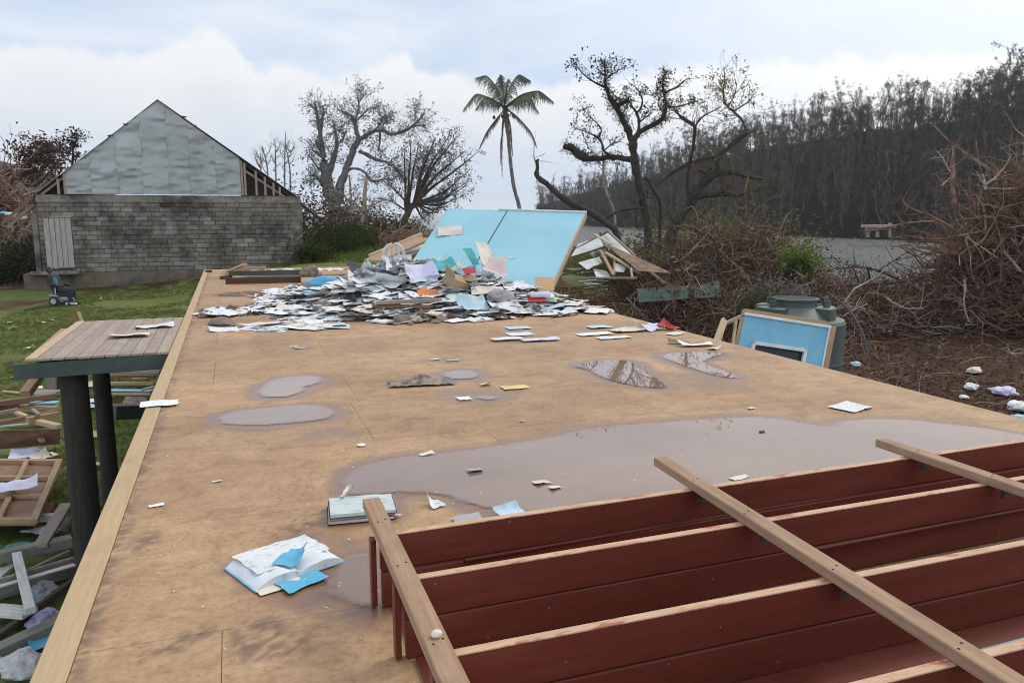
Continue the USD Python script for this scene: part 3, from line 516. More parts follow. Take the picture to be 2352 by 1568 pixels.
LEAF_BROWN = leafmat('leaf_brown', (.075, .042, .026), (.24, .145, .088), 2.); LEAF_GREEN = leafmat('leaf_green', (.13, .19, .04), (.27, .34, .09)); LEAF_OLIVE = leafmat('leaf_olive', (.055, .062, .022), (.155, .155, .058), 1.5, .4); LEAF_SCRUB = leafmat('leaf_scrub', (.11, .115, .045), (.27, .25, .11), 1.2, .45); LEAF_LITTER = leafmat('leaf_litter', (.065, .035, .022), (.25, .155, .10), 2.5, .1)
LEAF_HILL = leafmat('leaf_hill', (.042, .038, .021), (.12, .105, .058), .12, .3); LEAF_PALM = leafmat('leaf_palm', (.14, .17, .12), (.25, .285, .205), .6, .5); LEAF_DEAD = leafmat('leaf_dead', (.10, .066, .046), (.21, .15, .11))
def build_tree(name, sk, label, cat, bark, twig, leaf, tw=26, tl=(.5, 1.4), leaves=8, lsize=.16, group=None, tmax=.09, up=.12, lift=0., moss=None, sides=9, tdown=None):
    p, r = sk.limbs[0]; g = gz(p[0]) - .3
    if p[0, 2] > g + .1:
        q = p[0] + (p[0] - p[1]) * [.3, .3, 0]; q[2] = g; sk.limbs[0] = (np.vstack([q, p]), np.r_[r[0] * 1.25, r])
    t = thing(name, label, cat, sk.limbs[0][0][0], group=group); rng = sk.rng
    Sp, Dp, Lp, Rp = [], [], [], []
    for i, (p, r) in enumerate(sk.limbs):
        obj('trunk' if i == 0 else 'limb', tube(p, r, sides, 4, rng, .10), bark, t, smooth=True)
        length = np.linalg.norm(np.diff(p, axis=0), axis=1).sum()
        n = int(tw * length * (1.0 if r.mean() < tmax else .25)) + (4 if r[-1] < tmax else 0)
        if n:
            a, T, rr = along(p, r, n, rng, .25 if i else .55, 1.); Sp.append(a); Dp.append(perp(T, rng) * .9 + T * .8); Lp.append(rng.uniform(*tl, n) * np.where(rr < tmax, 1, .6)); Rp.append(np.minimum(rr * .5, rng.uniform(.008, .022, n)))
    Pt, R = sprout(np.vstack(Sp), np.vstack(Dp), np.concatenate(Lp), np.concatenate(Rp), rng, 5, .42, up)
    k = rng.integers(1, 4, len(Pt) * 2); i = rng.integers(0, len(Pt), len(Pt) * 2)
    P2, R2 = sprout(Pt[i, k], (Pt[i, k + 1] - Pt[i, k]) / .2 + rng.normal(0, .8, (len(i), 3)), rng.uniform(.2, .6, len(i)) * np.mean(tl), R[i, k] * .6, rng, 4, .4, up)
    obj('twigs', join(tubes(Pt, R, 3), tubes(P2, R2, 3)), twig, t, kind='stuff')
    if leaves:
        tips = np.vstack([Pt[:, -1], P2[:, -1]]); tips = tips[rng.random(len(tips)) < leaves / 14]
        C = np.repeat(tips, 7, 0) + rng.normal(0, lsize * .8, (len(tips) * 7, 3)); obj('leaves', cards(C, rng.uniform(.7, 1.3, len(C)) * lsize, rng, .55), leaf, t, kind='stuff')
    if moss:
        Sp, Dp = [], []
        for j in moss:
            p, r = sk.limbs[j]; n = int(np.linalg.norm(np.diff(p, axis=0), axis=1).sum() * 75); a, T, rr = along(p, r, n, rng, .12, 1.); d = perp(T, rng); d /= np.linalg.norm(d, axis=1, keepdims=True); Sp.append(a + d * rr[:, None] * .8); Dp.append(d + [0, 0, .25])
        S, D = np.vstack(Sp), np.vstack(Dp); a, b = sprout(S, D, rng.uniform(.08, .34, len(S)), .009, rng, 4, .5, -.05)
        obj('climbing_fern', join(tubes(a, b, 3), cards(np.repeat(a[:, -1], 2, 0) + rng.normal(0, .05, (len(a) * 2, 3)), .10, rng, .5)), LEAF_OLIVE, t, kind='stuff')
    return t
# bare vine-grown tree right of the palm
Z = zoom(2000, 200, 2.24)
sk = Skeleton(36, Z, 11)
for l in ([(965, 1560, 38), (945, 1320, 36), (900, 1150, 31), (860, 980, 34), (845, 860, 32), (835, 740, 33)],
  [(835, 740, 30), (790, 640, 25), (735, 520, 23), (700, 450, 22), (650, 390, 18), (620, 310, 15), (600, 250, 13), (605, 190, 9), (600, 110, 6), (600, 50, 3)],
  [(840, 740, 26), (880, 670, 22), (960, 620, 20), (1060, 580, 20), (1105, 510, 14), (1120, 440, 10), (1100, 350, 9), (1085, 260, 7), (1090, 190, 5), (1120, 150, 2)],
  [(840, 900, 26), (770, 885, 22), (680, 870, 22), (560, 885, 22), (440, 885, 30), (370, 840, 36), (310, 785, 30), (255, 790, 20)],
  [(605, 285, 9), (560, 270, 8), (480, 225, 7), (410, 170, 5), (365, 110, 3), (345, 80, 2)], [(610, 220, 7), (660, 180, 5), (720, 140, 4), (780, 110, 2)], [(605, 190, 5), (550, 150, 4), (530, 90, 2)], [(640, 210, 5), (655, 150, 4), (655, 90, 2)], [(700, 455, 16), (740, 420, 18), (800, 398, 15)],
  [(1110, 330, 7), (1180, 300, 7), (1240, 260, 6), (1280, 220, 4), (1340, 210, 2)], [(1120, 450, 9), (1200, 455, 7), (1280, 430, 6), (1350, 410, 4), (1400, 390, 2)], [(1110, 490, 6), (1060, 470, 5), (1050, 400, 4), (1055, 330, 3)],
  [(880, 680, 14), (890, 580, 12), (870, 500, 11), (830, 450, 8), (800, 390, 5)], [(870, 500, 8), (905, 460, 8), (920, 390, 7), (890, 330, 5), (860, 280, 4), (800, 250, 3)], [(890, 580, 7), (940, 540, 5), (1000, 500, 3)],
  [(640, 860, 12), (590, 820, 10), (580, 760, 8), (545, 710, 8), (490, 680, 5), (420, 650, 4), (345, 630, 3), (330, 590, 2)], [(545, 710, 7), (580, 650, 6), (540, 590, 5), (480, 540, 4), (430, 480, 3), (370, 475, 2)], [(590, 820, 6), (660, 760, 5), (740, 740, 3)], [(560, 880, 6), (480, 820, 4), (440, 750, 3)], [(1090, 300, 5), (1020, 360, 4), (930, 340, 3)]): sk.limb(*l)
build_tree('bare_tree', sk, 'storm-stripped dark tree right of the palm, limbs furred with climbing fern', 'tree', BARK_DARK, TWIG_DARK, LEAF_DARK, tw=7, tl=(.3, .85), leaves=4, lsize=.12, moss=(1, 2, 3, 8, 8))
sk = Skeleton(34, Z, 5)
for l in ([(1150, 1500, 50), (1250, 1340, 46), (1330, 1230, 42), (1390, 1120, 38), (1480, 1040, 34), (1560, 990, 30), (1680, 1000, 24), (1800, 1030, 16), (1920, 1060, 8)],
  [(1330, 1220, 26), (1450, 1190, 22), (1600, 1180, 18), (1720, 1200, 14), (1800, 1170, 10), (1950, 1140, 6), (2010, 1060, 3)],
  [(1300, 1200, 14), (1290, 1060, 12), (1320, 900, 12), (1345, 790, 12), (1355, 690, 14), (1355, 600, 14), (1290, 570, 14), (1220, 520, 10), (1180, 460, 5)], [(1355, 620, 9), (1410, 540, 7), (1480, 500, 5), (1580, 450, 3)],
  [(1060, 1090, 8), (1180, 990, 12), (1300, 930, 14), (1420, 890, 15), (1540, 870, 16), (1620, 810, 18), (1700, 740, 18), (1800, 670, 12), (1870, 650, 6)],
  [(1790, 660, 8), (1780, 620, 8), (1740, 540, 9), (1680, 490, 9), (1610, 430, 8), (1590, 330, 7), (1610, 250, 4), (1600, 130, 2)], [(1680, 490, 6), (1760, 440, 6), (1820, 400, 4), (1850, 340, 2)], [(1640, 440, 6), (1690, 360, 5), (1710, 270, 3), (1690, 210, 2)], [(1590, 315, 4), (1550, 310, 3), (1500, 310, 2)], [(1560, 990, 12), (1540, 930, 20), (1560, 880, 8)],
  [(1380, 1130, 12), (1440, 1050, 9), (1500, 960, 6)], [(1480, 1040, 9), (1420, 990, 7), (1330, 980, 4)], [(1560, 1190, 8), (1640, 1120, 5), (1700, 1060, 3)]): sk.limb(*l)
build_tree('bare_tree', sk, 'low spreading dark tree with arching bent limbs before the wooded hill', 'tree', BARK_DARK, TWIG_BROWN, LEAF_SCRUB, tw=11, tl=(.4, 1.3), leaves=5, lsize=.10)
sk = Skeleton(32.5, Z, 6)
for l in ([(720, 1500, 26), (560, 1390, 28), (430, 1310, 28), (300, 1250, 26), (200, 1180, 24), (130, 1110, 24), (60, 1060, 22), (25, 1020, 20), (35, 970, 14), (30, 910, 14), (45, 890, 7)], [(30, 930, 8), (14, 905, 6), (12, 890, 3)], [(590, 1400, 14), (690, 1330, 12), (850, 1300, 11), (930, 1300, 8)]): sk.limb(*l)
build_tree('broken_trunk', sk, 'dark leaning broken trunk with snapped tip beside the palm', 'tree trunk', BARK_DARK, TWIG_DARK, None, tw=0, leaves=0)
sk = Skeleton(38, Z, 8)
for l in ([(690, 1330, 9), (630, 1220, 9), (600, 1100, 9), (590, 960, 7), (575, 780, 5)], [(590, 960, 5), (540, 900, 4), (500, 850, 2)]): sk.limb(*l)
build_tree('thin_bare_tree', sk, 'thin pale bare sapling left of the vine-grown dark tree', 'tree', BARK_PALE, TWIG_GREY, None, tw=4, tl=(.3, .7), leaves=0)
sk = Skeleton(37, Z, 9)
for l in ([(1070, 1300, 15), (1060, 1230, 14), (1010, 1150, 14), (955, 1050, 9)], [(870, 1480, 6), (865, 1340, 5), (840, 1290, 3)]): sk.limb(*l)
build_tree('snapped_sapling', sk, 'short dark snapped stem just right of the vine-grown tree trunk', 'tree trunk', BARK_DARK, TWIG_DARK, None, tw=1, leaves=0)

# old trees left of the palm
Z = zoom(1100, 300, 2.6138)
sk = Skeleton(60, Z, 21, .08)
for l in ([(440, 1470, 62), (405, 1250, 66), (360, 1100, 66), (320, 960, 56), (300, 820, 40), (290, 700, 30), (270, 560, 22), (245, 400, 18), (225, 300, 14), (212, 215, 8)],
  [(425, 1200, 56), (470, 1000, 38), (520, 880, 34), (560, 760, 30), (600, 660, 30), (640, 580, 28), (700, 560, 18), (780, 500, 16), (870, 490, 16), (950, 540, 15), (1040, 520, 14), (1150, 470, 12), (1230, 400, 8), (1270, 330, 4)],
  [(330, 960, 38), (370, 850, 32), (400, 740, 24), (430, 640, 19), (420, 540, 16), (390, 440, 9)], [(640, 600, 25), (620, 500, 20), (600, 400, 16), (560, 340, 12), (480, 310, 9), (430, 290, 5)], [(600, 400, 12), (640, 300, 9), (640, 200, 6), (620, 120, 3)], [(605, 420, 10), (690, 330, 7), (740, 270, 5), (790, 290, 3)], [(640, 230, 5), (680, 170, 4), (690, 140, 2)],
  [(225, 300, 9), (180, 260, 8), (150, 235, 5)], [(292, 720, 20), (248, 650, 20), (225, 590, 14)], [(270, 560, 12), (282, 380, 13), (300, 270, 7)], [(295, 760, 10), (240, 720, 9), (190, 690, 5)], [(300, 900, 12), (240, 860, 10), (180, 780, 5)], [(320, 1000, 12), (250, 960, 10), (150, 985, 5)], [(330, 1080, 14), (270, 1010, 12), (200, 910, 8)],
  [(880, 490, 9), (880, 430, 5), (950, 390, 3)], [(850, 500, 10), (850, 600, 9), (830, 700, 7)], [(650, 700, 20), (720, 730, 18), (800, 780, 16), (900, 800, 12), (1000, 850, 9), (1080, 950, 6)], [(560, 870, 14), (640, 870, 12), (700, 900, 10), (760, 1000, 9), (900, 970, 8), (1000, 1000, 5)], [(430, 640, 8), (500, 560, 7), (520, 480, 4)], [(1150, 470, 6), (1250, 440, 6), (1310, 480, 3)], [(1190, 440, 5), (1200, 340, 4), (1190, 270, 2)], [(800, 500, 5), (870, 400, 5), (900, 330, 3)]): sk.limb(*l)
build_tree('old_tree', sk, 'large old grey tree with stripped crooked limbs right of the block hall', 'tree', BARK_GREY, TWIG_GREY, LEAF_GREY, tw=17, tl=(.5, 1.7), leaves=5, lsize=.15, tmax=.2, sides=10)
sk = Skeleton(55, Z, 23, .1)
B0 = [(1020, 1560, 38), (1060, 1440, 36), (1110, 1320, 30), (1170, 1230, 25)]
sk.limb(*B0, (1250, 1150, 18), (1350, 1060, 14), (1500, 950, 10), (1650, 840, 7), (1750, 750, 4), (1800, 715, 2))
for e in [(1540, 520), (1610, 540), (1690, 690), (1390, 560), (1230, 600), (1150, 620), (1330, 640), (1460, 700), (1580, 780)]:
    bx, by = (1180, 1215) if e[0] > 1300 else (1120, 1300); c = (bx + .55 * (e[0] - bx) * .8, by + .55 * (e[1] - by)); sk.limb((bx, by, 15), (.5 * bx + .5 * c[0], .5 * by + .5 * c[1] + 8, 12), (*c, 9), ((c[0] + e[0]) / 2 + 6, (c[1] + e[1]) / 2, 6), (*e, 2.5))
for e in [(1730, 880), (1720, 990), (1690, 1040), (1660, 1140), (1520, 1230), (1430, 1290), (1300, 1390), (1600, 1000)]: sk.limb((1190, 1210, 13), ((1190 + e[0]) / 2 + 20, (1210 + e[1]) / 2 + 60, 8), ((1190 + 2 * e[0]) / 3 + 20, (1210 + 2 * e[1]) / 3 + 30, 6), (*e, 2))
sk.limb((1110, 1330, 20), (1100, 1150, 15), (1098, 1000, 11), (1090, 860, 8), (1092, 720, 4)); sk.limb((1098, 1000, 8), (1020, 900, 6), (960, 800, 3)); sk.limb((1110, 1200, 9), (1000, 1080, 7), (900, 1000, 4)); sk.limb((1100, 1280, 9), (960, 1180, 7), (820, 1160, 4))
build_tree('leaning_tree', sk, 'small dark tree leaning right with fan of straight upswept branches', 'tree', BARK_BROWN, TWIG_GREY, LEAF_GREY, tw=8, tl=(.4, 1.3), leaves=4, lsize=.15, tmax=.1)
sk = Skeleton(52, Z, 25, .06)
for l in ([(660, 1560, 28), (668, 1380, 26), (690, 1250, 22), (700, 1100, 20), (720, 960, 10)], [(580, 1560, 14), (575, 1400, 12), (575, 1250, 11), (560, 1100, 10), (550, 930, 7)], [(680, 1350, 10), (760, 1240, 9), (800, 1150, 6)], [(660, 1330, 9), (560, 1290, 8), (470, 1270, 7), (400, 1220, 4)], [(560, 1200, 8), (480, 1120, 6), (400, 1080, 5), (320, 1080, 3)], [(690, 1250, 8), (640, 1150, 6), (610, 1100, 4)], [(740, 1260, 6), (860, 1180, 5), (960, 1180, 3)], [(670, 1400, 7), (800, 1300, 6), (900, 1290, 3)], [(575, 1300, 6), (520, 1240, 5), (470, 1160, 3)]): sk.limb(*l)
build_tree('pale_dead_tree', sk, 'pale peeled dead tree with snapped tops in front of the old grey tree', 'tree', BARK_PALE, BARK_PALE, None, tw=5, tl=(.3, 1.0), leaves=0)
# behind the hall, at the left
Z = zoom(0, 500, 3.135)
sk = Skeleton(52, Z, 31, .06)
for l in ([(852, 480, 16), (850, 370, 14), (858, 250, 11), (850, 120, 8), (830, 50, 4)], [(855, 300, 8), (900, 270, 6), (930, 250, 3)], [(850, 150, 6), (900, 70, 5), (1010, 60, 3)], [(845, 340, 8), (790, 310, 6), (740, 250, 5), (690, 170, 4), (640, 60, 2)], [(830, 360, 6), (800, 260, 5), (760, 120, 3), (720, 60, 2)], [(856, 200, 6), (890, 120, 5), (940, 20, 3)]): sk.limb(*l)
build_tree('thin_tree', sk, 'thin dark tree rising behind the left slope of the metal gable', 'tree', BARK_DARK, TWIG_DARK, LEAF_DARK, tw=9, tl=(.3, .8), leaves=4, lsize=.17)
sk = Skeleton(47, Z, 33, .1)
for l in ([(420, 760, 26), (400, 600, 24), (330, 480, 20), (270, 390, 16), (330, 320, 13), (420, 290, 10), (480, 220, 6), (520, 170, 3)], [(270, 400, 12), (220, 360, 10), (225, 280, 6), (250, 270, 3)], [(420, 560, 16), (500, 420, 12), (540, 300, 8), (560, 200, 4)], [(430, 600, 14), (560, 500, 10), (640, 400, 7), (720, 370, 3)], [(400, 650, 14), (250, 560, 10), (120, 500, 7), (40, 470, 4)], [(450, 640, 12), (600, 560, 9), (700, 500, 5)], [(400, 300, 6), (380, 240, 4), (370, 180, 2)]): sk.limb(*l)
build_tree('battered_tree', sk, 'battered bushy brown tree behind the left end of the block hall', 'tree', BARK_BROWN, TWIG_BROWN, LEAF_BROWN, tw=16, tl=(.5, 1.4), leaves=6, lsize=.2)
rng = np.random.default_rng(3)
for i, (x, top, base) in enumerate([(612, 335, 440), (634, 318, 440), (654, 303, 445), (666, 330, 445), (598, 352, 440)]):
    sk = Skeleton(118, ((lambda a, b: (a, b)), 1.0), 40 + i, .05); sk.limb((x, base, 2.2), (x + rng.normal(0, 2), (base + top) / 2, 1.7), (x + rng.normal(0, 4), top, .8))
    for q in range(5): y = base + (top - base) * rng.uniform(.35, .9); sk.limb((x, y, 1.1), (x + rng.choice([-1, 1]) * 7, y - 9, .8), (x + rng.choice([-1, 1]) * 11, y - 22, .5))
    build_tree('distant_bare_tree', sk, f"{['second', 'third', 'tallest', 'rightmost', 'leftmost'][i]} of the thin pale far trees right of the gable", 'tree', BARK_GREY, TWIG_GREY, None, tw=2.0, tl=(.8, 2.2), leaves=0, group='thin far trees right of the gable')
# coconut palm
Z = zoom(1270, 0, 1.8085); PF = 58.0
palm = thing('coconut_palm', 'tall leaning coconut palm with half its fronds hanging dead', 'palm tree', P(*Z[0](1240, 1520), PF))
rng = np.random.default_rng(12)
tp = np.array([P(*Z[0](x, y), PF) for x, y in [(1262, 1600), (1225, 1400), (1190, 1280), (1168, 1130), (1152, 950), (1135, 820), (1125, 740)]]); tp[0, 2] = min(gz(tp[0]) - .2, tp[0, 2])
obj('trunk', tube(tp, np.array([16, 13, 12.5, 12, 11, 12, 15]) * px_m(PF) * Z[1], 12, 10, rng, .04), BARK_GREY, palm, smooth=True)
crown = tp[-1]
def frond(cps, mat_, name, fold=1.0, width=1.2, dd=0., n=52):
    p = np.array([P(*Z[0](x, y), PF + d) for x, y, d in cps]); p = np.vstack([crown + rng.normal(0, .06, 3), p])
    t = np.linspace(0, len(p) - 1, 40); c = np.stack([np.interp(t, np.arange(len(p)), p[:, a]) for a in range(3)], 1)
    for _ in range(12): q = c.copy(); q[1:-1] = .25 * c[:-2] + .5 * c[1:-1] + .25 * c[2:]; c = q
    fr = obj(name, tubes(c[None], np.linspace(.06, .012, 40)[None], 5), BARK_BROWN if mat_ is LEAF_DEAD else LEAF_PALM, palm)
    V, F = [], []
    for sgn in (-1, 1):
        for u in np.linspace(.16, 1, n):
            o = np.array([np.interp(u * 39, np.arange(40), c[:, a]) for a in range(3)]); i = min(int(u * 39), 38); T = unit(c[i + 1] - c[i])
            sd = np.cross(T, [0, 0, 1]); sd = unit(sd) if np.linalg.norm(sd) > .15 else unit(np.cross(T, FH)); L = width * math.sin(math.pi * min(1, .12 + u * .86)) ** .6 * rng.uniform(.45, 1.1)
            d = unit(sd * sgn * rng.uniform(.5, .9) + T * .55 + np.array([0, 0, -fold]) * rng.uniform(.6, 1.2)); m_ = o + d * L * .55; e = o + unit(d + [0, 0, -.55 * fold]) * L; w = T * .032
            b = len(V); V += [o - w, o + w, m_ + w * .9, m_ - w * .9, e]; F += [[b, b + 1, b + 2], [b, b + 2, b + 3], [b + 3, b + 2, b + 4]]
    obj('leaflets', (np.array(V), np.array(F)), mat_, fr, kind='stuff')
for cps in ([(1040, 670, -1), (930, 630, -2), (845, 745, -2.5)], [(1050, 560, 1), (1000, 510, 2), (930, 530, 3)], [(1110, 600, -1), (1100, 510, -1.5)], [(1085, 640, 1.5), (1060, 570, 2.5), (1020, 560, 4)], [(1165, 580, .5), (1220, 500, 1), (1300, 548, 1)], [(1240, 640, -.5), (1360, 612, -1), (1455, 692, -1)], [(1210, 680, 1), (1300, 670, 2), (1355, 765, 3)],
            [(1230, 650, -2.5), (1300, 640, -4), (1330, 740, -5)], [(1140, 600, -2), (1150, 530, -4), (1165, 560, -5)], [(1070, 690, -2), (990, 660, -4), (930, 740, -5)]): frond(cps, LEAF_PALM, 'frond')
for cps in ([(1210, 790, -.5), (1310, 900, -1), (1345, 1000, -1)], [(1060, 820, 0), (1000, 900, .4), (950, 1012, .5)]): frond(cps, LEAF_PALM, 'frond', fold=1.2, width=.7)
for cps in ([(1110, 860, -.7), (1105, 1050, -.8), (1110, 1205, -.7)], [(1165, 850, -.5), (1172, 960, -.5), (1180, 1060, -.4)], [(1118, 830, .5), (1100, 960, .8), (1095, 1120, .8)], [(1150, 830, .6), (1160, 900, .7), (1165, 1000, .6)]): frond(cps, LEAF_DEAD, 'dead_frond', fold=1.6, width=.42)
cl = [crown + rng.normal(0, .28, 3) * [1, 1, .5] - [0, 0, .35] for _ in range(9)]
obj('coconuts', join(*[(lambda s: (s.vertices * [.11, .11, .14] + c, s.faces))(trimesh.creation.icosphere(1)) for c in cl]), BARK_BROWN, palm, kind='stuff')

# ------------------------------------------------------------------ forest on the hill
def forest_tree(seed, H=12., lush=1.0, fan=False):
    r = np.random.default_rng(seed); n = 7
    tp = np.c_[np.cumsum(np.r_[0, r.normal(0, .45, n - 1)]), np.cumsum(np.r_[0, r.normal(0, .45, n - 1)]), np.linspace(-.8, H, n)]
    rad = np.linspace(.22, .05, n) * r.uniform(.8, 1.2)
    a, T, rr = along(tp, rad, 9 + int(r.integers(5)), r, .38, 1.)
    d = perp(T, r); d /= np.linalg.norm(d, axis=1, keepdims=True); d[:, 2] += .75 if not fan else 1.2
    bp, br = sprout(a, d, r.uniform(1.0, 3.0, len(a)) * (1.25 if fan else 1), rr * .55, r, 5, .3, .18)
    i = r.integers(0, len(bp), 46); k = r.integers(1, 4, 46); tw, tr = sprout(bp[i, k], bp[i, k + 1] - bp[i, k] + r.normal(0, .3, (46, 3)), r.uniform(.5, 1.3, 46), .028, r, 4, .4, .15)
    wood = join(tubes(tp[None], rad[None], 6), tubes(bp, br, 4), tubes(tw, tr, 3))
    C = []
    for q in np.vstack([bp[:, -1], bp[:, 3], tw[::2, -1]]):
        if r.random() < .5 * lush: m_ = int(r.integers(8, 24)); C.append(q + r.normal(0, 1, (m_, 3)) * [.30, .30, .36])
    b, _, _ = along(tp, rad, int(55 * lush), r, .55, 1.); C.append(b + r.normal(0, .22, b.shape))
    C = np.vstack(C); return wood, cards(C, r.uniform(.16, .42, len(C)), r, .7)
FB = [mottled('forest_bark', (.045, .036, .03), (.12, .10, .085), .8, rough=.95), mottled('forest_bark_pale', (.07, .055, .043), (.15, .122, .098), .8, rough=.95)]
KINDS = [(101, 12.5, .8, False, 0), (102, 11, 1.0, False, 0), (103, 13, .6, True, 0), (104, 10, 1.2, False, 0), (105, 12, .45, True, 1), (106, 9.5, 1.1, False, 0), (107, 13.5, .8, False, 0), (108, 11, .3, True, 1)]
FL = ['slim dark storm-stripped tree on the hill across the water', 'dark tree with clumped regrowth on the hill across the water', 'fan-topped bare tree on the hill across the water', 'bushy dark tree on the hill across the water', 'pale fan-topped bare tree on the hill across the water', 'short dark tree on the hill across the water', 'tall slim dark tree on the hill across the water', 'pale leafless tree on the hill across the water']
protos, geo = [], [forest_tree(*k[:4]) for k in KINDS]
rng = np.random.default_rng(77)
def hill_tree(i, p, s):
    path = '/World/' + numbered('hill_tree'); x = UsdGeom.Xform.Define(stage, path)
    x.AddTranslateOp().Set(Gf.Vec3d(*map(float, p))); x.AddRotateZOp().Set(float(rng.uniform(0, 360))); x.AddScaleOp().Set(Gf.Vec3f(s * rng.uniform(.8, 1.1), s * rng.uniform(.8, 1.1), s))
    first = next((q for q in protos if q[0] == i), None)
    if first is None:
        usdkit.mesh(stage, path + '/trunk', geo[i][0], FB[KINDS[i][4]]); usdkit.mesh(stage, path + '/crown', geo[i][1], LEAF_HILL).GetPrim().SetCustomDataByKey('kind', 'stuff'); protos.append((i, path))
    else:
        x.GetPrim().GetReferences().AddInternalReference(first[1]); x.GetPrim().SetInstanceable(True)
    tag(x, FL[i], 'tree', FL[i].replace(' on the hill', 's on the hill').replace('tree s', 'trees'))
us = np.concatenate([np.linspace(1240, 2440, 150) + rng.normal(0, 4, 150), rng.uniform(1240, 2400, 130)]); vs = np.concatenate([rng.uniform(.9, 1.12, 150), rng.uniform(.45, .95, 130)])
for j, (u, v) in enumerate(zip(us, vs)):
    i = int(rng.choice(8, p=[.16, .16, .12, .16, .07, .13, .15, .05])); hill_tree(i, hill_point(np.array([u]), np.array([v]))[0], rng.uniform(.72, 1.12) * (1.18 if j % 11 == 0 else 1) * (.9 if u < 1500 else 1))
def instancer(name, meshes, pts, idx, scl, rotz, label=None, tilt=None):
    path = '/World/' + numbered(name); pi = UsdGeom.PointInstancer.Define(stage, path); rel = pi.CreatePrototypesRel()
    for k, (m_, mt) in enumerate(meshes):
        g = usdkit.mesh(stage, f'{path}/prototype_{k + 1}', m_, mt); rel.AddTarget(g.GetPath())
    pi.CreatePositionsAttr(Vt.Vec3fArray.FromNumpy(np.asarray(pts, np.float32))); pi.CreateProtoIndicesAttr(Vt.IntArray.FromNumpy(np.asarray(idx, np.int32)))
    pi.CreateScalesAttr(Vt.Vec3fArray.FromNumpy(np.repeat(np.asarray(scl, np.float32)[:, None], 3, 1)))
    a = np.asarray(rotz) / 2; pi.CreateOrientationsAttr(Vt.QuathArray([Gf.Quath(float(np.cos(t)), 0, 0, float(np.sin(t))) for t in a]))
    return tag(pi, kind='stuff')
N = 900; u = rng.uniform(1236, 3000, N); v = rng.uniform(-.02, .96, N); pt = hill_point(u, v); ix = rng.integers(0, 8, N)
instancer('forest', [g for i in range(8) for g in ((geo[i][0], FB[KINDS[i][4]]), (geo[i][1], LEAF_HILL))], np.repeat(pt, 2, 0), np.stack([ix * 2, ix * 2 + 1], 1).ravel(), np.repeat(rng.uniform(.55, .95, N), 2), np.repeat(rng.uniform(0, 6.28, N), 2))
def shrub_mesh(seed, n=26, leafn=500, h=2.0, size=.22):
    r = np.random.default_rng(seed); d = r.normal(size=(n, 3)) * [1, 1, .6]; d[:, 2] = abs(d[:, 2]) + .4
    a, b = sprout(r.normal(0, .2, (n, 3)) * [1, 1, 0], d, r.uniform(.5, 1., n) * h, .025, r, 5, .35, .1)
    C = a[r.integers(0, n, leafn), r.integers(2, 5, leafn)] + r.normal(0, .22, (leafn, 3)); return tubes(a, b, 3), cards(C, size, r, .6)
SB = [shrub_mesh(200 + i, 30, 420, 2.6, .34) for i in range(4)]
LEAF_UNDER = leafmat('leaf_undergrowth', (.030, .020, .013), (.115, .076, .048), .09, .2)
N = 3800; u = rng.uniform(1236, 3000, N); v = rng.uniform(-.04, 1.25, N) ** 1.0; pt = hill_point(u, v); ix = rng.integers(0, 4, N)
instancer('undergrowth', [g for s_ in SB for g in ((s_[0], FB[1] if s_ is SB[0] else FB[0]), (s_[1], LEAF_UNDER))], np.repeat(pt, 2, 0), np.stack([ix * 2, ix * 2 + 1], 1).ravel(), np.repeat(rng.uniform(.7, 1.5, N), 2), np.repeat(rng.uniform(0, 6.28, N), 2))

# ------------------------------------------------------------------ fallen red joist frame in the foreground
REDP = mat('red_paint', {'tc': ('texture_coordinate', {}), 'g': ('geometry', {}), 'mp': ('mapping', {'scale': (.8, 6.0, 6.0)}), 'n': ('noise_texture', {'scale': 1.4, 'detail': 6.0, 'roughness': .6}), 'r': ('rgb_ramp', {'ramp': [(.3, (.088, .018, .010)), (.55, (.128, .027, .016)), (.75, (.165, .043, .027))]}), 'sp': ('voronoi_texture', {'scale': 9.0}), 'sr': ('rgb_ramp', {'ramp': [(.03, (.7, .7, .7)), (.055, (0, 0, 0))]}), 'm': ('mix', {'color2': (.30, .17, .13)}), 'nb': ('noise_texture', {'scale': 16.0, 'detail': 5.0}), 'b': ('bump', {'strength': .16, 'distance': .006}), 'ro': ('map_range', {'to_min': .35, 'to_max': .62}), 'p': ('principled_bsdf', {'specular_ior_level': .28})},
    [('tc.object', 'mp.vector'), ('mp.vector', 'n.vector'), ('n.fac', 'r.fac'), ('g.position', 'sp.vector'), ('sp.distance', 'sr.fac'), ('sr.color', 'm.fac'), ('r.color', 'm.color1'), ('m.color', 'p.base_color'), ('mp.vector', 'nb.vector'), ('nb.fac', 'b.height'), ('b.normal', 'p.normal'), ('n.fac', 'ro.value'), ('ro.result', 'p.roughness')])
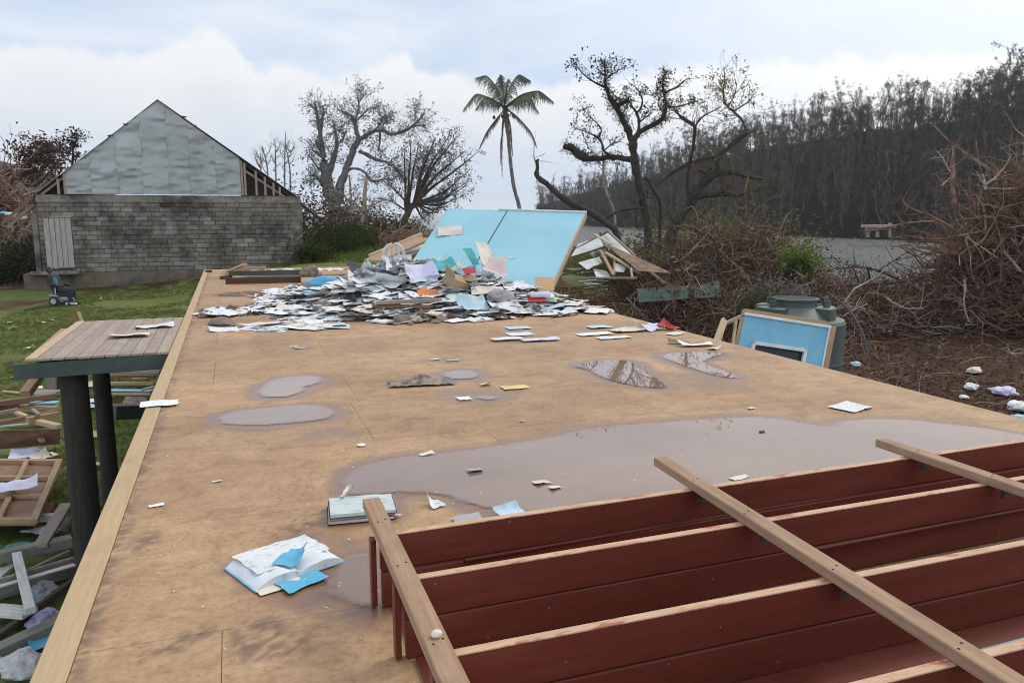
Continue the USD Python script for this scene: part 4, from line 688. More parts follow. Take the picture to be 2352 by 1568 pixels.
EDGEW = mat('raw_edge', {'tc': ('texture_coordinate', {}), 'oi': ('object_info', {}), 'mp': ('mapping', {'scale': (2.5, 14.0, 14.0)}), 'n': ('noise_texture', {'scale': 2.0, 'detail': 6.0, 'roughness': .65}), 'r': ('rgb_ramp', {'ramp': [(.3, (.42, .24, .14)), (.7, (.60, .40, .26))]}), 'mp2': ('mapping', {'scale': (3.0, 9.0, 9.0)}), 'n2': ('noise_texture', {'scale': 1.6, 'detail': 5.0, 'roughness': .7}), 'cx': ('combine_xyz', {}), 'sc': ('vector_math', {'math_type': 'scale', 'scale': 23.0}), 'ad': ('vector_math', {'math_type': 'add'}), 'r2': ('rgb_ramp', {'ramp': [(.54, (0, 0, 0)), (.62, (.85, .85, .85))]}), 'm': ('mix', {'color2': (.33, .085, .05)}), 'p': ('principled_bsdf', {'roughness': .75})},
    [('oi.random', 'cx.x'), ('cx.vector', 'sc.vector1'), ('sc.vector', 'ad.vector2'), ('tc.object', 'ad.vector1'), ('tc.object', 'mp.vector'), ('mp.vector', 'n.vector'), ('n.fac', 'r.fac'), ('ad.vector', 'mp2.vector'), ('mp2.vector', 'n2.vector'), ('n2.fac', 'r2.fac'), ('r.color', 'm.color1'), ('r2.color', 'm.fac'), ('m.color', 'p.base_color')])
BATTEN = timber('batten_wood', (.26, .155, .09), (.40, .26, .165), dirt=(.10, .06, .04), damp=.5)
fr = thing('fallen_joist_frame', 'fallen frame of red painted joists crossed by bare battens on the plywood', 'roof frame', (.5, 2.5, 0))
for i, (yl, yr, x0) in enumerate([(3.045, 3.165, .512), (2.625, 2.695, .525), (2.10, 2.105, .535), (1.565, 1.55, .545), (1.04, 1.02, .555)]):
    xr = 5.45; T = unit([xr - x0, yr - yl, 0]); nrm = np.array([T[1], -T[0], 0])
    a, b = np.array([x0, yl, 0]), np.array([xr, yr, 0])
    m, M = beam(a + [0, 0, .2235], b + [0, 0, .2235], .034, .147, b=.003); u = obj('joist', m, REDP, fr, M=M)
    m, M = beam(a + [0, 0, .3003], b + [0, 0, .3003], .036, .006, b=.0015); obj('raw_edge', m, EDGEW, u, M=M)
    m, M = beam(a + nrm * (.006 + .014 * (i == 0)) + [0, 0, .075], b + nrm * (.008 + .010 * (i == 0)) + [0, 0, .075], .038, .146, b=.004); obj('lower_board', m, REDP, fr, M=M)
    m, M = beam((x0 - .030, yl - .004, .006), (x0 - .030, yl - .004, .292), .050, .022, up=(1, 0, 0), b=.003); obj('end_strip', m, REDP, fr, M=M)
    if i == 0: obj('bead', tube([a + nrm * .034 + [.35, 0, .150], b + nrm * .03 + [-1.5, 0, .150]], .009, 8), REDP, fr, smooth=True)
    if i == 1: obj('bead', tube([a + nrm * .026 + [1.75, 0, .150], b + nrm * .022 + [-.4, 0, .150]], .008, 8), REDP, fr, smooth=True)
for p, q in (((.532, 3.36, .3255), (.497, .75, .3255)), ((2.055, 3.45, .3255), (1.925, .8, .3255)), ((3.40, 3.33, .3255), (3.47, .8, .3255)), ((4.85, 3.3, .3255), (4.9, .8, .3255))):
    m, M = beam(p, q, .076, .0435, b=.004); obj('batten', m, BATTEN, fr, M=M)
for i, (a, b) in enumerate([(2.66, 3.02), (2.14, 2.58), (1.60, 2.06), (1.07, 1.53)]): obj('lining_board', box(4.9, b - a, .012, .002, (3.0, (a + b) / 2, .010)), REDP, fr)
m, M = beam((2.25, 1.78, .10), (5.3, 1.80, .12), .07, .03, b=.004); obj('trim_strip', m, mottled('blue_grey_paint', (.16, .20, .21), (.26, .31, .32), 4, rough=.5), fr, M=M)
for x, y in ((2.02, 2.56), (2.03, 3.02), (3.42, 3.06), (1.98, 2.05), (3.44, 2.60)):
    m, M = beam((x - .005, y, .27), (x + .045, y, .27), .02, .05, b=.003); obj('metal_cleat', m, W_DARK, fr, M=M)
m, M = beam((1.62, 1.50, .08), (1.74, 1.22, .10), .07, .06, b=.004); obj('nogging', m, REDP, fr, M=M)
m, M = beam((1.80, 1.42, .13), (2.4, 1.44, .14), .06, .03, b=.004); obj('nogging', m, BATTEN, fr, M=M)

for x0_, x1_ in ((.528, .512), (2.03, 1.955), (3.41, 3.45)):
    for j_, y_ in enumerate((3.08, 2.65, 2.10, 1.56)):
        for e_ in (-.016, .018): xx = x0_ + (x1_ - x0_) * j_ / 3 + e_; obj('nail', (lambda s_: (s_.vertices * [.0045, .0045, .002] + [xx, y_ + e_ * .6, .3478], s_.faces))(trimesh.creation.icosphere(1)), POSTM, fr)

# ------------------------------------------------------------------ landing at the left
ld = thing('landing', 'timber landing of grey decking boards with dark green fascia beside the plywood floor', 'landing', (-1.4, 9.9, 0))
BOARD = [timber('decking_a', (.25, .195, .16), (.37, .30, .25), damp=.45), timber('decking_b', (.29, .225, .18), (.41, .33, .27), damp=.4)]
xs = np.linspace(-2.11, -.745, 11)
for i, (a, b) in enumerate(zip(xs[:-1], xs[1:])):
    m, M = beam(((a + b) / 2, 9.90 + .01 * (i % 3), -.02), ((a + b) / 2, 13.2 + .015 * ((i * 7) % 3), -.02), b - a - .007, .03, b=.004); obj('decking_board', m, BOARD[i % 2], ld, M=M)
m, M = beam((-2.175, 9.93, -.015), (-2.175, 13.2, -.015), .105, .034, b=.005); obj('edge_board', m, W_PALE, ld, M=M)
m, M = beam((-2.35, 9.93, -.145), (-.74, 9.93, -.12), .045, .175, b=.004); obj('fascia', m, GREENPAINT, ld, M=M)
m, M = beam((-2.10, 9.97, -.13), (-2.16, 13.2, -.13), .045, .17, b=.004); obj('side_fascia', m, GREENPAINT, ld, M=M)
for y in (10.6, 11.5, 12.4, 13.1):
    m, M = beam((-2.08, y, -.13), (-.76, y, -.13), .045, .17, b=.002); obj('landing_joist', m, W_DARK, ld, M=M)
for (px, py, y, d) in ((168, 858, 10.18, .152), (231, 850, 12.3, .115)):
    dd = ray(px, py); p = dd * (y / dd[1]) + [0, 0, CAM_H]; z = gz(p) - .4
    obj('post', tube([(p[0], p[1], z), (p[0], p[1], -.8), (p[0], p[1], -.215)], [d * 1.06, d, d * .97], 20), POSTM, ld, smooth=40)
m, M = beam(P(98, 850, 10.6), P(58, 905, 10.1), .13, .10, b=.006); obj('hanging_brace', m, W_RAW, ld, M=M)
m, M = beam(P(124, 856, 10.9), P(124, 892, 10.9), .14, .10, up=FH, b=.006); obj('block', m, W_GREY, ld, M=M)
m, M = beam(P(180, 742, 15.0), P(174, 710, 15.0), .07, .06, up=FH, b=.005); obj('newel', m, W_BROWN, ld, M=M)
m, M = beam(P(191, 745, 14.7), P(180, 716, 14.7), .05, .03, up=FH, b=.005); obj('brace', m, W_PALE, ld, M=M)
m, M = beam(P(88, 812, 11.1) - [.08, 0, .05], P(160, 750, 14.8) - [.1, 0, .05], .10, .04, b=.004); obj('stringer', m, W_RAW, ld, M=M)
m, M = beam(P(262, 948, 12.0), P(335, 945, 12.6), .1, .22, b=.004); obj('bearer', m, GREENPAINT, ld, M=M)

# ------------------------------------------------------------------ teal wall panel leaning behind the papers
TEAL = mat('teal_board', {'tc': ('texture_coordinate', {}), 'n': ('noise_texture', {'scale': .9, 'detail': 5.0}), 'r': ('rgb_ramp', {'ramp': [(.35, (.265, .525, .61)), (.65, (.315, .59, .675))]}), 'n2': ('noise_texture', {'scale': 2.2, 'detail': 9.0, 'roughness': .75}), 'r2': ('rgb_ramp', {'ramp': [(.58, (0, 0, 0)), (.72, (.5, .5, .5))]}), 'm': ('mix', {'color2': (.24, .37, .38)}), 'mp': ('mapping', {'scale': (14.0, 1.0, .7)}), 'n3': ('noise_texture', {'scale': 1.3, 'detail': 4.0}), 'r3': ('rgb_ramp', {'ramp': [(.62, (0, 0, 0)), (.72, (.28, .28, .28))]}), 'm3': ('mix', {'color2': (.45, .62, .66)}), 'p': ('principled_bsdf', {'roughness': .48})},
    [('tc.object', 'n.vector'), ('n.fac', 'r.fac'), ('tc.object', 'n2.vector'), ('n2.fac', 'r2.fac'), ('r.color', 'm.color1'), ('r2.color', 'm.fac'), ('tc.object', 'mp.vector'), ('mp.vector', 'n3.vector'), ('n3.fac', 'r3.fac'), ('m.color', 'm3.color1'), ('r3.color', 'm3.fac'), ('m3.color', 'p.base_color')])
BLUEP = mottled('blue_board', (.135, .37, .52), (.19, .45, .60), 1.6, rough=.45, bump=.06)
WHITEP = mottled('white_paint', (.55, .56, .55), (.72, .72, .70), 3, rough=.55)
BR, TR, TL = P(1265, 660, 14.3), P(1345, 490, 16.2), P(1030, 480, 16.8)
wv, uv_ = TL - TR, TR - BR; W, H = np.linalg.norm(wv), np.linalg.norm(uv_); ax = -wv / W; az_ = unit(uv_ - ax * (uv_ @ ax)); ay = np.cross(az_, ax)
PM = np.eye(4); PM[:3, 0], PM[:3, 1], PM[:3, 2], PM[:3, 3] = ax, ay, az_, BR + wv        # local x along the top, z up the slope, -y to the camera
shear = (uv_ @ ax) / (uv_ @ az_)
tp_ = thing('fallen_wall', 'big teal wall panel of two boards leaning behind the heap of papers', 'wall panel', BR + wv)
def pbox(name, x0, x1, z0, z1, y0, y1, m_, b=.004):
    """A box of the panel, sheared like the racked frame."""
    v, f = box(x1 - x0, y1 - y0, z1 - z0, b, ((x0 + x1) / 2, (y0 + y1) / 2, (z0 + z1) / 2)); v = v.copy(); v[:, 0] += v[:, 2] * shear
    return obj(name, (v, f), m_, tp_, M=PM)
hz = uv_ @ az_; mid = W * .44
pbox('board', .0, mid - .012, -.4, hz, -.012, 0, TEAL); pbox('board', mid + .012, W, -.4, hz, -.012, 0, TEAL)
pbox('joint_strip', mid - .016, mid + .016, -.4, hz + .001, -.010, .004, W_DARK)
pbox('top_trim', mid - .2, W + .02, hz, hz + .035, -.035, .10, WHITEP); pbox('top_plate', -.0, W, hz - .05, hz - .002, .002, .10, W_PALE)
pbox('edge_stud', W - .045, W + .03, -.4, hz - .002, .002, .105, W_PALE); pbox('edge_trim', W + .002, W + .028, -.4, hz - .003, -.02, 0, EDGEW); pbox('stud', mid - .03, mid + .03, -.4, hz - .052, .005, .10, W_PALE); pbox('stud', .0, .05, -.4, hz - .052, .002, .10, W_PALE)

# ------------------------------------------------------------------ papers and books
PANEL_M, PANEL_SH, PANEL_H, PANEL_W = PM.copy(), shear, hz, W
def papermat(name, base, stain, text=.35, tcol=(.25, .26, .30), ts=1.0, edge=.38):
    return mat(name, {'tc': ('texture_coordinate', {}), 'g': ('geometry', {}), 'mp': ('mapping', {'scale': (26 * ts, 120 * ts, 1)}), 'n': ('noise_texture', {'scale': 1.0, 'detail': 2.0}), 'r': ('rgb_ramp', {'ramp': [(.56, (0, 0, 0)), (.66, (text, text, text))]}), 'm': ('mix', {'color1': base, 'color2': tcol}), 'n2': ('noise_texture', {'scale': 4.5, 'detail': 6.0, 'roughness': .65}), 'r2': ('rgb_ramp', {'ramp': [(.5, (0, 0, 0)), (.72, (edge, edge, edge))]}), 'm2': ('mix', {'color2': stain}), 'd': ('principled_bsdf', {'roughness': .75, 'specular_ior_level': .25})},
        [('tc.object', 'mp.vector'), ('mp.vector', 'n.vector'), ('n.fac', 'r.fac'), ('r.color', 'm.fac'), ('g.position', 'n2.vector'), ('n2.fac', 'r2.fac'), ('r2.color', 'm2.fac'), ('m.color', 'm2.color1'), ('m2.color', 'd.base_color')], surface='d.BSDF')
PAP = dict(white=papermat('paper_white', (.74, .75, .75), (.36, .33, .28)), print=papermat('paper_print', (.66, .68, .68), (.34, .31, .27), .55, (.16, .19, .21), .6), cream=papermat('paper_cream', (.68, .62, .53), (.34, .26, .2)), blue=papermat('paper_pale_blue', (.46, .60, .66), (.36, .36, .35), .5, (.1, .3, .42)), lilac=papermat('paper_lilac', (.62, .61, .75), (.42, .41, .46), .55), pink=papermat('paper_pink', (.62, .49, .46), (.4, .3, .27), .3), grey=papermat('paper_grey', (.36, .38, .38), (.2, .18, .16), .6), mint=papermat('paper_mint', (.42, .62, .56), (.34, .36, .33), .3), yellow=papermat('paper_yellow', (.66, .54, .22), (.45, .36, .15), .2),
    brown=papermat('paper_sodden', (.20, .15, .12), (.08, .06, .045), .4), teal=papermat('cover_teal', (.08, .40, .42), (.15, .25, .25), .1), sky=papermat('cover_sky_blue', (.10, .40, .58), (.4, .45, .5), .15, (.6, .65, .7)), red=papermat('cover_red', (.42, .045, .045), (.2, .05, .05), .1), orange=papermat('cover_orange', (.62, .22, .08), (.4, .2, .1), .1), black=papermat('cover_black', (.035, .036, .04), (.10, .09, .08), .1), card=papermat('cardboard', (.36, .25, .15), (.2, .13, .08), .1), peach=papermat('card_peach', (.64, .40, .22), (.5, .3, .2), .1))
def paper(seed, w=.21, l=.297, crump=.02, curl=.0, tear=.012, nx=9, ny=12, fold=0.):
    r = np.random.default_rng(seed); u, v = np.meshgrid(np.linspace(-.5, .5, nx), np.linspace(-.5, .5, ny), indexing='ij'); u, v = u.ravel(), v.ravel()
    p = np.stack([u * w, v * l, 0 * u], 1); q = p * [1, 1, 0] * 9 + seed * 7.7
    ed = np.maximum(np.abs(u), np.abs(v)) > .49
    p[ed, :2] += (meshkit.fbm(q[ed] * 2.3, 3, 4)[:, None] - .5) * tear * 3 * np.sign(-p[ed, :2])
    a = r.uniform(0, 6.28); t = (u * math.cos(a) + v * math.sin(a))
    p[:, 2] = (meshkit.fbm(q * .8, 3, 2) - .35) * crump * 2 + curl * np.maximum(0, t - .1) ** 2 * 4
    if fold: p[:, 2] += np.maximum(0, u) * w * fold
    p[:, 2] -= p[:, 2].min() - .001
    return p, grid(nx, ny)
def book(seed, w=.2, l=.28, th=.018, open_=False):
    """(pages mesh, cover mesh): a soft wet book, closed or lying open, with swollen pages."""
    r = np.random.default_rng(seed); nx, ny = (17 if open_ else 9), 9; W_ = w * (2 if open_ else 1)
    u, v = np.meshgrid(np.linspace(-.5, .5, nx), np.linspace(-.5, .5, ny), indexing='ij'); u, v = u.ravel(), v.ravel(); q = np.stack([u * W_, v * l, 0 * u], 1)
    top = th * (np.abs(np.sin(np.pi * u * 2)) ** .5 * .85 + .15 if open_ else (.85 + .3 * (.5 - u))) + (meshkit.fbm(q * 14 + seed, 3, 3) - .5) * th * .9
    t = q.copy(); t[:, 2] = np.maximum(top, .004) + .003; b = q.copy(); b[:, 2] = .003
    t[:, :2] *= 1 - .012 * r.random((len(t), 1))
    ring = np.r_[np.arange(ny), np.arange(1, nx) * ny + ny - 1, (nx - 1) * ny + np.arange(ny - 2, -1, -1), np.arange(nx - 2, 0, -1) * ny]; o = len(t)
    f = np.vstack([grid(nx, ny), grid(nx, ny)[:, ::-1] + o, np.stack([ring, np.roll(ring, -1), np.roll(ring, -1) + o, ring + o], 1)])
    c = q * 1.03; c2 = c.copy(); c2[:, 2] = .0028; c[:, 2] = .0003
    return (np.vstack([t, b]), f), (np.vstack([c2, c]), f)
def put(x, y, z, rz, rx=0., ry=0.): return rot(rx, ry, rz, (x, y, z))
def lay_paper(name, mesh, m_, M, label, cat, group=None): return obj(name, mesh, m_, M=M, label=label, cat=cat, group=group, smooth=True)
def lay_book(mesh2, m_p, m_c, M, label, cat='book', group=None, name='book'):
    t = thing(name, label, cat, M[:3, 3], group); obj('pages', mesh2[0], m_p, t, M=M, smooth=30); obj('cover', mesh2[1], m_c, t, M=M); return t
# --- near the camera
c = onz(655, 1298)
ob = lay_book(book(1, .215, .31, .036, True), papermat('page_white_blue', (.66, .69, .71), (.42, .50, .55), .55, (.34, .41, .48), 2.4), PAP['sky'], put(c[0], c[1], .001, .42), 'soaked open book with white pages and torn blue cover at the puddle edge', name='open_book')
T = put(*(onz(672, 1308)[:2]), 0.052, .9, .06, -.08); obj('torn_page', paper(17, .13, .10, .035, .04), PAP['sky'], ob, M=T, smooth=True)
T = put(*(onz(640, 1340)[:2]), .003, .40); obj('loose_leaf', paper(18, .22, .12, .012), PAP['cream'], ob, M=T, smooth=True); T = put(*(onz(690, 1336)[:2]), .005, .50); obj('loose_leaf', paper(19, .2, .14, .012), PAP['sky'], ob, M=T, smooth=True)
T = put(*(onz(650, 1288)[:2]), .036, .42, .0); obj('top_leaf', paper(16, .37, .25, .012, .0, nx=18), PAP['print'], ob, M=T, smooth=True)
c = onz(828, 1178); GP = papermat('page_grey_green', (.50, .56, .55), (.30, .36, .35), .8, (.20, .26, .25), .5)
sb = thing('stacked_books', 'stack of sodden grey-green books by the batten end at the big puddle', 'books', c)
for j, (w, l, th, a, m1, m2) in enumerate([(.34, .26, .016, -.10, PAP['pink'], PAP['black']), (.33, .25, .012, -.08, PAP['grey'], PAP['brown']), (.34, .255, .016, -.09, GP, PAP['black'])]):
    mm = book(60 + j, w, l, th); M = put(c[0] + .004 * j, c[1] - .003 * j, .001 + [0, .02, .035][j], a); p_ = obj('book', mm[0], m1, sb, M=M, smooth=30); obj('cover', mm[1], m2, p_, M=M)
T = put(*(onz(800, 1152)[:2]), .055, 1.25, 0, .12); obj('curled_leaf', paper(23, .2, .045, .02, .06), PAP['cream'], sb, M=T, smooth=True)
near = [('paper_scrap', 883, 1185, .05, .18, 'white', 1.0, 'narrow white torn paper strip beside the left batten end', .03), ('paper_scrap', 1000, 1160, .08, .10, 'print', .3, 'small crumpled white paper scrap between the batten and the puddle', .06), ('paper_sheet', 1075, 1193, .16, .10, 'grey', .2, 'grey soaked paper half hidden behind the red joist', .012), ('paper_sheet', 1170, 1180, .16, .1, 'blue', .3, 'pale blue paper corner lifting behind the red joist', .05),
        ('paper_scrap', 1700, 1098, .14, .05, 'cream', .25, 'flat cream paper strip in the puddle between two battens', .008), ('paper_scrap', 1090, 1082, .10, .06, 'grey', .2, 'small grey crumpled scrap inside the big puddle', .03), ('paper_scrap', 980, 1043, .1, .06, 'cream', .2, 'cream paper scrap on the far rim of the big puddle', .02), ('paper_scrap', 1245, 1110, .09, .06, 'pink', .2, 'pinkish floating scrap in the middle of the big puddle', .02), ('paper_scrap', 1275, 1122, .07, .05, 'cream', .2, 'lower cream floating scrap in the middle of the big puddle', .02),
        ('plaster_chip', 1003, 1463, .03, .025, 'cream', .3, 'white plaster chip lying on the left batten', .02), ('paper_scrap', 831, 1023, .06, .05, 'white', .5, 'tiny white paper scrap left of the big puddle tip', .02), ('paper_sheet', 1953, 936, .30, .24, 'print', .35, 'printed white magazine page by itself near the right floor edge', .015), ('paper_scrap', 1725, 938, .06, .04, 'cream', .2, 'tiny cream scrap beside a plywood joint above the big puddle', .02),
        ('yellow_paper', 1182, 890, .25, .15, 'yellow', .05, 'yellow paper slip beside the crumpled grey rag', .008), ('paper_scrap', 1067, 916, .12, .10, 'white', .1, 'white paper scrap below the crumpled rag', .015), ('paper_scrap', 1115, 884, .10, .08, 'cream', .1, 'small cream scrap between rag and yellow paper', .04), ('paper_scrap', 1040, 828, .14, .06, 'pink', .1, 'pink scrap on the dark stain above the oval puddle', .012), ('paper_scrap', 1000, 826, .12, .07, 'white', .1, 'white scrap on the dark stain above the oval puddle', .02), ('paper_sheet', 366, 929, .30, .24, 'white', .1, 'white paper plate-like sheet on the left floor edge board', .02),
        ('paper_scrap', 360, 1162, .08, .04, 'white', .2, 'small white scrap near the left floor edge', .01), ('paper_scrap', 500, 1106, .06, .03, 'cream', .0, 'cream scrap left of the big puddle tip', .01), ('paper_scrap', 1200, 968, .05, .04, 'pink', .0, 'tiny pink scrap above the big puddle', .02), ('paper_scrap', 470, 752, .05, .04, 'white', .0, 'tiny white scrap by the landing corner', .01),
        ('paper_sheet', 1190, 754, .34, .25, 'blue', .0, 'grey-blue sheet on top of the small paper stack in mid floor', .01), ('paper_sheet', 1195, 768, .34, .26, 'print', .05, 'printed sheet in the middle of the small paper stack', .01), ('paper_sheet', 1165, 781, .40, .18, 'white', .0, 'left long white sheet at the front of the small paper stack', .01), ('paper_sheet', 1240, 782, .50, .2, 'lilac', .0, 'right long pale sheet at the front of the small paper stack', .015),
        ('paper_sheet', 1375, 752, .34, .24, 'blue', .1, 'grey-blue sheet at the left end of the papers by the right floor edge', .02), ('paper_sheet', 1365, 768, .5, .22, 'white', .1, 'long white sheet under the papers by the right floor edge', .015), ('paper_sheet', 1410, 776, .46, .18, 'print', .1, 'printed sheet in front of the papers by the right floor edge', .015), ('paper_sheet', 1440, 760, .44, .3, 'cream', .0, 'rolled cream sheet among the papers by the right floor edge', .05), ('paper_sheet', 1495, 757, .36, .30, 'lilac', .3, 'curling lilac sheet among the papers by the right floor edge', .09), ('red_paper', 1535, 757, .2, .26, 'red', .6, 'red paper curling up at the right floor edge', .11), ('paper_sheet', 1550, 768, .24, .16, 'cream', .6, 'cream sheet hanging at the right floor edge', .03),
        ('paper_sheet', 1600, 794, .44, .16, 'white', -.1, 'folded white paper beside the hooked puddle', .05), ('paper_sheet', 1560, 789, .26, .12, 'brown', -.3, 'brown folded card beside the hooked puddle', .05), ('paper_scrap', 1640, 802, .14, .12, 'print', .4, 'crumpled print scrap at the hooked puddle tip', .04), ('paper_scrap', 690, 800, .14, .08, 'grey', .1, 'grey scrap on bare plywood left of centre', .04), ('paper_scrap', 674, 797, .1, .06, 'white', .1, 'small white scrap on bare plywood left of centre', .02)]
for i, (n, px, py, w, l, m_, a, lab, cr) in enumerate(near):
    p = onz(px, py, .345 if n == 'plaster_chip' else 0); z = p[2] + .004 + (.004 * (4 - i % 5) if 1 and 'small paper stack' in lab else 0)
    if n == 'plaster_chip': obj(n, (lambda s: (s.vertices * [.016, .013, .011] * (1 + .25 * meshkit.noise(s.vertices * 2, 1)[:, None]), s.faces))(trimesh.creation.icosphere(1)), PAP['cream'], M=put(p[0], p[1], .357, .3), label=lab, cat='chip'); continue
    lay_paper(n, paper(300 + i, w, l, cr * .8, cr * (.25 if cr < .04 else .8), nx=10, ny=8), PAP[m_], put(p[0], p[1], z, a - .05), lab, 'paper')
p = onz(968, 880); RAG = mottled('rag', (.10, .075, .06), (.36, .30, .26), 18, rough=.9, bump=.6)
v, f = paper(71, .62, .30, .0, 0, .02, 40, 24); q = v * [7, 7, 0] + 3; v[:, 2] = .012 + .10 * meshkit.fbm(q, 4, 3) * np.clip(1.2 - 2.2 * np.abs(v[:, 0] / .62), .2, 1) * np.clip(1.15 - 2 * np.abs(v[:, 1]) / .3, .1, 1); v[:, :2] *= 1 + .25 * (meshkit.fbm(q * .5, 3, 8)[:, None] - .5)
obj('rag', (v, f), RAG, M=put(p[0], p[1], 0, -.12), label='crumpled grey-brown rag lying alone on the plywood', cat='cloth', smooth=True)
p = onz(1750, 993); obj('wet_leaf', (lambda s: (s.vertices * [.03, .018, .006], s.faces))(trimesh.creation.icosphere(1)), W_DARK, M=put(p[0], p[1], .008, .3), label='small dark lump floating at the far side of the big puddle', cat='leaf')
# --- on the landing
for i, (px, py, w, l, m_, lab) in enumerate([(355, 751, .5, .30, 'print', 'flattened newspaper on the landing nearest the plywood'), (300, 772, .46, .30, 'cream', 'crumpled newspaper in the middle of the landing')]):
    p = onz(px, py); lay_paper('newspaper', paper(400 + i, w, l, .03, .02, nx=14), PAP[m_], put(p[0], p[1], .004, .05), lab, 'newspaper')
# --- stuck on the teal panel
for i, (u, h, w, l, m_, a, lab) in enumerate([(.04, .66, .50, .30, 'cream', .25, 'pinkish-white paper stuck on the upper left of the teal panel'), (.66, .34, .14, .05, 'white', .2, 'tiny white strip stuck on the right board of the teal panel'), (.37, .36, .08, .07, 'pink', .1, 'tiny pink scrap stuck near the joint of the teal panel')]):
    x_, z_ = u * PANEL_W + h * PANEL_H * PANEL_SH, h * PANEL_H; obj('paper_sheet' if i == 0 else 'paper_scrap', paper(650 + i, w, l, .02, .03, nx=10), PAP[m_], M=PANEL_M @ rot(math.pi / 2, 0, 0, (x_ + (.25 if i == 0 else 0), -.016, z_)) @ rot(0, 0, a), label=lab, cat='paper', smooth=True)
# --- the heap behind
rng = np.random.default_rng(42)
def heap_z(x, y):
    x, y = np.asarray(x, float), np.asarray(y, float)
    z = .60 * np.exp(-((x - 3.2) / 1.15) ** 2 - ((y - 14.0) / 1.15) ** 2) + .22 * np.exp(-((x - 4.6) / .9) ** 2 - ((y - 13.0) / .8) ** 2) + .16 * np.exp(-((x - 1.9) / 1.0) ** 2 - ((y - 14.6) / .9) ** 2) + .10 * np.exp(-((x - 2.6) / 1.6) ** 2 - ((y - 12.4) / .6) ** 2)
    return z * (.75 + .5 * meshkit.fbm(np.stack([x * 2.5, y * 2.5, 0 * x], -1), 3, 6)) * np.clip((16.3 - y) / .8, 0, 1)
belt = Polygon([onz(a, b)[:2] for a, b in [(450, 718), (500, 712), (610, 700), (600, 690), (560, 687), (640, 668), (700, 655), (900, 640), (1100, 650), (1240, 680), (1330, 690), (1415, 718), (1300, 728), (1200, 735), (1100, 740), (900, 752), (850, 738), (640, 725), (480, 728)]]).buffer(0)
low = Polygon([onz(a, b)[:2] for a, b in [(490, 758), (560, 750), (690, 740), (800, 745), (790, 752), (640, 760)]]).buffer(0)
NP = 322
wts = dict(white=.37, print=.20, cream=.14, blue=.06, lilac=.05, pink=.05, grey=.04, mint=.02, brown=.03, teal=.015, sky=.015, black=.01)
keys = list(wts); pw = np.array(list(wts.values())); pw /= pw.sum()
ADJ = dict(white='white water-stained', print='densely printed white', cream='cream', blue='pale blue', lilac='lilac', pink='pinkish', grey='grey', mint='mint green', brown='sodden brown', teal='teal', sky='sky blue', black='black')
n = 0
while n < NP:
    if n < 215: x, y = rng.uniform(-.6, 5.8), rng.uniform(11.2, 18.5); ok = belt.contains(shapely.Point(x, y)) and not (x > 2.6 and y > 15)
    elif n < 300: x, y = rng.normal(3.4, 1.0), rng.normal(13.6, .75); ok = 0 < x < 5.75 and y < 14.6 - .2 * (x - 3)
    else: x, y = rng.uniform(-.5, 2.6), rng.uniform(11, 12.6); ok = low.contains(shapely.Point(x, y))
    if not ok: continue
    z = float(heap_z(x, y)); m_ = keys[rng.choice(len(keys), p=pw)]; steep = min(1, z * 2.0)
    M = put(x, y, z + rng.uniform(.002, .014 + .05 * steep), rng.uniform(0, 6.28), rng.normal(.08 * steep, .04 + .26 * steep), rng.normal(0, .04 + .24 * steep))
    where = 'in the heap before the teal panel' if steep > .35 else ('at the front edge of the strewn papers' if y < 12.6 else 'strewn flat over the far plywood')
    if rng.random() < .24:
        lab = f'swollen book with {ADJ[m_].replace(" water-stained", "")} cover {where}'; lay_book(book(1000 + n, rng.uniform(.16, .22), rng.uniform(.22, .30), rng.uniform(.012, .03), rng.random() < .4), PAP[['white', 'cream', 'print'][n % 3]], PAP[m_], M, lab, 'book', 'books among the strewn papers')
    else:
        big = rng.random() < .3; lab = f'{ADJ[m_]} {"large " if big else ""}paper sheet {where}'
        lay_paper('paper_sheet', paper(1000 + n, rng.uniform(.24, .36) * (1.4 if big else 1), rng.uniform(.28, .42) * (1.4 if big else 1), rng.uniform(.006, .022) + .06 * steep, rng.uniform(0, .03) + .10 * steep), PAP[m_], M, lab, 'paper', 'paper sheets strewn before the teal panel')
    n += 1
n = 0
while n < 150:
    x, y = rng.uniform(-.6, 5.8), rng.uniform(11.2, 18.5)
    if n > 110: x, y = rng.normal(3.4, .9), rng.normal(13.4, .6)
    if x > 5.75 or not (belt.contains(shapely.Point(x, y)) or n > 110) or (x > 2.6 and y > 15) or y > 14.5: 
        if not (y <= 18.5 and x < 2.6 and belt.contains(shapely.Point(x, y))): continue
    z = float(heap_z(x, y)); st = min(1, z * 2); k_ = ['white', 'print', 'white', 'cream', 'print'][n % 5]
    lay_paper('newspaper', paper(2000 + n, rng.uniform(.36, .56), rng.uniform(.28, .42), rng.uniform(.012, .035) + .04 * st, rng.uniform(0, .06), nx=14, ny=11), PAP[k_], put(x, y, z + rng.uniform(.012, .035) + .03 * st, rng.uniform(0, 6.28), rng.normal(.06 * st, .03 + .2 * st), rng.normal(0, .03 + .2 * st)), f"opened {dict(white='white', print='densely printed', cream='cream')[k_]} newspaper {'draped in the heap before the teal panel' if st > .35 else ('at the front edge of the strewn papers' if y < 12.6 else 'spread flat on the far plywood')}", 'newspaper', 'newspapers among the strewn papers'); n += 1
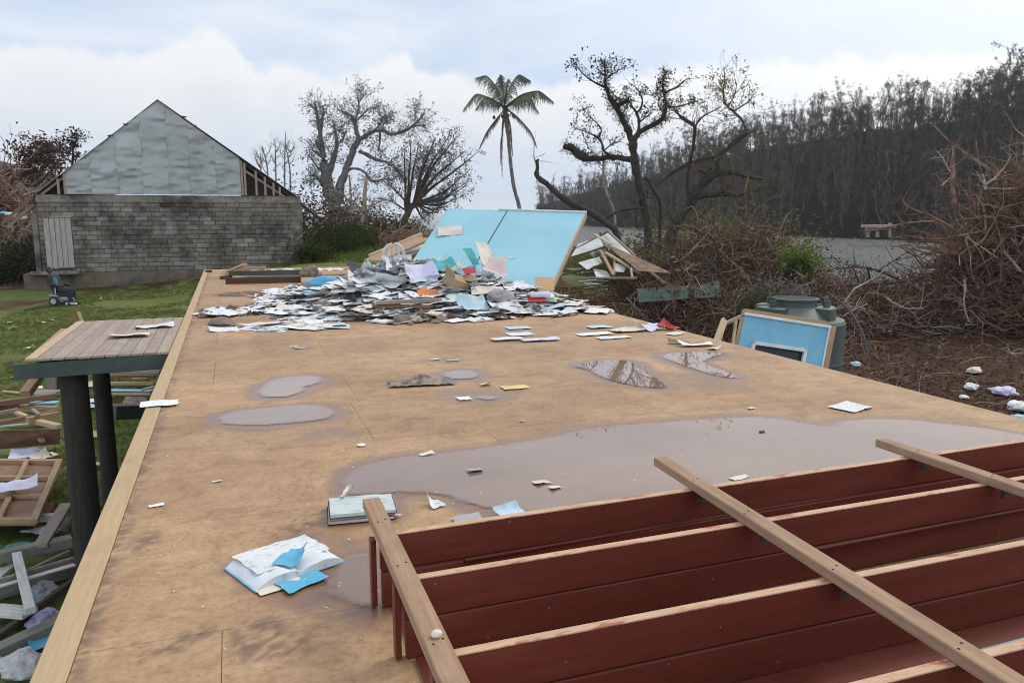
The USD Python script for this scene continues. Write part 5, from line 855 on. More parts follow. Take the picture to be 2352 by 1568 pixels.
# small torn paper filling the heap
gx, gy = np.meshgrid(np.linspace(.2, 5.8, 150), np.linspace(11.6, 16.2, 130), indexing='ij'); hz_ = heap_z(gx.ravel(), gy.ravel()); hp = np.stack([gx.ravel(), gy.ravel(), hz_ - .05 + .06 * meshkit.fbm(np.stack([gx.ravel() * 9, gy.ravel() * 9, 0 * hz_], 1), 3, 3)], 1); F = grid(150, 130); F = F[(hp[F][:, :, 2] > .006).all(1)]
LIT = mat('torn_paper', {'g': ('geometry', {}), 'oi': ('voronoi_texture', {'scale': 7.0}), 'r': ('rgb_ramp', {'ramp': [(0, (.12, .10, .08)), (.08, (.30, .26, .22)), (.14, (.50, .48, .45)), (.24, (.68, .69, .69)), (.7, (.64, .65, .66)), (.82, (.32, .46, .52)), (.92, (.46, .36, .32)), (1, (.2, .2, .2))], 'interpolate': False}), 'sx': ('separate_xyz', {}), 'p': ('principled_bsdf', {'roughness': .8})}, [('g.position', 'oi.vector'), ('oi.color', 'sx.vector'), ('sx.x', 'r.fac'), ('r.color', 'p.base_color')])
LIT2 = mat('torn_paper_bits', {'g': ('geometry', {}), 'r': ('rgb_ramp', {'ramp': [(0, (.16, .13, .11)), (.05, (.52, .50, .47)), (.16, (.70, .71, .71)), (.78, (.30, .48, .55)), (.86, (.55, .52, .62)), (.92, (.4, .3, .22)), (.97, (.45, .06, .05))], 'interpolate': False}), 'p': ('principled_bsdf', {'roughness': .8})}, [('g.random_per_island', 'r.fac'), ('r.color', 'p.base_color')])
pts = []
while len(pts) < 2600:
    x, y = (rng.uniform(-.6, 5.8), rng.uniform(11.2, 18.5)) if len(pts) % 4 else (rng.normal(3.4, 1.1), rng.normal(13.5, .9))
    if x < 5.8 and (belt.contains(shapely.Point(x, y)) or (x > 0 and heap_z(x, y) > .06)): pts.append((x, y, float(heap_z(x, y)) + rng.uniform(.004, .03)))
obj('torn_paper', join((hp, F), ), LIT, kind='stuff'); obj('paper_scraps', cards(np.array(pts), rng.uniform(.05, .22, len(pts)), rng, .8, .82), LIT2, kind='stuff')
cf = np.stack([rng.uniform(-.6, 2.6, 40), rng.uniform(2.2, 8.5, 40)], 1); fl = cf[rng.integers(0, 40, 1500)] + rng.normal(0, .35, (1500, 2)) * [1, .8]; fl = fl[(fl[:, 0] > -.72) & ~((fl[:, 0] > .4) & (fl[:, 1] < 3.2))]
obj('paint_flakes', cards(np.c_[fl, np.full(len(fl), .004)], .003 + .012 * rng.random(len(fl)) ** 4, rng, .8, 1.), PAP['cream'], kind='stuff')

# ------------------------------------------------------------------ timbers and oddments on the far floor
Z5 = lambda x, y: ((700 + x / 2.94) / 1.63265, (950 + y / 2.94) / 1.63265)
def plank(name, a, b, w, h, m_, label, cat, z=0., zb=None, conv=None, group=None, roll=0., up=(0, 0, 1)):
    """A loose timber lying on the plane z (z at its far end zb) between two places of the view."""
    a = conv(*a) if conv else a; b = conv(*b) if conv else b
    p, q = onz(*a, z), onz(*b, z if zb is None else zb); m, M = beam(p + [0, 0, h / 2], q + [0, 0, h / 2], w, h, up, .004, roll)
    return obj(name, m, m_, label=label, cat=cat, M=M, group=group)
plank('timber_beam', (470, 246), (1270, 236), .10, .12, GREENPAINT, 'dark green beam lying along the far end of the plywood', 'beam', .06, conv=Z5)
plank('timber_beam', (430, 338), (1260, 318), .09, .14, timber('red_brown_timber', (.05, .025, .018), (.10, .05, .035)), 'red-brown beam in front of the dark green beam', 'beam', .0, conv=Z5)
plank('timber_plank', (440, 215), (640, 135), .12, .05, W_PALE, 'short tan plank sticking up at the far left floor corner', 'plank', .02, .35, conv=Z5)
plank('timber_plank', (560, 195), (870, 195), .14, .12, W_RAW, 'raw brown plank behind the dark green beam', 'plank', .0, conv=Z5)
plank('timber_block', (212, 208), (276, 208), .10, .06, W_DARK, 'small dark block on the far left floor corner', 'block', .0, conv=Z5)
plank('timber_plank', (390, 285), (480, 270), .12, .07, W_DARK, 'short dark stub at the left end of the red-brown beam', 'plank', .0, conv=Z5)
plank('pale_board', (1500, 290), (2230, 200), .16, .02, W_WHITE, 'long cream board leaning across the back of the heap', 'board', .05, .42, conv=Z5); plank('pale_board', (1530, 320), (2230, 245), .14, .02, W_PALE, 'second lower cream board at the back of the heap', 'board', .05, .36, conv=Z5)
plank('timber_plank', (1890, 668), (2560, 640), .09, .06, W_RAW, 'brown batten lying among the papers at the front of the heap', 'plank', .06, conv=Z5); plank('timber_plank', (2100, 560), (2800, 530), .12, .05, W_GREY, 'grey plank across the middle of the paper heap', 'plank', .22, .30, conv=Z5); plank('timber_plank', (2060, 590), (2700, 600), .10, .04, W_BROWN, 'dark brown plank below the grey one in the paper heap', 'plank', .17, .20, conv=Z5)
plank('timber_plank', (1480, 395), (1900, 385), .12, .06, W_DARK, 'dark plank left of the heap behind the brown sacks', 'plank', .02, conv=Z5)
def crumple(seed, sx, sy, sz, rough=.35, sub=3):
    s_ = trimesh.creation.icosphere(sub); v = s_.vertices; n_ = meshkit.fbm(v * 1.6 + seed * 3.3, 4, seed)[:, None]; v = v * (1 + rough * 2 * (n_ - .5)); v = v * [sx, sy, sz]; v[:, 2] = np.maximum(v[:, 2], -sz * .45) + sz * .45; return v, s_.faces
SACK = mottled('sack_brown', (.10, .07, .055), (.30, .22, .175), 9, rough=.9, bump=.6)
for i, (x, y, a, b, c, lab) in enumerate([(1360, 300, .22, .16, .18, 'upper brown crumpled sack left of the heap'), (1330, 395, .24, .16, .13, 'lower pinkish-brown crumpled sack left of the heap'), (1480, 300, .18, .16, .15, 'right brown crumpled sack left of the heap'), (1740, 300, .24, .18, .14, 'dark brown crumpled sack behind the blue bag'), (2380, 720, .16, .12, .08, 'small dark crumpled lump at the front of the papers'), (390, 745, .34, .15, .07, 'dark brown crumpled cloth at the front left of the papers')]):
    p = onz(*Z5(x, y), .05); obj('sack', crumple(40 + i, a, b, c), SACK if i < 4 else PAP['brown'], M=put(p[0], p[1], .0 + (.14 if i == 0 else 0), i), label=lab, cat='sack', smooth=True)
def at_heap(px, py, name, mesh, m_, label, cat, f=13.4, rz=0., rx=0., ry=0., dz=0.): p = P(px, py, f); return obj(name, mesh, m_, M=rot(rx, ry, rz, p + [0, 0, dz]), label=label, cat=cat, smooth=True)
at_heap(990, 672, 'orange_folder', paper(801, .5, .34, .05, .05), PAP['orange'], 'orange folder on the left front of the heap', 'folder', 13.0, .2, .35)
at_heap(1012, 612, 'green_folder', paper(802, .48, .30, .07, .16), PAP['teal'], 'teal-green folder arched on top of the heap', 'folder', 13.9, .2, .5); at_heap(1080, 590, 'green_folder', paper(803, .28, .36, .02, .1), PAP['teal'], 'small green folder standing against the panel joint', 'folder', 14.2, .5, 1.0)
at_heap(1060, 690, 'mint_sheet', paper(804, .46, .34, .08, .12), PAP['mint'], 'big mint green sheet sloping on the front of the heap', 'paper', 12.8, .3, .45); at_heap(965, 632, 'lilac_sheet', paper(805, .52, .40, .10, .15), PAP['lilac'], 'big lilac sheet draped high on the left of the heap', 'paper', 13.4, .2, .7)
at_heap(1110, 585, 'cream_sheet', paper(806, .42, .5, .05, .15), PAP['cream'], 'cream sheet leaning on the teal panel at its joint', 'paper', 14.1, .5, .9); at_heap(1135, 615, 'cream_sheet', paper(807, .45, .5, .04, .2), PAP['pink'], 'pinkish-cream sheet standing at the right top of the heap', 'paper', 13.9, -.3, .75); at_heap(1250, 652, 'peach_card', paper(808, .34, .26, .008), PAP['peach'], 'peach coloured card propped at the teal panel lower right corner', 'card', 14.05, -.15, 1.1)
at_heap(1078, 622, 'red_folder', paper(809, .24, .15, .02), PAP['red'], 'small red folder high on the heap', 'folder', 13.6, .1, .6); at_heap(1232, 688, 'red_book', paper(810, .32, .22, .04, .04), PAP['red'], 'red opened cover on the right side of the heap', 'book cover', 12.7, -.1, .3); at_heap(1240, 677, 'white_roll', moved(tube([(-.17, 0, 0), (.17, 0, 0)], .05, 10), np.eye(4)), PAP['lilac'], 'pale rolled paper on top of the red cover', 'paper roll', 12.75)
at_heap(1120, 672, 'white_sheet', paper(811, .55, .26, .06, .1), PAP['cream'], 'long cream strip over the middle of the heap', 'paper', 13.0, -.25, .5); at_heap(1160, 712, 'print_sheet', paper(812, .55, .4, .09, .1), PAP['print'], 'big printed sheet on the right front of the heap', 'paper', 12.5, .1, .35); at_heap(1085, 705, 'blue_print', paper(813, .5, .36, .09, .12), PAP['blue'], 'pale blue sheet at the centre front of the heap', 'paper', 12.4, .2, .4); at_heap(1150, 690, 'grey_cloth', crumple(91, .22, .18, .13), mottled('cloth_grey', (.22, .21, .20), (.42, .40, .38), 5, rough=.9), 'grey rounded cloth bundle in the heap', 'cloth', 12.8)
BX = thing('carton', 'brown cardboard carton tipped over in the middle of the heap', 'carton', P(1045, 652, 13.3)); Mx = rot(.5, .3, .5, P(1045, 652, 13.3)); obj('carton_body', box(.36, .30, .26, .01), PAP['card'], BX, M=Mx)
for s_ in (-1, 1): obj('flap', moved(box(.17, .30, .006, .002), rot(0, -.9 * s_, 0, (s_ * .24, 0, .17))), PAP['card'], BX, M=Mx)
at_heap(745, 656, 'blue_bag', crumple(92, .34, .2, .13), PAP['sky'], 'bright blue bag left of the heap', 'bag', 15.6); at_heap(850, 632, 'black_sheet', paper(814, 1.0, .6, .03, .0, fold=.5), PAP['black'], 'black sheet bent into a ridge at the back left of the heap', 'sheet', 15.2, .35, .5, .35); at_heap(905, 625, 'patterned_cloth', crumple(93, .34, .24, .18), mottled('cloth_patterned', (.05, .08, .12), (.40, .42, .44), 14, rough=.9), 'dark patterned cloth bundle on the left of the heap', 'cloth', 14.2)
CT = thing('red_carton', 'small red and teal carton beside the blue bag', 'carton', P(870, 655, 14.4)); obj('carton_body', box(.2, .14, .24, .006), PAP['teal'], CT, M=rot(.1, .05, .3, P(870, 652, 14.4))); obj('front_label', box(.13, .004, .2, .001), PAP['red'], CT, M=rot(.1, .05, .3, P(870, 652, 14.4)) @ rot(0, 0, 0, (0, -.074, 0)))
at_heap(760, 671, 'orange_scrap', paper(815, .34, .2, .03, .1), PAP['orange'], 'orange-red paper lying left of the strewn papers', 'paper', 16.0) if False else at_heap(*Z5(630, 495), 'orange_scrap', paper(815, .40, .26, .02, .1), PAP['orange'], 'orange-red paper lying left of the strewn papers', 'paper', 17.2)
p0 = P(905, 603, 15.2); ch = thing('plastic_chair', 'white plastic chair back standing behind the heap', 'chair', p0); WP = mottled('white_plastic', (.52, .53, .50), (.68, .68, .65), 3, rough=.4)
Mc = frame(unit(RGT + FH * .3), (0, 0, 1), p0 - [0, 0, .1])
obj('back_frame', tube([(-.22, .05, 0), (-.21, .0, .28), (-.14, -.04, .44), (0, -.05, .47), (.14, -.04, .43), (.20, 0, .28), (.22, .05, 0)], .022, 8, 4), WP, ch, M=Mc, smooth=True)
for x in (-.1, 0, .1): obj('back_slat', tube([(x * 1.2, .03, .02), (x, -.02, .25), (x * .8, -.045, .45)], .016, 6, 3), WP, ch, M=Mc, smooth=True)
obj('seat', box(.44, .42, .025, .01, (0, .22, .0)), WP, ch, M=Mc)
# boards behind the left side of the teal panel
for i, (a, b, w, h, m_, lab) in enumerate([((855, 600), (975, 548), .5, .06, W_RAW, 'broad brown board rising behind the left edge of the teal panel'), ((880, 608), (985, 560), .4, .03, W_WHITE, 'pale grey board under the broad brown one behind the teal panel'), ((850, 590), (968, 540), .08, .12, W_PALE, 'tan timber edge behind the left of the teal panel')]):
    m, M = beam(P(*a, 17.2 + i * .4), P(*b, 18.6 + i * .4), w, h); obj('timber_board', m, m_, M=M, label=lab, cat='board')
# peeling white sheet along the far edge
v, f = paper(95, 2.6, .35, .07, 0, .05, 60, 8); p = onz(*Z5(1230, 200), .1); obj('white_sheeting', (v, f), PAP['white'], M=put(p[0], p[1], .10, -.02), label='long lumpy white sheeting along the far edge of the plywood', cat='sheeting', smooth=True)

# ------------------------------------------------------------------ right of the floor: tank, blue panel, fallen wall pieces
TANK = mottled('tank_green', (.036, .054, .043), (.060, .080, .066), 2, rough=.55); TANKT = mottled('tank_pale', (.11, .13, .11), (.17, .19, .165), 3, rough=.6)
tc = P(1826, 700, 13.2); g0 = gz(tc) - .05; tk = thing('water_tank', 'dark green plastic water tank with knobbed shoulders behind the blue panel', 'water tank', (tc[0], tc[1], g0))
def lathe(pts, n=48):
    pts = np.array(pts, float); t = np.arange(n) / n * 2 * np.pi; v = np.stack([pts[:, None, 0] * np.cos(t), pts[:, None, 0] * np.sin(t), np.repeat(pts[:, 1:2], n, 1)], -1).reshape(-1, 3); i = np.arange(len(pts) - 1)[:, None] * n; j = np.arange(n); k = (j + 1) % n
    return v, np.stack([i + j, i + k, i + n + k, i + n + j], -1).reshape(-1, 4)
TM = frame(RGT, (0, 0, 1), (tc[0], tc[1], 0.)); zt = -.20
obj('tank_body', lathe([(0, g0), (.82, g0), (.82, g0 + .3), (.835, g0 + .34), (.82, g0 + .38), (.82, -.9), (.835, -.86), (.82, -.82), (.82, zt), (.79, zt + .03), (.6, zt + .035), (0, zt + .04)]), TANK, tk, M=TM, smooth=35)
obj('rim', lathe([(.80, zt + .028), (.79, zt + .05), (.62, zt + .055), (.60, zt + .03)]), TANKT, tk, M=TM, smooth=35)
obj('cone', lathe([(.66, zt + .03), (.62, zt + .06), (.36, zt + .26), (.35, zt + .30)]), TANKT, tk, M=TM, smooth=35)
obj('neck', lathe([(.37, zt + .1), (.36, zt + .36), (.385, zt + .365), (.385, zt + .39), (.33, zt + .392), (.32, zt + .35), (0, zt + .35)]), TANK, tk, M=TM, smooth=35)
obj('lid_opening', lathe([(.325, zt + .385), (0, zt + .387)]), POSTM, tk, M=TM)
for a in (-.45, .95, 2.2, 3.6):
    th_ = np.linspace(a - .5, a + .5, 12); pg = Polygon([(.34 * math.cos(t), .34 * math.sin(t)) for t in th_] + [(.655 * math.cos(t), .655 * math.sin(t)) for t in th_[::-1]]); e = trimesh.creation.extrude_polygon(pg, .20, engine='earcut'); e.apply_translation([0, 0, zt + .04])
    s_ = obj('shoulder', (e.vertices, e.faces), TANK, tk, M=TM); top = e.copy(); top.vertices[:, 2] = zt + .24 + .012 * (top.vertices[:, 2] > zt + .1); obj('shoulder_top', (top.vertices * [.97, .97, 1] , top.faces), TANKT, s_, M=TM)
    c = (.50 * math.cos(a), .50 * math.sin(a)); obj('knob', join(box(.10, .07, .12, .012, (*c, zt + .31)), box(.05, .05, .07, .01, (*c, zt + .395))), TANK, tk, M=TM)
TR, TL, BRp = P(1905, 754, 11.7), P(1712, 724, 11.35), P(1840, 1090, 10.9)
ax = TR - TL; Wd = np.linalg.norm(ax); ax /= Wd; dn = BRp - TR; Hd = np.linalg.norm(dn - ax * (dn @ ax)); zz = -unit(dn - ax * (dn @ ax)); yy = np.cross(zz, ax); PM = np.eye(4); PM[:3, 0], PM[:3, 1], PM[:3, 2], PM[:3, 3] = ax, yy, zz, TL; sh = -(dn @ ax) / Hd
bp = thing('fallen_wall', 'blue wall panel with white framed window leaning on the water tank', 'wall panel', TL)
def bpart(name, m2, mt, par=None): v = np.array(m2[0], float); v[:, 0] += v[:, 2] * sh; return obj(name, (v, m2[1]), mt, par or bp, M=PM)
wx0, wx1, wz1, wz0 = .20, .20 + Wd * .64, -.37, -1.25
e = trimesh.creation.extrude_polygon(Polygon([(0, 0), (Wd, 0), (Wd, -Hd), (0, -Hd)], [[(wx0 + .04, wz1 - .04), (wx1 - .04, wz1 - .04), (wx1 - .04, wz0), (wx0 + .04, wz0)]]), .012, engine='earcut'); ev = e.vertices[:, [0, 2, 1]] * [1, 1, 1]; bpart('board', (ev, e.faces[:, ::-1]), BLUEP)
bpart('top_trim', box(Wd + .04, .02, .04, .003, (Wd / 2, -.008, .02)), WHITEP); bpart('edge_trim', box(.025, .02, Hd, .003, (Wd - .005, -.010, -Hd / 2)), WHITEP)
bpart('top_plate', box(Wd + .03, .09, .10, .003, (Wd / 2, .06, .055)), W_RAW); bpart('stud', box(.10, .12, Hd + .04, .003, (Wd + .062, .05, -Hd / 2 + .02)), W_RAW); bpart('stud', box(.05, .10, Hd, .003, (.02, .07, -Hd / 2)), W_RAW)
wf = bpart('window', box(wx1 - wx0 - .08, .008, wz1 - wz0, .001, ((wx0 + wx1) / 2, .03, (wz0 + wz1) / 2 - .04)), mat('dark_glass', {'g': ('glossy_bsdf', {'roughness': .02}), 'd': ('diffuse_bsdf', {'color': (.012, .03, .03)}), 'f': ('fresnel', {'IOR': 1.45}), 'm': ('mix_closure', {})}, [('f.fac', 'm.fac'), ('d.BSDF', 'm.closure1'), ('g.BSDF', 'm.closure2')], surface='m.closure'))
for c, sz in ((((wx0 + wx1) / 2, wz1 - .025), (wx1 - wx0, .05)), ((wx0 + .025, (wz0 + wz1) / 2), (.05, wz1 - wz0)), ((wx1 - .025, (wz0 + wz1) / 2), (.05, wz1 - wz0))): bpart('frame', box(sz[0], .05, sz[1], .004, (c[0], -.012, c[1])), WHITEP, wf)
lf = thing('ladder_frame', 'raw timber ladder-like frame left of the blue panel', 'timber frame', P(1655, 760, 11.6))
for a, b, w in (((1640, 800, 11.2), (1664, 735, 11.9), .10), ((1668, 742, 11.9), (1712, 722, 11.9), .05), ((1682, 800, 11.5), (1690, 738, 12.), .035), ((1698, 806, 11.5), (1704, 731, 12.), .035), ((1650, 800, 11.5), (1665, 740, 12.), .03)):
    m, M = beam(P(*a), P(*b), w, .05, up=FH); obj('stud', m, W_PALE if w > .03 else W_RAW, lf, M=M)
Z6 = lambda x, y: ((2100 + x / 2.94) / 1.63265, (780 + y / 2.94) / 1.63265)
def P6(x, y, f): return P(*Z6(x, y), f * 1.33)
def sheet6(name, c4, m_, label, cat, par=None, rib=0, n=24, amp=.02, th=.01):
    """A sheet through four view corners (x, y, distance): real size, own thickness, optional ribs."""
    a, b, c, d = [P6(*q) for q in c4]; u, v = np.meshgrid(np.linspace(0, 1, n), np.linspace(0, 1, n * 2 if rib else n), indexing='ij'); u, v = u.ravel()[:, None], v.ravel()[:, None]
    p = a * (1 - u) * (1 - v) + b * u * (1 - v) + c * u * v + d * (1 - u) * v; nn = unit(np.cross(b - a, d - a)); q = p * .9
    p = p + nn * (((meshkit.fbm(q * 1.5, 3, 4)[:, None] - .5) * amp * 3) + (.018 * np.sin(v * rib * 6.283) if rib else 0)); g_ = grid(n, n * 2 if rib else n)
    return obj(name, (np.vstack([p, p + nn * th]), np.vstack([g_, g_[:, ::-1] + len(p)])), m_, par, label=label, cat=cat, smooth=True)
fw = thing('fallen_wall_frame', 'broken white wall sheets and studs collapsed right of the teal panel', 'wall frame', P6(500, 600, 19))
OFFW = mottled('off_white_sheet', (.36, .37, .36), (.55, .56, .55), 2, rough=.6)
for c4 in ([(110, 560, 18.5), (480, 420, 19.5), (430, 320, 20.2), (200, 400, 20)], [(200, 600, 18.), (430, 540, 18.4), (470, 600, 18.2), (300, 680, 17.6)], [(360, 660, 18), (520, 700, 18.2), (560, 760, 17.8), (400, 760, 17.5)], [(420, 320, 20.6), (540, 250, 21), (800, 500, 20.4), (690, 560, 20)]): sheet6('sheet', c4, OFFW, None, None, fw, n=8, amp=.015)
for a, b, w, h, m_ in (((100, 490, 19.3), (530, 260, 20.6), .06, .05, W_DARK), ((520, 250, 20.8), (830, 530, 20), .07, .07, W_GREY), ((60, 560, 18.3), (500, 430, 19.2), .04, .04, W_DARK), ((450, 470, 18.4), (590, 740, 17.6), .09, .06, W_RAW), ((500, 490, 18.3), (890, 720, 17.6), .09, .06, W_PALE), ((600, 560, 18.2), (600, 720, 17.7), .06, .05, W_PALE), ((380, 290, 19.4), (560, 400, 18.9), .09, .05, W_PALE), ((20, 770, 17.0), (850, 770, 17), .05, .05, W_GREY), ((20, 740, 17.4), (480, 620, 18), .04, .05, W_DARK), ((780, 660, 17.6), (800, 780, 17.3), .06, .05, W_PALE)):
    m, M = beam(P6(*a), P6(*b), w, h); obj('stud', m, m_, fw, M=M)
sheet6('rust_board', [(500, 390, 18.8), (830, 530, 18.5), (1240, 720, 17.6), (860, 690, 17.4)], mottled('rust_board', (.10, .055, .032), (.25, .14, .085), 3, rough=.85), 'long rusty brown board sloping down into the branches', 'board', n=14, amp=.012)
sheet6('lattice', [(610, 610, 18), (740, 640, 18), (700, 710, 17.7), (610, 700, 17.7)], OFFW, 'small white lattice piece under the fallen studs', 'lattice', n=10)
GREENROOF = mottled('green_roofing', (.032, .056, .044), (.065, .095, .078), 3, rough=.8, spec=.2)
sheet6('roofing_sheet', [(845, 885, 17.2), (1425, 850, 17.8), (1420, 1000, 16.6), (870, 1045, 16.2)], GREENROOF, 'larger left corrugated green roofing sheet lying in the branches', 'roofing sheet', rib=9, n=24); sheet6('roofing_sheet', [(1455, 870, 17.4), (1755, 800, 18), (1775, 985, 16.8), (1485, 990, 16.4)], GREENROOF, 'smaller right corrugated green roofing sheet under the dark branch', 'roofing sheet', rib=9, n=24)
rng = np.random.default_rng(91)
for i in range(26):
    x, y = rng.uniform(20, 640), rng.uniform(735, 890); 
    if x > 420 and y > 850: x -= 200
    p = onz(*Z6(x, y), -1.6)
    for _ in range(10): p = onz(*Z6(x, y), gz(p) + .1)
    p[2] = gz(p) + rng.uniform(.03, .2); a = rng.uniform(-.25, .25); L = rng.uniform(.3, 1.1); m, M = beam(p, p + (RGT * math.cos(a) + FH * math.sin(a)) * L + [0, 0, rng.uniform(-.05, .08)], rng.uniform(.05, .14), .02); obj('timber_offcut', m, [W_WHITE, W_GREY, W_WHITE][i % 3], M=M, label=f"{['white', 'grey', 'white'][i % 3]} broken slat on the grass right of the teal panel", cat='timber', group=f"{['white', 'grey', 'white'][i % 3]} slats strewn right of the teal panel")

# ------------------------------------------------------------------ storm-felled branches
def heap(name, c, ex, ef, H, n, rng, mats, rr=(.006, .022), LL=(.5, 1.8), label=None, leaf=None, nl=0, fl=.6):
    """A tangle of broken branches piled round c (s, f): n twigs over an ellipse of half axes ex, ef, H metres high."""
    for k, (m_, share) in enumerate(mats):
        q = int(n * share); a = rng.uniform(0, 6.28, q); rad = np.sqrt(rng.uniform(0, 1, q)); s, f = c[0] + ex * rad * np.cos(a), c[1] + ef * rad * np.sin(a); xy = s[:, None] * RGT[:2] + f[:, None] * FH[:2]
        hh = H * (1 - rad ** 2) ** .8 * (.55 + .9 * meshkit.fbm(np.c_[xy * .8, 0 * s], 3, 7)); z = ground_z(xy) + hh * rng.uniform(.1, 1, q) ** .55
        d = rng.normal(size=(q, 3)) * [1, 1, fl]; p, r = sprout(np.c_[xy, z], d, rng.uniform(*LL, q), (rr[0] + (rr[1] * 1.5 - rr[0]) * rng.random(q) ** 2.6), rng, 5, .38, -.03); p[:, :, 2] = np.maximum(p[:, :, 2], (ground_z(p[:, :, :2].reshape(-1, 2)).reshape(q, 5) + .005))
        obj(name, tubes(p, r, 3), m_, kind='stuff')
        if leaf and k == 0 and nl: C = p[rng.integers(0, q, nl), rng.integers(1, 5, nl)] + rng.normal(0, .08, (nl, 3)); obj('withered_leaves', cards(C, rng.uniform(.05, .14, nl), rng, .6), leaf, kind='stuff')
MX = [(TWIG_BROWN, .55), (BARK_RED, .25), (TWIG_LIGHT, .20)]
heap('brushwood', (5.4, 22.6), 2.3, 1.3, 1.0, 1500, rng, MX, leaf=LEAF_LITTER, nl=5000)
heap('brushwood', (8.2, 29.0), 4.0, 2.6, 2.65, 3400, rng, MX, leaf=LEAF_BROWN, nl=14000)
heap('brushwood', (10.2, 23.), 2.6, 2.2, 1.0, 1500, rng, MX, leaf=LEAF_BROWN, nl=6000); heap('brushwood', (12.4, 28.5), 3.6, 2.0, .75, 1300, rng, MX, leaf=LEAF_LITTER, nl=4000)
heap('brushwood', (6.6, 22.5), 2.8, 2.6, .7, 1500, rng, MX, leaf=LEAF_LITTER, nl=6000)
heap('brushwood', (14.8, 22.3), 2.9, 2.2, 4.0, 5600, rng, [(BARK_RED, .45), (TWIG_BROWN, .42), (TWIG_LIGHT, .13)], rr=(.006, .03), LL=(.6, 2.5), leaf=LEAF_LITTER, nl=7000, fl=.8)
heap('brushwood', (17.5, 24.5), 3.6, 2.8, 4.6, 3600, rng, [(BARK_RED, .45), (TWIG_BROWN, .42), (TWIG_LIGHT, .13)], rr=(.006, .03), LL=(.6, 2.5), fl=.8)
for c_, ex_, ef_, H_, n_, L_ in (((14.8, 22.3), 2.6, 1.9, 3.9, 130, (1.2, 3.2)), ((17.5, 24.5), 3.2, 2.4, 4.6, 90, (1.2, 3.2)), ((8.0, 28.5), 3.8, 2.4, 2.9, 110, (1.2, 3.4)), ((10.2, 23.), 2.6, 2.0, 1.0, 50, (1., 2.6)), ((6.4, 23.5), 2.4, 2.0, .9, 40, (1., 2.4))): heap('broken_limbs', c_, ex_, ef_, H_, n_, rng, [(BARK_RED, .4), (BARK_BROWN, .35), (BARK_PALE, .25)], rr=(.022, .055), LL=L_, fl=.9)
for k, (m_, nn, LL, rr) in enumerate([(TWIG_BROWN, 4600, (.12, .6), (.004, .011)), (TWIG_LIGHT, 2600, (.12, .7), (.004, .011)), (BARK_RED, 420, (.4, 1.5), (.010, .028))]):
    x, y = 6.0 + rng.gamma(1.6, 3.2, nn), rng.uniform(3, 27, nn); z = ground_z(np.c_[x, y]); p, r = sprout(np.c_[x, y, z + rng.uniform(.0, .14, nn)], rng.normal(size=(nn, 3)) * [1, 1, .12], rng.uniform(*LL, nn), rng.uniform(*rr, nn), rng, 4, .35, 0); p[:, :, 2] = np.maximum(p[:, :, 2], ground_z(p[:, :, :2].reshape(-1, 2)).reshape(nn, 4) + .006); obj('fallen_twigs', tubes(p, r, 3), m_, kind='stuff')
nn = 90000; x, y = 5.9 + rng.gamma(1.6, 3.2, nn), rng.uniform(3, 28, nn); obj('leaf_litter', cards(np.c_[x, y, ground_z(np.c_[x, y]) + rng.uniform(.003, .05, nn)], rng.uniform(.035, .10, nn), rng, .6, .75), LEAF_LITTER, kind='stuff')
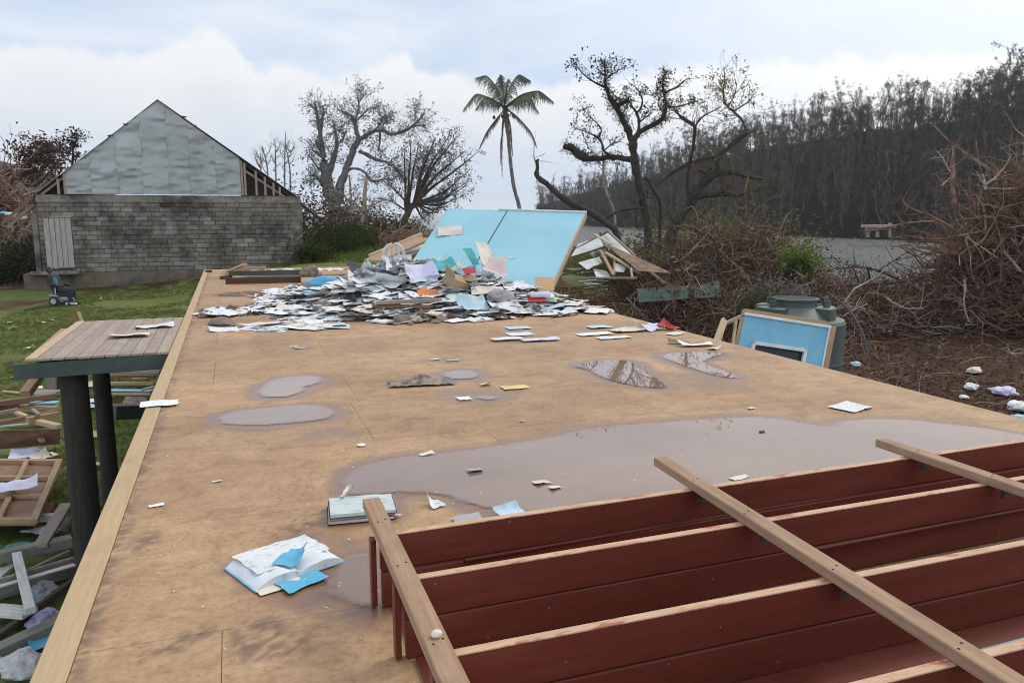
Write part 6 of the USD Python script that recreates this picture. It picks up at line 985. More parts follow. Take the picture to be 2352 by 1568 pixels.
# single branches one can follow
Z8 = zoom(3200, 500, 2.0906)
def branch(pp, f, m_, label, cat='branch', conv=Z8, dd=0., name='fallen_branch', tw=3):
    q = [(*conv[0](x, y), r * conv[1]) for x, y, r in pp]; p = np.array([P(x, y, f + dd * i / max(1, len(q) - 1)) for i, (x, y, _) in enumerate(q)]); r = np.array([a[2] for a in q]) * px_m(f)
    t = thing(name, label, cat, p[0]); obj('stem', tube(p, r, 7, 4, rng, .12), m_, t, smooth=True)
    if tw: a, T, rr = along(p, r, tw * len(p), rng, .2, 1.); b, c = sprout(a, perp(T, rng) + T * .6, rng.uniform(.2, .8, len(a)), np.minimum(rr * .5, .012), rng, 4, .4, .05); obj('twigs', tubes(b, c, 3), m_, t, kind='stuff')
for i, (pp, m_, lab) in enumerate([
    ([(800, 560, 17), (770, 430, 18), (790, 310, 16), (770, 240, 14), (785, 170, 9), (778, 100, 5)], BARK_RED, 'tallest splintered orange-brown stem sticking up from the uprooted heap'), ([(760, 300, 6), (740, 270, 5), (700, 190, 5), (645, 130, 3)], BARK_PALE, 'thin pale twig forking left of the tallest splintered stem'),
    ([(910, 480, 10), (905, 350, 9), (930, 280, 9), (915, 200, 6), (965, 145, 3)], BARK_BROWN, 'crooked stem right of the tallest splintered stem'), ([(1040, 440, 10), (1030, 380, 8), (1015, 320, 4)], BARK_PALE, 'short pale prong in the top of the uprooted heap'), ([(1040, 405, 8), (1120, 340, 8), (1180, 280, 6), (1240, 165, 3)], BARK_PALE, 'pale branch slanting up right on top of the uprooted heap'), ([(1200, 420, 9), (1190, 300, 5)], BARK_RED, 'short upright stub at the upper right of the uprooted heap'),
    ([(780, 700, 9), (720, 590, 9), (690, 480, 11), (690, 390, 8), (680, 320, 3)], BARK_BROWN, 'upright forked stem left of the tallest splintered stem'), ([(690, 410, 6), (790, 320, 4)], BARK_PALE, 'thin twig bridging two upright stems of the uprooted heap'), ([(780, 740, 8), (640, 660, 8), (500, 610, 7), (400, 560, 6), (385, 500, 3)], BARK_RED, 'upper long branch reaching left over the water with raised tip'), ([(800, 580, 7), (640, 620, 7), (520, 690, 7)], BARK_BROWN, 'branch crossing the upper reaching one'),
    ([(640, 688, 8), (420, 700, 8), (330, 722, 8), (200, 750, 6), (100, 770, 5), (45, 830, 3)], BARK_RED, 'middle long pale branch reaching left over the water and drooping'), ([(980, 775, 10), (840, 800, 9), (700, 830, 8), (560, 830, 7), (400, 800, 6), (290, 830, 3)], BARK_RED, 'lower long branch reaching left over the water'), ([(700, 850, 7), (560, 850, 7), (450, 850, 6), (350, 820, 3)], BARK_BROWN, 'short branch just under the lower reaching one'), ([(560, 830, 5), (620, 770, 5), (730, 735, 4)], BARK_BROWN, 'thin branch curving up from the lower reaching one'),
    ([(345, 1140, 10), (200, 1080, 8), (100, 1050, 7), (0, 1050, 6), (-120, 1060, 4)], BARK_DARK, 'dark arched branch in front of the water'), ([(180, 1085, 4), (300, 1010, 4), (420, 930, 3), (480, 900, 2)], BARK_DARK, 'thin dark twig rising in front of the water'), ([(0, 1060, 5), (30, 1130, 5), (45, 1180, 4)], BARK_DARK, 'left dark leg under the arched branch'), ([(110, 1050, 7), (130, 1130, 6), (145, 1180, 4)], BARK_DARK, 'right dark leg under the arched branch'),
    ([(-200, 1200, 12), (120, 1185, 14), (420, 1165, 15), (600, 1110, 14), (760, 1050, 10)], BARK_BROWN, 'long horizontal trunk lying along the bank before the water'), ([(905, 1480, 8), (860, 1340, 9), (880, 1220, 10), (870, 1150, 10)], BARK_PALE, 'pale hanging root below the uprooted heap'), ([(1320, 1090, 12), (1230, 980, 11), (1170, 920, 8)], BARK_PALE, 'pale thick root at the right of the uprooted heap'), ([(270, 1300, 10), (310, 1330, 13), (400, 1378, 12), (540, 1370, 6)], BARK_PALE, 'short pale bent log on the muddy bank'), ([(880, 1500, 9), (1010, 1500, 6)], BARK_PALE, 'pale root lying flat under the uprooted heap')]):
    branch(pp, 21.5 if i < 14 else (20.5 if i > 18 else 23.5), m_, lab, dd=.5)
Z9 = ((lambda x, y: Z6(x, y)), 1 / 2.94 / 1.63265)
for pp, m_, lab, f in [([(1180, 190, 7), (1280, 210, 9), (1380, 195, 10), (1470, 230, 11), (1560, 280, 11), (1640, 300, 9)], BARK_BROWN, 'arched brown branch along the top of the middle branch heap', 23), ([(1530, 250, 7), (1620, 210, 7), (1740, 175, 4)], BARK_PALE, 'pale twig pointing right from the top of the middle branch heap', 22.5), ([(1650, 310, 10), (1720, 380, 13), (1740, 480, 15), (1745, 600, 17), (1740, 700, 20), (1800, 800, 26), (1880, 900, 34)], BARK_DARK, 'dark curving branch plunging down beside the small green roofing sheet', 20), ([(1740, 700, 14), (1640, 590, 12), (1590, 520, 7)], BARK_DARK, 'dark side branch of the plunging one', 20),
    ([(830, 300, 7), (960, 350, 9), (1060, 400, 10), (1180, 450, 8)], BARK_BROWN, 'brown stick sloping right of the fallen wall pieces', 22), ([(860, 860, 5), (1050, 810, 7), (1180, 740, 8), (1280, 680, 4)], BARK_BROWN, 'long thin stick over the larger green roofing sheet', 17), ([(1270, 680, 5), (1380, 700, 6), (1480, 600, 4)], BARK_PALE, 'thin pale stick in the middle branch heap', 20), ([(730, 985, 5), (770, 1030, 9), (815, 1090, 5)], BARK_PALE, 'pale peeled stick left below the larger green roofing sheet', 14.5), ([(1820, 1140, 6), (1900, 1110, 8), (1990, 1030, 4)], BARK_GREY, 'grey forked stick left of the water tank', 15.5), ([(1900, 500, 12), (2000, 440, 14), (2100, 400, 14), (2250, 500, 12), (2300, 560, 8)], BARK_BROWN, 'thick bent branch left of the bright green bush', 23), ([(1120, 1160, 5), (1180, 1090, 6), (1240, 1030, 3)], BARK_BROWN, 'stick standing out of the leaf litter below the roofing sheet', 14)]: branch(pp, f * 1.28, m_, lab, conv=Z9, dd=.4)
Z10 = zoom(2900, 1100, 2.5021)
for pp, m_, lab, f in [([(540, 10, 6), (640, 90, 9), (720, 160, 10), (800, 290, 8), (860, 420, 8), (905, 700, 4)], BARK_GREY, 'long grey branch drooping right beside the water tank', 15), ([(650, 220, 5), (740, 160, 7), (880, 100, 5)], BARK_PALE, 'pale twig crossing the drooping grey branch', 15.2), ([(1430, 740, 5), (1540, 770, 7), (1640, 772, 4)], BARK_BROWN, 'bent stick on the litter near the floor edge', 12), ([(2200, 470, 6), (2200, 560, 7), (2340, 565, 5)], BARK_PALE, 'angular pale root at the right picture edge', 17), ([(1470, 320, 4), (1640, 310, 6), (1760, 330, 3)], BARK_GREY, 'thin grey stick on the muddy bank', 19)]: branch(pp, f, m_, lab, conv=Z10, dd=.2)
def bush(name, label, cat, c, n, h, size, leafn, lm, seed, spread=.5, group=None):
    t = thing(name, label, cat, c, group); r = np.random.default_rng(seed); d = r.normal(size=(n, 3)) * [1, 1, .5]; d[:, 2] = abs(d[:, 2]) + .5; a, b = sprout(c + r.normal(0, spread * .3, (n, 3)) * [1, 1, 0], d, r.uniform(.5, 1., n) * h, .016, r, 5, .3, .1); obj('stem', tubes(a, b, 3), TWIG_BROWN, t, kind='stuff')
    C = a[r.integers(0, n, leafn), r.integers(2, 5, leafn)] + r.normal(0, spread * .3, (leafn, 3)); obj('leaves', cards(C, r.uniform(.6, 1.3, leafn) * size, r, .6, .2), lm, t, kind='stuff'); return t
c = P(1838, 596, 27); bush('leafy_bush', 'bright fresh green bush standing out of the brown branches by the water', 'bush', c - [0, 0, .35], 44, .8, .12, 2000, LEAF_GREEN, 5, .55)
c = P(1790, 660, 22); bush('leafy_bush', 'pale grey-green bush below the bright green one', 'bush', c - [0, 0, .6], 30, .9, .12, 1100, LEAF_GREY, 6, .7); c = P(1760, 690, 20); bush('leafy_bush', 'olive bush left above the water tank', 'bush', c - [0, 0, .5], 26, .8, .12, 900, LEAF_OLIVE, 7, .7)
for i, (px, py, f, s_, m_, lab) in enumerate([(2237, 852, 14.5, .13, 'cream', 'cream rock-like lump on the litter near the right floor edge'), (2230, 890, 13.2, .13, 'white', 'white crumpled plastic below the cream lump'), (2305, 902, 13, .17, 'lilac', 'lilac-white crumpled plastic on the litter at the right'), (2342, 938, 12, .18, 'white', 'white sheet piece at the right picture edge'), (1966, 838, 14, .12, 'blue', 'small white-blue scrap right of the water tank'), (2215, 912, 13, .07, 'white', 'small white scrap below the crumpled plastic'), (2340, 960, 11.6, .1, 'blue', 'pale scrap at the right picture edge by the floor corner'), (1880, 820, 15, .05, 'cream', 'tiny cream scrap beside the water tank')]):
    p = P(px, py, f); g_ = gz(p); d = ray(px, py)
    for _ in range(12): p = d * ((gz(p) + .04 - CAM_H) / d[2]) + [0, 0, CAM_H]
    obj('scrap', crumple(500 + i, s_ * 1.3, s_, s_ * .6, .5), PAP[m_], M=put(p[0], p[1], p[2] - .02, i), label=lab, cat='scrap', smooth=True)
jt = thing('jetty', 'small broken jetty at the far edge of the water', 'jetty', P(2020, 530, 118)); m, M = beam(P(1990, 519, 118), P(2046, 519, 119), 2.5, .45); obj('deck', m, W_GREY, jt, M=M); m, M = beam(P(1988, 527, 117.5), P(2046, 525, 118), .5, .35); obj('beam', m, BARK_RED, jt, M=M)
for x in (1993, 2015, 2044): m, M = beam(P(x, 545, 118), P(x, 512 if x == 2044 else 520, 118), .4, .4, up=FH); obj('pile', m, W_GREY, jt, M=M)

# ------------------------------------------------------------------ wreckage on the grass at the left
rng = np.random.default_rng(55)
ZL = lambda x, y: (x / 3.267 / 1.63265, (1350 + y / 3.267) / 1.63265); ZM = lambda x, y: (x / 2.376 / 1.63265, (1900 + y / 2.376) / 1.63265)
def lz(px, py, dz=0.0):
    """The place on the left-hand ground seen at a column and row, dz above it."""
    d = ray(px, py); p = d * ((-2.7 - CAM_H) / d[2]) + [0, 0, CAM_H]
    for _ in range(14): p = d * ((gz(p) + dz - CAM_H) / d[2]) + [0, 0, CAM_H]
    return p
TEALW = timber('timber_teal', (.28, .52, .58), (.38, .62, .67), dirt=(.2, .25, .24)); METALW = mottled('zinc_strip', (.30, .36, .38), (.46, .52, .54), 6, rough=.4)
def wreck(a, b, w, h, m_, lab, conv=ZL, dz=.1, dzb=None, name='timber_plank', cat='plank', roll=0.):
    p, q = lz(*conv(*a), dz), lz(*conv(*b), dz if dzb is None else dzb); m, M = beam(p, q, w, h, b=.005, roll=roll); return obj(name, m, m_, label=lab, cat=cat, M=M)
for a in [((-60, 535), (690, 432), .12, .10, W_BROWN, 'upper brown beam crossing the wreckage left of the landing post', ZL, .32), ((-60, 610), (330, 520), .10, .14, W_BROWN, 'second brown beam under the upper one left of the landing post', ZL, .18), ((380, 520), (700, 515), .16, .03, TEALW, 'teal painted board left of the landing post', ZL, .22), ((400, 545), (700, 545), .12, .03, TEALW, 'lower teal painted board left of the landing post', ZL, .16), ((225, 560), (700, 590), .12, .08, W_RAW, 'raw brown board below the teal boards', ZL, .14),
          ((-40, 650), (225, 600), .07, .05, W_GREY, 'thin grey stick across the left of the wreckage', ZL, .26), ((140, 618), (330, 690), .08, .06, W_PALE, 'short pale timber lying askew in the wreckage', ZL, .22), ((-40, 775), (690, 628), .10, .07, W_BROWN, 'long brown batten rising to the right in the wreckage', ZL, .25), ((330, 745), (715, 668), .11, .14, W_RAW, 'chunky brown beam end near the landing post', ZL, .2), ((470, 755), (725, 815), .12, .09, W_PALE, 'pale sawn offcut against the landing post', ZL, .18), ((-40, 815), (350, 778), .07, .03, METALW, 'pale metal strip above the big brown board', ZL, .16),
          ((30, 380), (255, 400), .06, .03, W_PALE, 'thin pale lath on the grass at the top of the wreckage', ZL, .05), ((400, 600), (480, 665), .06, .04, W_GREY, 'short grey stick pointing down in the wreckage', ZL, .3), ((460, 900), (520, 990), .09, .05, W_RAW, 'small brace standing on the big brown board', ZL, .28), ((370, 390), (690, 400), .5, .03, W_GREYGREEN, 'grey-green board lying flat behind the upper brown beam', ZL, .12),
          ((1335, 152), (1960, 142), .14, .06, W_GREY, 'uppermost grey plank beneath the landing', ZL, .45), ((1340, 190), (1900, 200), .1, .05, W_BROWN, 'dark plank just under the uppermost grey one beneath the landing', ZL, .3), ((1340, 285), (1890, 285), .12, .06, W_RAW, 'raw timber plank beneath the landing', ZL, .3), ((1340, 368), (1870, 372), .14, .03, TEALW, 'pale blue painted plank beneath the landing', ZL, .22), ((1360, 405), (1850, 412), .08, .06, W_PALE, 'pale edge plank in front of the blue one beneath the landing', ZL, .16), ((1720, 370), (1880, 330), .06, .04, W_WHITE, 'white stick crossing the blue plank beneath the landing', ZL, .3), ((1370, 560), (1790, 570), .12, .06, W_BROWN, 'lowest brown plank beneath the landing', ZL, .1), ((1620, 215), (1810, 205), .08, .06, W_WHITE, 'curved white scrap of timber beneath the landing', ZL, .2),
          ((-60, 455), (640, 300), .16, .13, W_GREYGREEN, 'upper weathered grey-white beam at lower left', ZM, .30), ((150, 425), (272, 925), .10, .08, W_WHITE, 'white painted post lying toward the floor at lower left', ZM, .36), ((-60, 745), (668, 525), .07, .24, W_GREYGREEN, 'long grey board on edge with white top at lower left', ZM, .14), ((-60, 722), (668, 512), .075, .018, W_WHITE, 'white top strip of the long grey board at lower left', ZM, .275), ((-40, 705), (615, 395), .05, .04, W_GREY, 'thin grey rod between the lower left boards', ZM, .22), ((180, 622), (650, 520), .08, .06, W_BROWN, 'reddish batten behind the long grey board', ZM, .2), ((360, 350), (590, -20), .16, .06, W_GREY, 'grey plank leaning up toward the framed panel', ZM, .36), ((-60, 915), (270, 945), .22, .05, W_WHITE, 'white board end at the left picture edge', ZM, .14), ((-60, 1190), (680, 640), .06, .08, W_DARK, 'dark brown strip slanting up right at lower left', ZM, .1), ((-60, 1300), (560, 1010), .17, .10, W_GREYGREEN, 'wide grey-green beam at the bottom left', ZM, .12),
          ((-20, 630), (140, 505), .10, .06, W_WHITE, 'short pale board under the upper weathered beam', ZM, .16), ((310, 100), (610, 85), .09, .10, W_WHITE, 'white topped timber below the framed panel', ZM, .2), ((520, 195), (610, 110), .05, .05, W_WHITE, 'thin white stick beside the landing post', ZM, .2), ((310, 180), (620, 190), .08, .06, W_BROWN, 'brown timber below the white topped one', ZM, .1), ((400, 95), (460, -20), .09, .09, W_BROWN, 'short red-brown post stub under the framed panel', ZM, .12), ((-50, 600), (110, 560), .3, .02, W_PALE, 'pale yellowish board at the left picture edge', ZM, .08)]:
    wreck(a[0], a[1], a[2], a[3], a[4], a[5], a[6], a[7])
def ground_panel(name, c4, m_, lab, cat, lift=.1, battens=(), th=.02, bm=W_RAW):
    """A flat panel lying over the ground through four view corners, with battens given in its own unit square."""
    P4 = [lz(*q, lift if np.isscalar(lift) else lift[i]) for i, q in enumerate(c4)]; a, b, c, d = P4; S = lambda u, v: a * (1 - u) * (1 - v) + b * u * (1 - v) + c * u * v + d * (1 - u) * v; nn = unit(np.cross(b - a, d - a)); nn = nn * np.sign(nn[2])
    t = thing(name, lab, cat, a); v = np.array([a, b, c, d, a - nn * th, b - nn * th, c - nn * th, d - nn * th]); obj('board', (v, np.array([[3, 2, 1, 0], [4, 5, 6, 7], [0, 1, 5, 4], [1, 2, 6, 5], [2, 3, 7, 6], [3, 0, 4, 7]])), m_, t)
    for (u0, v0, u1, v1, w) in battens: m, M = beam(S(u0, v0) + nn * .035, S(u1, v1) + nn * .035, w, .07, up=nn); obj('batten', m, bm, t, M=M)
    return t
CAB = mottled('cabinet_brown', (.16, .085, .045), (.27, .155, .09), 2, rough=.7)
ground_panel('framed_panel', [ZL(-150, 1250), ZL(742, 1255), ZL(430, 2010), ZL(-560, 2010)], CAB, 'brown framed panel with crossing battens lying beside the landing post', 'panel', .30, [(0, .02, 1, .02, .09), (0, .33, 1, .33, .06), (0, .63, 1, .63, .06), (0, .98, 1, .98, .09), (.99, 0, .99, 1, .09), (.55, 0, .55, .98, .07), (.01, 0, .01, 1, .08)])
ground_panel('brown_board', [ZL(-80, 860), ZL(735, 835), ZL(735, 1020), ZL(-80, 1090)], mottled('board_red_brown', (.13, .062, .035), (.25, .13, .08), 2, rough=.75), 'big red-brown board tilted in the wreckage left of the landing post', 'board', (.5, .5, .12, .10), [(0, .97, 1, .97, .05)])
ground_panel('ribbed_mat', [ZL(1540, 445), ZL(1800, 445), ZL(1790, 545), ZL(1490, 545)], SACK, 'ribbed brown mat on the planks beneath the landing', 'mat', .22)
for i, (x, y, w, l, m_, a, lab, cv) in enumerate([(320, 1168, .5, .36, 'lilac', .1, 'lilac-white paper on the grass above the framed panel', ZL), (395, 1238, .3, .2, 'white', .3, 'white-blue paper at the top edge of the framed panel', ZL), (490, 1190, .3, .3, 'cream', .6, 'crumpled cream wrapper on the grass above the framed panel', ZL), (570, 1140, .12, .42, 'cream', .9, 'upright cream strip beside the crumpled wrapper', ZL), (255, 975, .16, .12, 'lilac', .1, 'pale scrap on the big red-brown board', ZL), (450, 335, .24, .16, 'white', .2, 'white scrap on the grass behind the wreckage', ZL), (180, 20, .5, .34, 'lilac', .2, 'lilac paper lying in the framed panel', ZM), (350, 232, .40, .26, 'lilac', .4, 'crumpled lilac-white paper below the framed panel', ZM), (370, 1212, .26, .2, 'sky', .5, 'light blue paper near the bottom left beam', ZM), (60, 1372, .14, .08, 'cream', .1, 'small white scrap on the grass at the bottom left', ZM), (1095, 310, .3, .25, 'pink', .1, 'pinkish paper between the two landing posts', ZL), (1120, 505, .3, .25, 'white', .1, 'white paper between the two landing posts', ZL), (1125, 570, .3, .25, 'blue', .1, 'pale blue paper between the two landing posts', ZL), (1165, 920, .25, .2, 'peach', .1, 'peach paper low between the two landing posts', ZL), (1190, 1285, .25, .2, 'pink', .2, 'lowest pink paper between the two landing posts', ZL)]):
    p = lz(*cv(x, y), .06 if m_ != 'lilac' or cv is ZL else .1); lift = .40 if 'in the framed panel' in lab else .05; obj('paper_sheet', paper(700 + i, w, l, .04, .08, nx=10), PAP[m_], M=put(p[0], p[1], p[2] + lift - .05, a, .1, .05), label=lab, cat='paper', smooth=True)
for i, (x, y, a, b, c, m_, lab, rgh) in enumerate([(370, 770, .28, .24, .18, 'grey', 'grey crumpled plastic sheet at lower left', .6), (350, 860, .22, .12, .08, 'lilac', 'lilac cloth just below the grey plastic sheet', .5), (375, 1010, .42, .22, .14, 'lilac', 'purple-lilac cloth draped over the dark strip', .5), (200, 1430, .46, .34, .22, 'white', 'dirty white plastic bag in the bottom left corner', .45), (185, 368, .34, .18, .12, 'mint', 'green net bag behind the upper weathered beam', .5), (515, 20, .07, .06, .05, 'white', 'small white lump beside the framed panel', .3), (870, 95, .16, .2, .16, 'grey', 'grey plastic scrap beside the floor edge', .5)]):
    p = lz(*ZM(x, y), .03); mt = {'lilac': mottled('cloth_lilac_%d' % i, (.22, .20, .40), (.50, .48, .68), 8, rough=.9), 'mint': mottled('net_green', (.03, .16, .10), (.10, .34, .22), 12, rough=.8), 'white': mottled('bag_white_%d' % i, (.30, .30, .30), (.62, .62, .61), 5, rough=.5)}.get(m_, PAP[m_])
    obj('crumpled_bag' if 'bag' in lab or 'plastic' in lab else 'crumpled_cloth', crumple(600 + i, a * .58, b * .58, c * .6, rgh, 4), mt, M=put(p[0], p[1], p[2] - .03, i * .7), label=lab, cat='bag' if 'bag' in lab else 'cloth', smooth=True)
# blades of grass and small litter on the lawn
def tuft(seed, n=9, h=.075):
    r = np.random.default_rng(seed); b = r.normal(0, .03, (n, 3)) * [1, 1, 0]; t = b + r.normal(0, .035, (n, 3)) * [1, 1, 0] + np.c_[np.zeros((n, 2)), r.uniform(.5, 1.2, n) * h]; w = r.normal(size=(n, 3)) * [1, 1, 0]; w = w / np.linalg.norm(w, axis=1, keepdims=True) * .0055
    V = np.stack([b - w, b + w, t], 1).reshape(-1, 3); return V, np.arange(3 * n).reshape(-1, 3)
LEAF_GRASS = leafmat('leaf_grass', (.11, .14, .032), (.22, .24, .075), .35, .4)
N = 60000; s = rng.uniform(-17, -1, N); f = 6 + 28 * rng.random(N) ** 1.1; xy = s[:, None] * RGT[:2] + f[:, None] * FH[:2]; k = (xy[:, 0] < -.9) & (meshkit.fbm(np.c_[xy * .5, 0 * s], 3, 2) > .34); xy = xy[k]; z = ground_z(xy)
instancer('grass', [(tuft(i), LEAF_GRASS) for i in range(4)], np.c_[xy, z - .01], rng.integers(0, 4, len(xy)), rng.uniform(.6, 1.25, len(xy)), rng.uniform(0, 6.28, len(xy)))
N = 16000; s = rng.uniform(-11, 6, N); f = rng.uniform(33.5, 62, N); xy = s[:, None] * RGT[:2] + f[:, None] * FH[:2]; k = ~((xy[:, 1] > BY - .3) & (xy[:, 0] < colx(694) + .2)); xy = xy[k]; z = ground_z(xy)
instancer('grass', [(tuft(10 + i, 12, .22), LEAF_GRASS) for i in range(3)], np.c_[xy, z - .02], rng.integers(0, 3, len(xy)), rng.uniform(.6, 1.5, len(xy)), rng.uniform(0, 6.28, len(xy)))
N = 2600; x, y = rng.uniform(5.9, 8.6, N), rng.uniform(12.5, 24, N); xy = np.c_[x, y]; instancer('grass', [(tuft(30 + i, 12, .16), LEAF_GRASS) for i in range(3)], np.c_[xy, ground_z(xy) - .01], rng.integers(0, 3, N), rng.uniform(.6, 1.4, N), rng.uniform(0, 6.28, N))
for i in range(9):
    px, py = [(25, 742), (30, 755), (118, 714 + 22), (95, 742), (378, 756 - 20), (122, 792), (70, 800), (40, 868), (230, 690)][i]; p = lz(px, py, .02); obj('litter_scrap', paper(900 + i, .22, .14, .03, .1, nx=6, ny=6), PAP[['white', 'cream'][i % 2]], M=put(p[0], p[1], p[2] + .02, i), label=f"{['first white', 'second cream', 'third white', 'fourth cream', 'white', 'cream', 'white', 'cream', 'white'][i]} paper scrap on the lawn {['at the left picture edge', 'just below the first at the left edge', 'below the wheelchair', 'left of the leaning newel', 'beside the landing back edge', 'left of the newel foot', 'left of the landing', 'left of the fascia end', 'right of the wheelchair'][i]}", cat='paper', smooth=True)
# shrubs round the hall and beyond the floor
LEAF_BANK = leafmat('leaf_bank', (.040, .055, .016), (.11, .125, .04), .6, .35)
SL = [('tall olive scrub behind the bent low tree', 1640, 520, 41, 4.6, LEAF_SCRUB), ('olive scrub behind the vine-grown dark tree trunk', 1545, 520, 42, 3.4, LEAF_SCRUB), ('sparse brown-green scrub right behind the bent low tree', 1730, 520, 41, 4.2, LEAF_SCRUB), ('dark green shrub at the right corner of the block hall', 725, 592, 34.5, 1.0, LEAF_BANK), ('taller dark shrub between the block hall and the old grey tree', 765, 575, 39, 1.7, LEAF_BANK), ('olive shrub at the foot of the old grey tree', 822, 560, 44, 1.3, LEAF_BANK), ('low brown-green shrub left of the leaning dark tree', 880, 548, 50, 1.5, LEAF_BROWN), ('low shrub at the foot of the leaning dark tree', 930, 545, 50, 1.3, LEAF_OLIVE), ('dark green shrub at the left corner of the block hall', 2, 612, 33.5, 1.7, LEAF_BANK), ('small dark shrub beyond the left corner of the block hall', 42, 596, 36, 1.2, LEAF_DARK), ('brown thicket behind the right end of the block hall', 718, 500, 52, 3.6, LEAF_BROWN), ('grey thicket behind the old grey tree', 800, 505, 64, 3.4, LEAF_GREY), ('brown bushes right of the fallen wall pieces', 1475, 560, 29, 1.6, LEAF_BROWN), ('olive bush before the bent low tree', 1570, 520, 31, 2.2, LEAF_SCRUB), ('olive scrub under the arching limbs of the bent low tree', 1660, 500, 33, 2.6, LEAF_SCRUB), ('brown-green scrub at the right of the bent low tree', 1745, 510, 34, 2.4, LEAF_BROWN), ('small olive shrub at the foot of the vine-grown dark tree', 1430, 530, 33, 1.8, LEAF_SCRUB), ('dark scrub behind the teal panel', 1400, 545, 36, 1.4, LEAF_OLIVE)]
for i, (lab, px, py, f, h, lm) in enumerate(SL):
    p = P(px, py, f); p[2] = gz(p) - .05; n = 70 if h > 2 else 48; bush('shrub', lab, 'shrub', p, n, h, .16 if f < 40 else .22, int(1900 * h if lm is not LEAF_BROWN else 700 * h), lm, 300 + i, h * .75)
heap('brushwood', (-24.5, 38), 3.2, 2.2, 4.0, 3600, rng, [(BARK_RED, .4), (TWIG_LIGHT, .35), (TWIG_BROWN, .25)], rr=(.012, .045), LL=(.8, 3.), leaf=LEAF_BROWN, nl=4500)
heap('brushwood', (-22.0, 35.2), 1.4, .8, 2.0, 700, rng, [(BARK_RED, .5), (TWIG_LIGHT, .5)], rr=(.015, .05), LL=(.6, 2.4))
heap('brushwood', (-5.5, 47), 3.0, 2.0, .8, 700, rng, [(TWIG_LIGHT, .4), (BARK_RED, .6)], rr=(.012, .03))
for i, (px, py, m_, lab) in enumerate([(6, 492, 'sky', 'left blue scrap in the branch pile behind the hall corner'), (24, 494, 'white', 'white scrap in the branch pile behind the hall corner'), (58, 504, 'blue', 'pale blue scrap in the branch pile nearest the hall'), (40, 500, 'mint', 'green scrap in the branch pile behind the hall corner'), (733, 498, 'white', 'white scrap on the bank right of the block hall'), (698, 575, 'cream', 'pale stick-like scrap at the right foot of the block hall')]):
    p = P(px, py, 33.4 if px < 100 else 36); obj('scrap', crumple(800 + i, .22, .12, .08, .5), PAP[m_], M=put(*p, 0), label=lab, cat='scrap')

# ------------------------------------------------------------------ the person in the powered wheelchair
PF_ = 28.0; pb = P(146, 703, PF_); pb[2] = gz(pb)
CM = frame(RGT, (0, 0, 1), pb)                                       # local x to the right of the view, y away, z up
def hullchain(bones, joints):
    out = []
    for a, b in bones:
        (p, r), (q, s_) = joints[a], joints[b]; A = m3.Manifold.sphere(r, 20).translate(p); B = m3.Manifold.sphere(s_, 20).translate(q); out.append(m3.Manifold.batch_hull([A, B]))
    return m3.Manifold.batch_boolean(out, m3.OpType.Add)
def soft(mf, ln=.03, it=8):
    mf = mf.refine_to_length(ln); mm = mf.to_mesh(); t = trimesh.Trimesh(mm.vert_properties[:, :3], mm.tri_verts, process=True); trimesh.smoothing.filter_taubin(t, iterations=it); return t.vertices, t.faces
J = dict(hip=((-.02, 0, .56), .15), waist=((-.12, 0, .74), .145), chest=((-.24, 0, .93), .16), neck=((-.33, 0, 1.10), .062), nk2=((-.36, 0, 1.16), .058), head=((-.395, 0, 1.26), .098), chin=((-.35, 0, 1.20), .06),
         shL=((-.27, .17, 1.02), .075), elL=((-.18, .26, .78), .052), wrL=((.06, .25, .72), .036), haL=((.13, .24, .73), .034), shR=((-.27, -.17, 1.02), .075), elR=((-.20, -.27, .78), .052), wrR=((.04, -.26, .72), .036), haR=((.11, -.25, .73), .034),
         tL=((.0, .09, .55), .10), kL=((.36, .10, .54), .068), aL=((.34, .10, .16), .045), fL=((.50, .11, .09), .042), tR=((.0, -.09, .55), .10), kR=((.36, -.11, .54), .068), aR=((.33, -.11, .16), .045), fR=((.49, -.12, .09), .042))
SKIN = mottled('skin_dark', (.045, .025, .017), (.07, .04, .028), 6, rough=.55); SHIRT = mottled('jacket_black', (.016, .022, .026), (.035, .045, .05), 5, rough=.9); SHIRTB = mottled('shirt_blue', (.06, .14, .19), (.10, .21, .27), 3, rough=.9); TROU = mottled('trousers_dark', (.018, .02, .028), (.035, .04, .05), 5, rough=.9)
pr_ = thing('person', 'person in blue backed dark top and dark trousers leaning back in the wheelchair', 'person', pb)
obj('body', soft(hullchain([('hip', 'waist'), ('waist', 'chest'), ('chest', 'neck'), ('neck', 'nk2'), ('nk2', 'head'), ('head', 'chin'), ('chest', 'shL'), ('shL', 'elL'), ('elL', 'wrL'), ('wrL', 'haL'), ('chest', 'shR'), ('shR', 'elR'), ('elR', 'wrR'), ('wrR', 'haR'), ('hip', 'tL'), ('tL', 'kL'), ('kL', 'aL'), ('hip', 'tR'), ('tR', 'kR'), ('kR', 'aR'), ('aL', 'fL'), ('aR', 'fR')], J)), SKIN, pr_, M=CM, smooth=True)
grow = lambda ks, e: {k: (J[k][0], J[k][1] + e) for k in ks}
obj('jacket', soft(hullchain([('hip', 'waist'), ('waist', 'chest'), ('chest', 'shL'), ('shL', 'elL'), ('elL', 'wrL'), ('chest', 'shR'), ('shR', 'elR'), ('elR', 'wrR')], grow(['hip', 'waist', 'chest', 'shL', 'elL', 'wrL', 'shR', 'elR', 'wrR'], .014))), SHIRT, pr_, M=CM, smooth=True)
obj('shirt_back', soft(hullchain([('a', 'b'), ('b', 'c')], dict(a=((-.13, -.06, .72), .13), b=((-.24, -.08, .92), .15), c=((-.28, -.07, .99), .12)))), SHIRTB, pr_, M=CM, smooth=True)
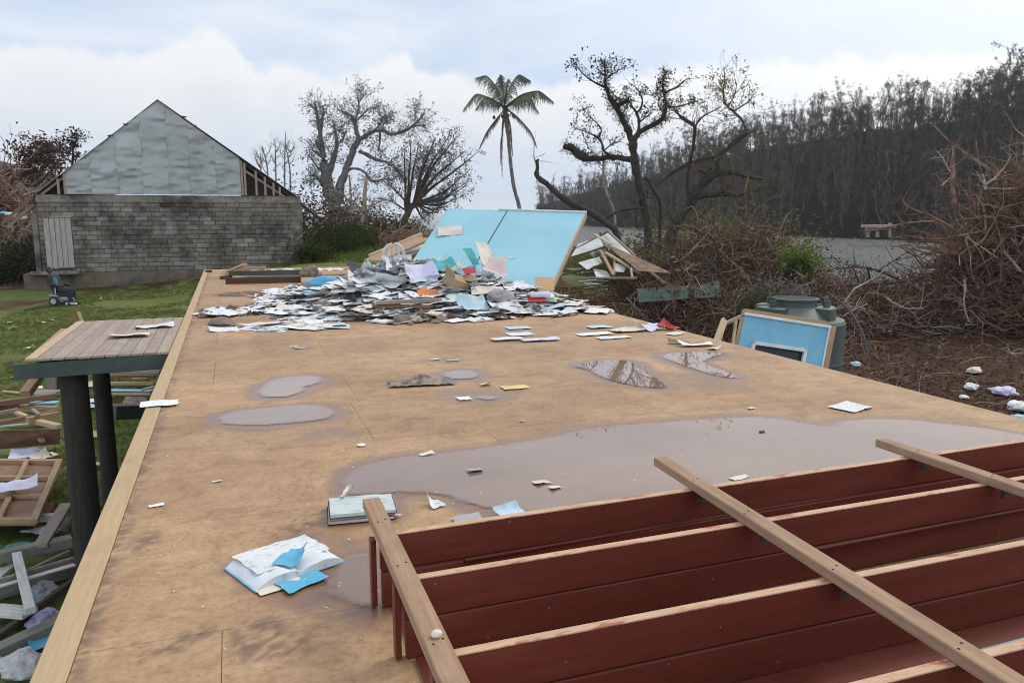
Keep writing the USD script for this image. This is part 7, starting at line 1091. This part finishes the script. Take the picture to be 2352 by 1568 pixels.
obj('trousers', soft(hullchain([('hip', 'tL'), ('tL', 'kL'), ('kL', 'aL'), ('hip', 'tR'), ('tR', 'kR'), ('kR', 'aR')], grow(['hip', 'tL', 'kL', 'aL', 'tR', 'kR', 'aR'], .016))), TROU, pr_, M=CM, smooth=True)
obj('hair', soft(hullchain([('a', 'b')], dict(a=((-.405, 0, 1.285), .100), b=((-.425, 0, 1.25), .090)))), POSTM, pr_, M=CM, smooth=True)
for n_, y in (('L', .11), ('R', -.12)): obj('shoe', soft(hullchain([('a', 'b')], dict(a=((.34, y, .085), .052), b=((.52, y, .07), .045)))), PAP['white'] if n_ == 'R' else TROU, pr_, M=CM, smooth=True)
wc = thing('wheelchair', 'black powered wheelchair with grey base and thick rear tyres on the lawn', 'wheelchair', pb); BLK = mottled('vinyl_black', (.012, .012, .013), (.025, .025, .027), 6, rough=.5); GRYP = mottled('shroud_grey', (.30, .31, .31), (.42, .43, .43), 4, rough=.4)
def wpart(n, m_, mt, par=None): return obj(n, m_, mt, par or wc, M=CM)
wpart('seat', box(.48, .46, .10, .03, (.10, 0, .42)), BLK); wpart('backrest', moved(box(.09, .44, .62, .03), rot(0, -.42, 0, (-.27, 0, .70))), BLK); wpart('base', box(.50, .36, .16, .04, (.02, 0, .26)), GRYP)
for y in (-.25, .25):
    wpart('armrest', box(.36, .06, .04, .012, (.02, y, .68)), BLK); wpart('arm_post', box(.04, .03, .26, .008, (-.10, y, .54)), GRYP)
    w = wpart('rear_wheel', moved((lambda t: (t.vertices, t.faces))(trimesh.creation.cylinder(.10, .07, sections=24)), rot(math.pi / 2, 0, 0, (-.18, y * 1.06, .175))), GRYP); wpart('tyre', moved((lambda t: (t.vertices, t.faces))(trimesh.creation.torus(.135, .040, 24, 10)), rot(math.pi / 2, 0, 0, (-.18, y * 1.06, .175))), BLK, w)
    w = wpart('caster', moved((lambda t: (t.vertices, t.faces))(trimesh.creation.cylinder(.05, .05, sections=18)), rot(math.pi / 2, 0, 0, (.26, y * .9, .09))), GRYP); wpart('tyre', moved((lambda t: (t.vertices, t.faces))(trimesh.creation.torus(.068, .024, 20, 8)), rot(math.pi / 2, 0, 0, (.26, y * .9, .09))), BLK, w)
    wpart('fender', moved(box(.30, .08, .05, .02), rot(0, .1, 0, (-.17, y * 1.02, .37))), GRYP)
wpart('footplate', box(.22, .34, .02, .006, (.46, 0, .03)), BLK); wpart('foot_post', tube([(.28, 0, .36), (.40, 0, .2), (.42, 0, .04)], .02, 8), GRYP); wpart('controller', box(.10, .06, .05, .01, (.22, -.25, .72)), BLK); wpart('push_bar', tube([(-.40, -.2, .98), (-.50, -.2, 1.0), (-.50, .2, 1.0), (-.40, .2, .98)], .014, 8), BLK)

# ------------------------------------------------------------------ moist air
_hv = np.array([SF(s_, f_, z_) for z_ in (-9.5, 45.) for s_, f_ in ((-3100, -70), (4100, -70), (4100, 9100), (-3100, 9100))]); HAZE = usdkit.material(stage, LK + 'haze', {'v': ('principled_volume', {'color': (.93, .95, .98), 'density': .00021, 'anisotropy': .3})}, [], volume='v.volume')
obj('haze', (_hv, np.array([[3, 2, 1, 0], [4, 5, 6, 7], [0, 1, 5, 4], [1, 2, 6, 5], [2, 3, 7, 6], [3, 0, 4, 7]])), HAZE, kind='stuff')
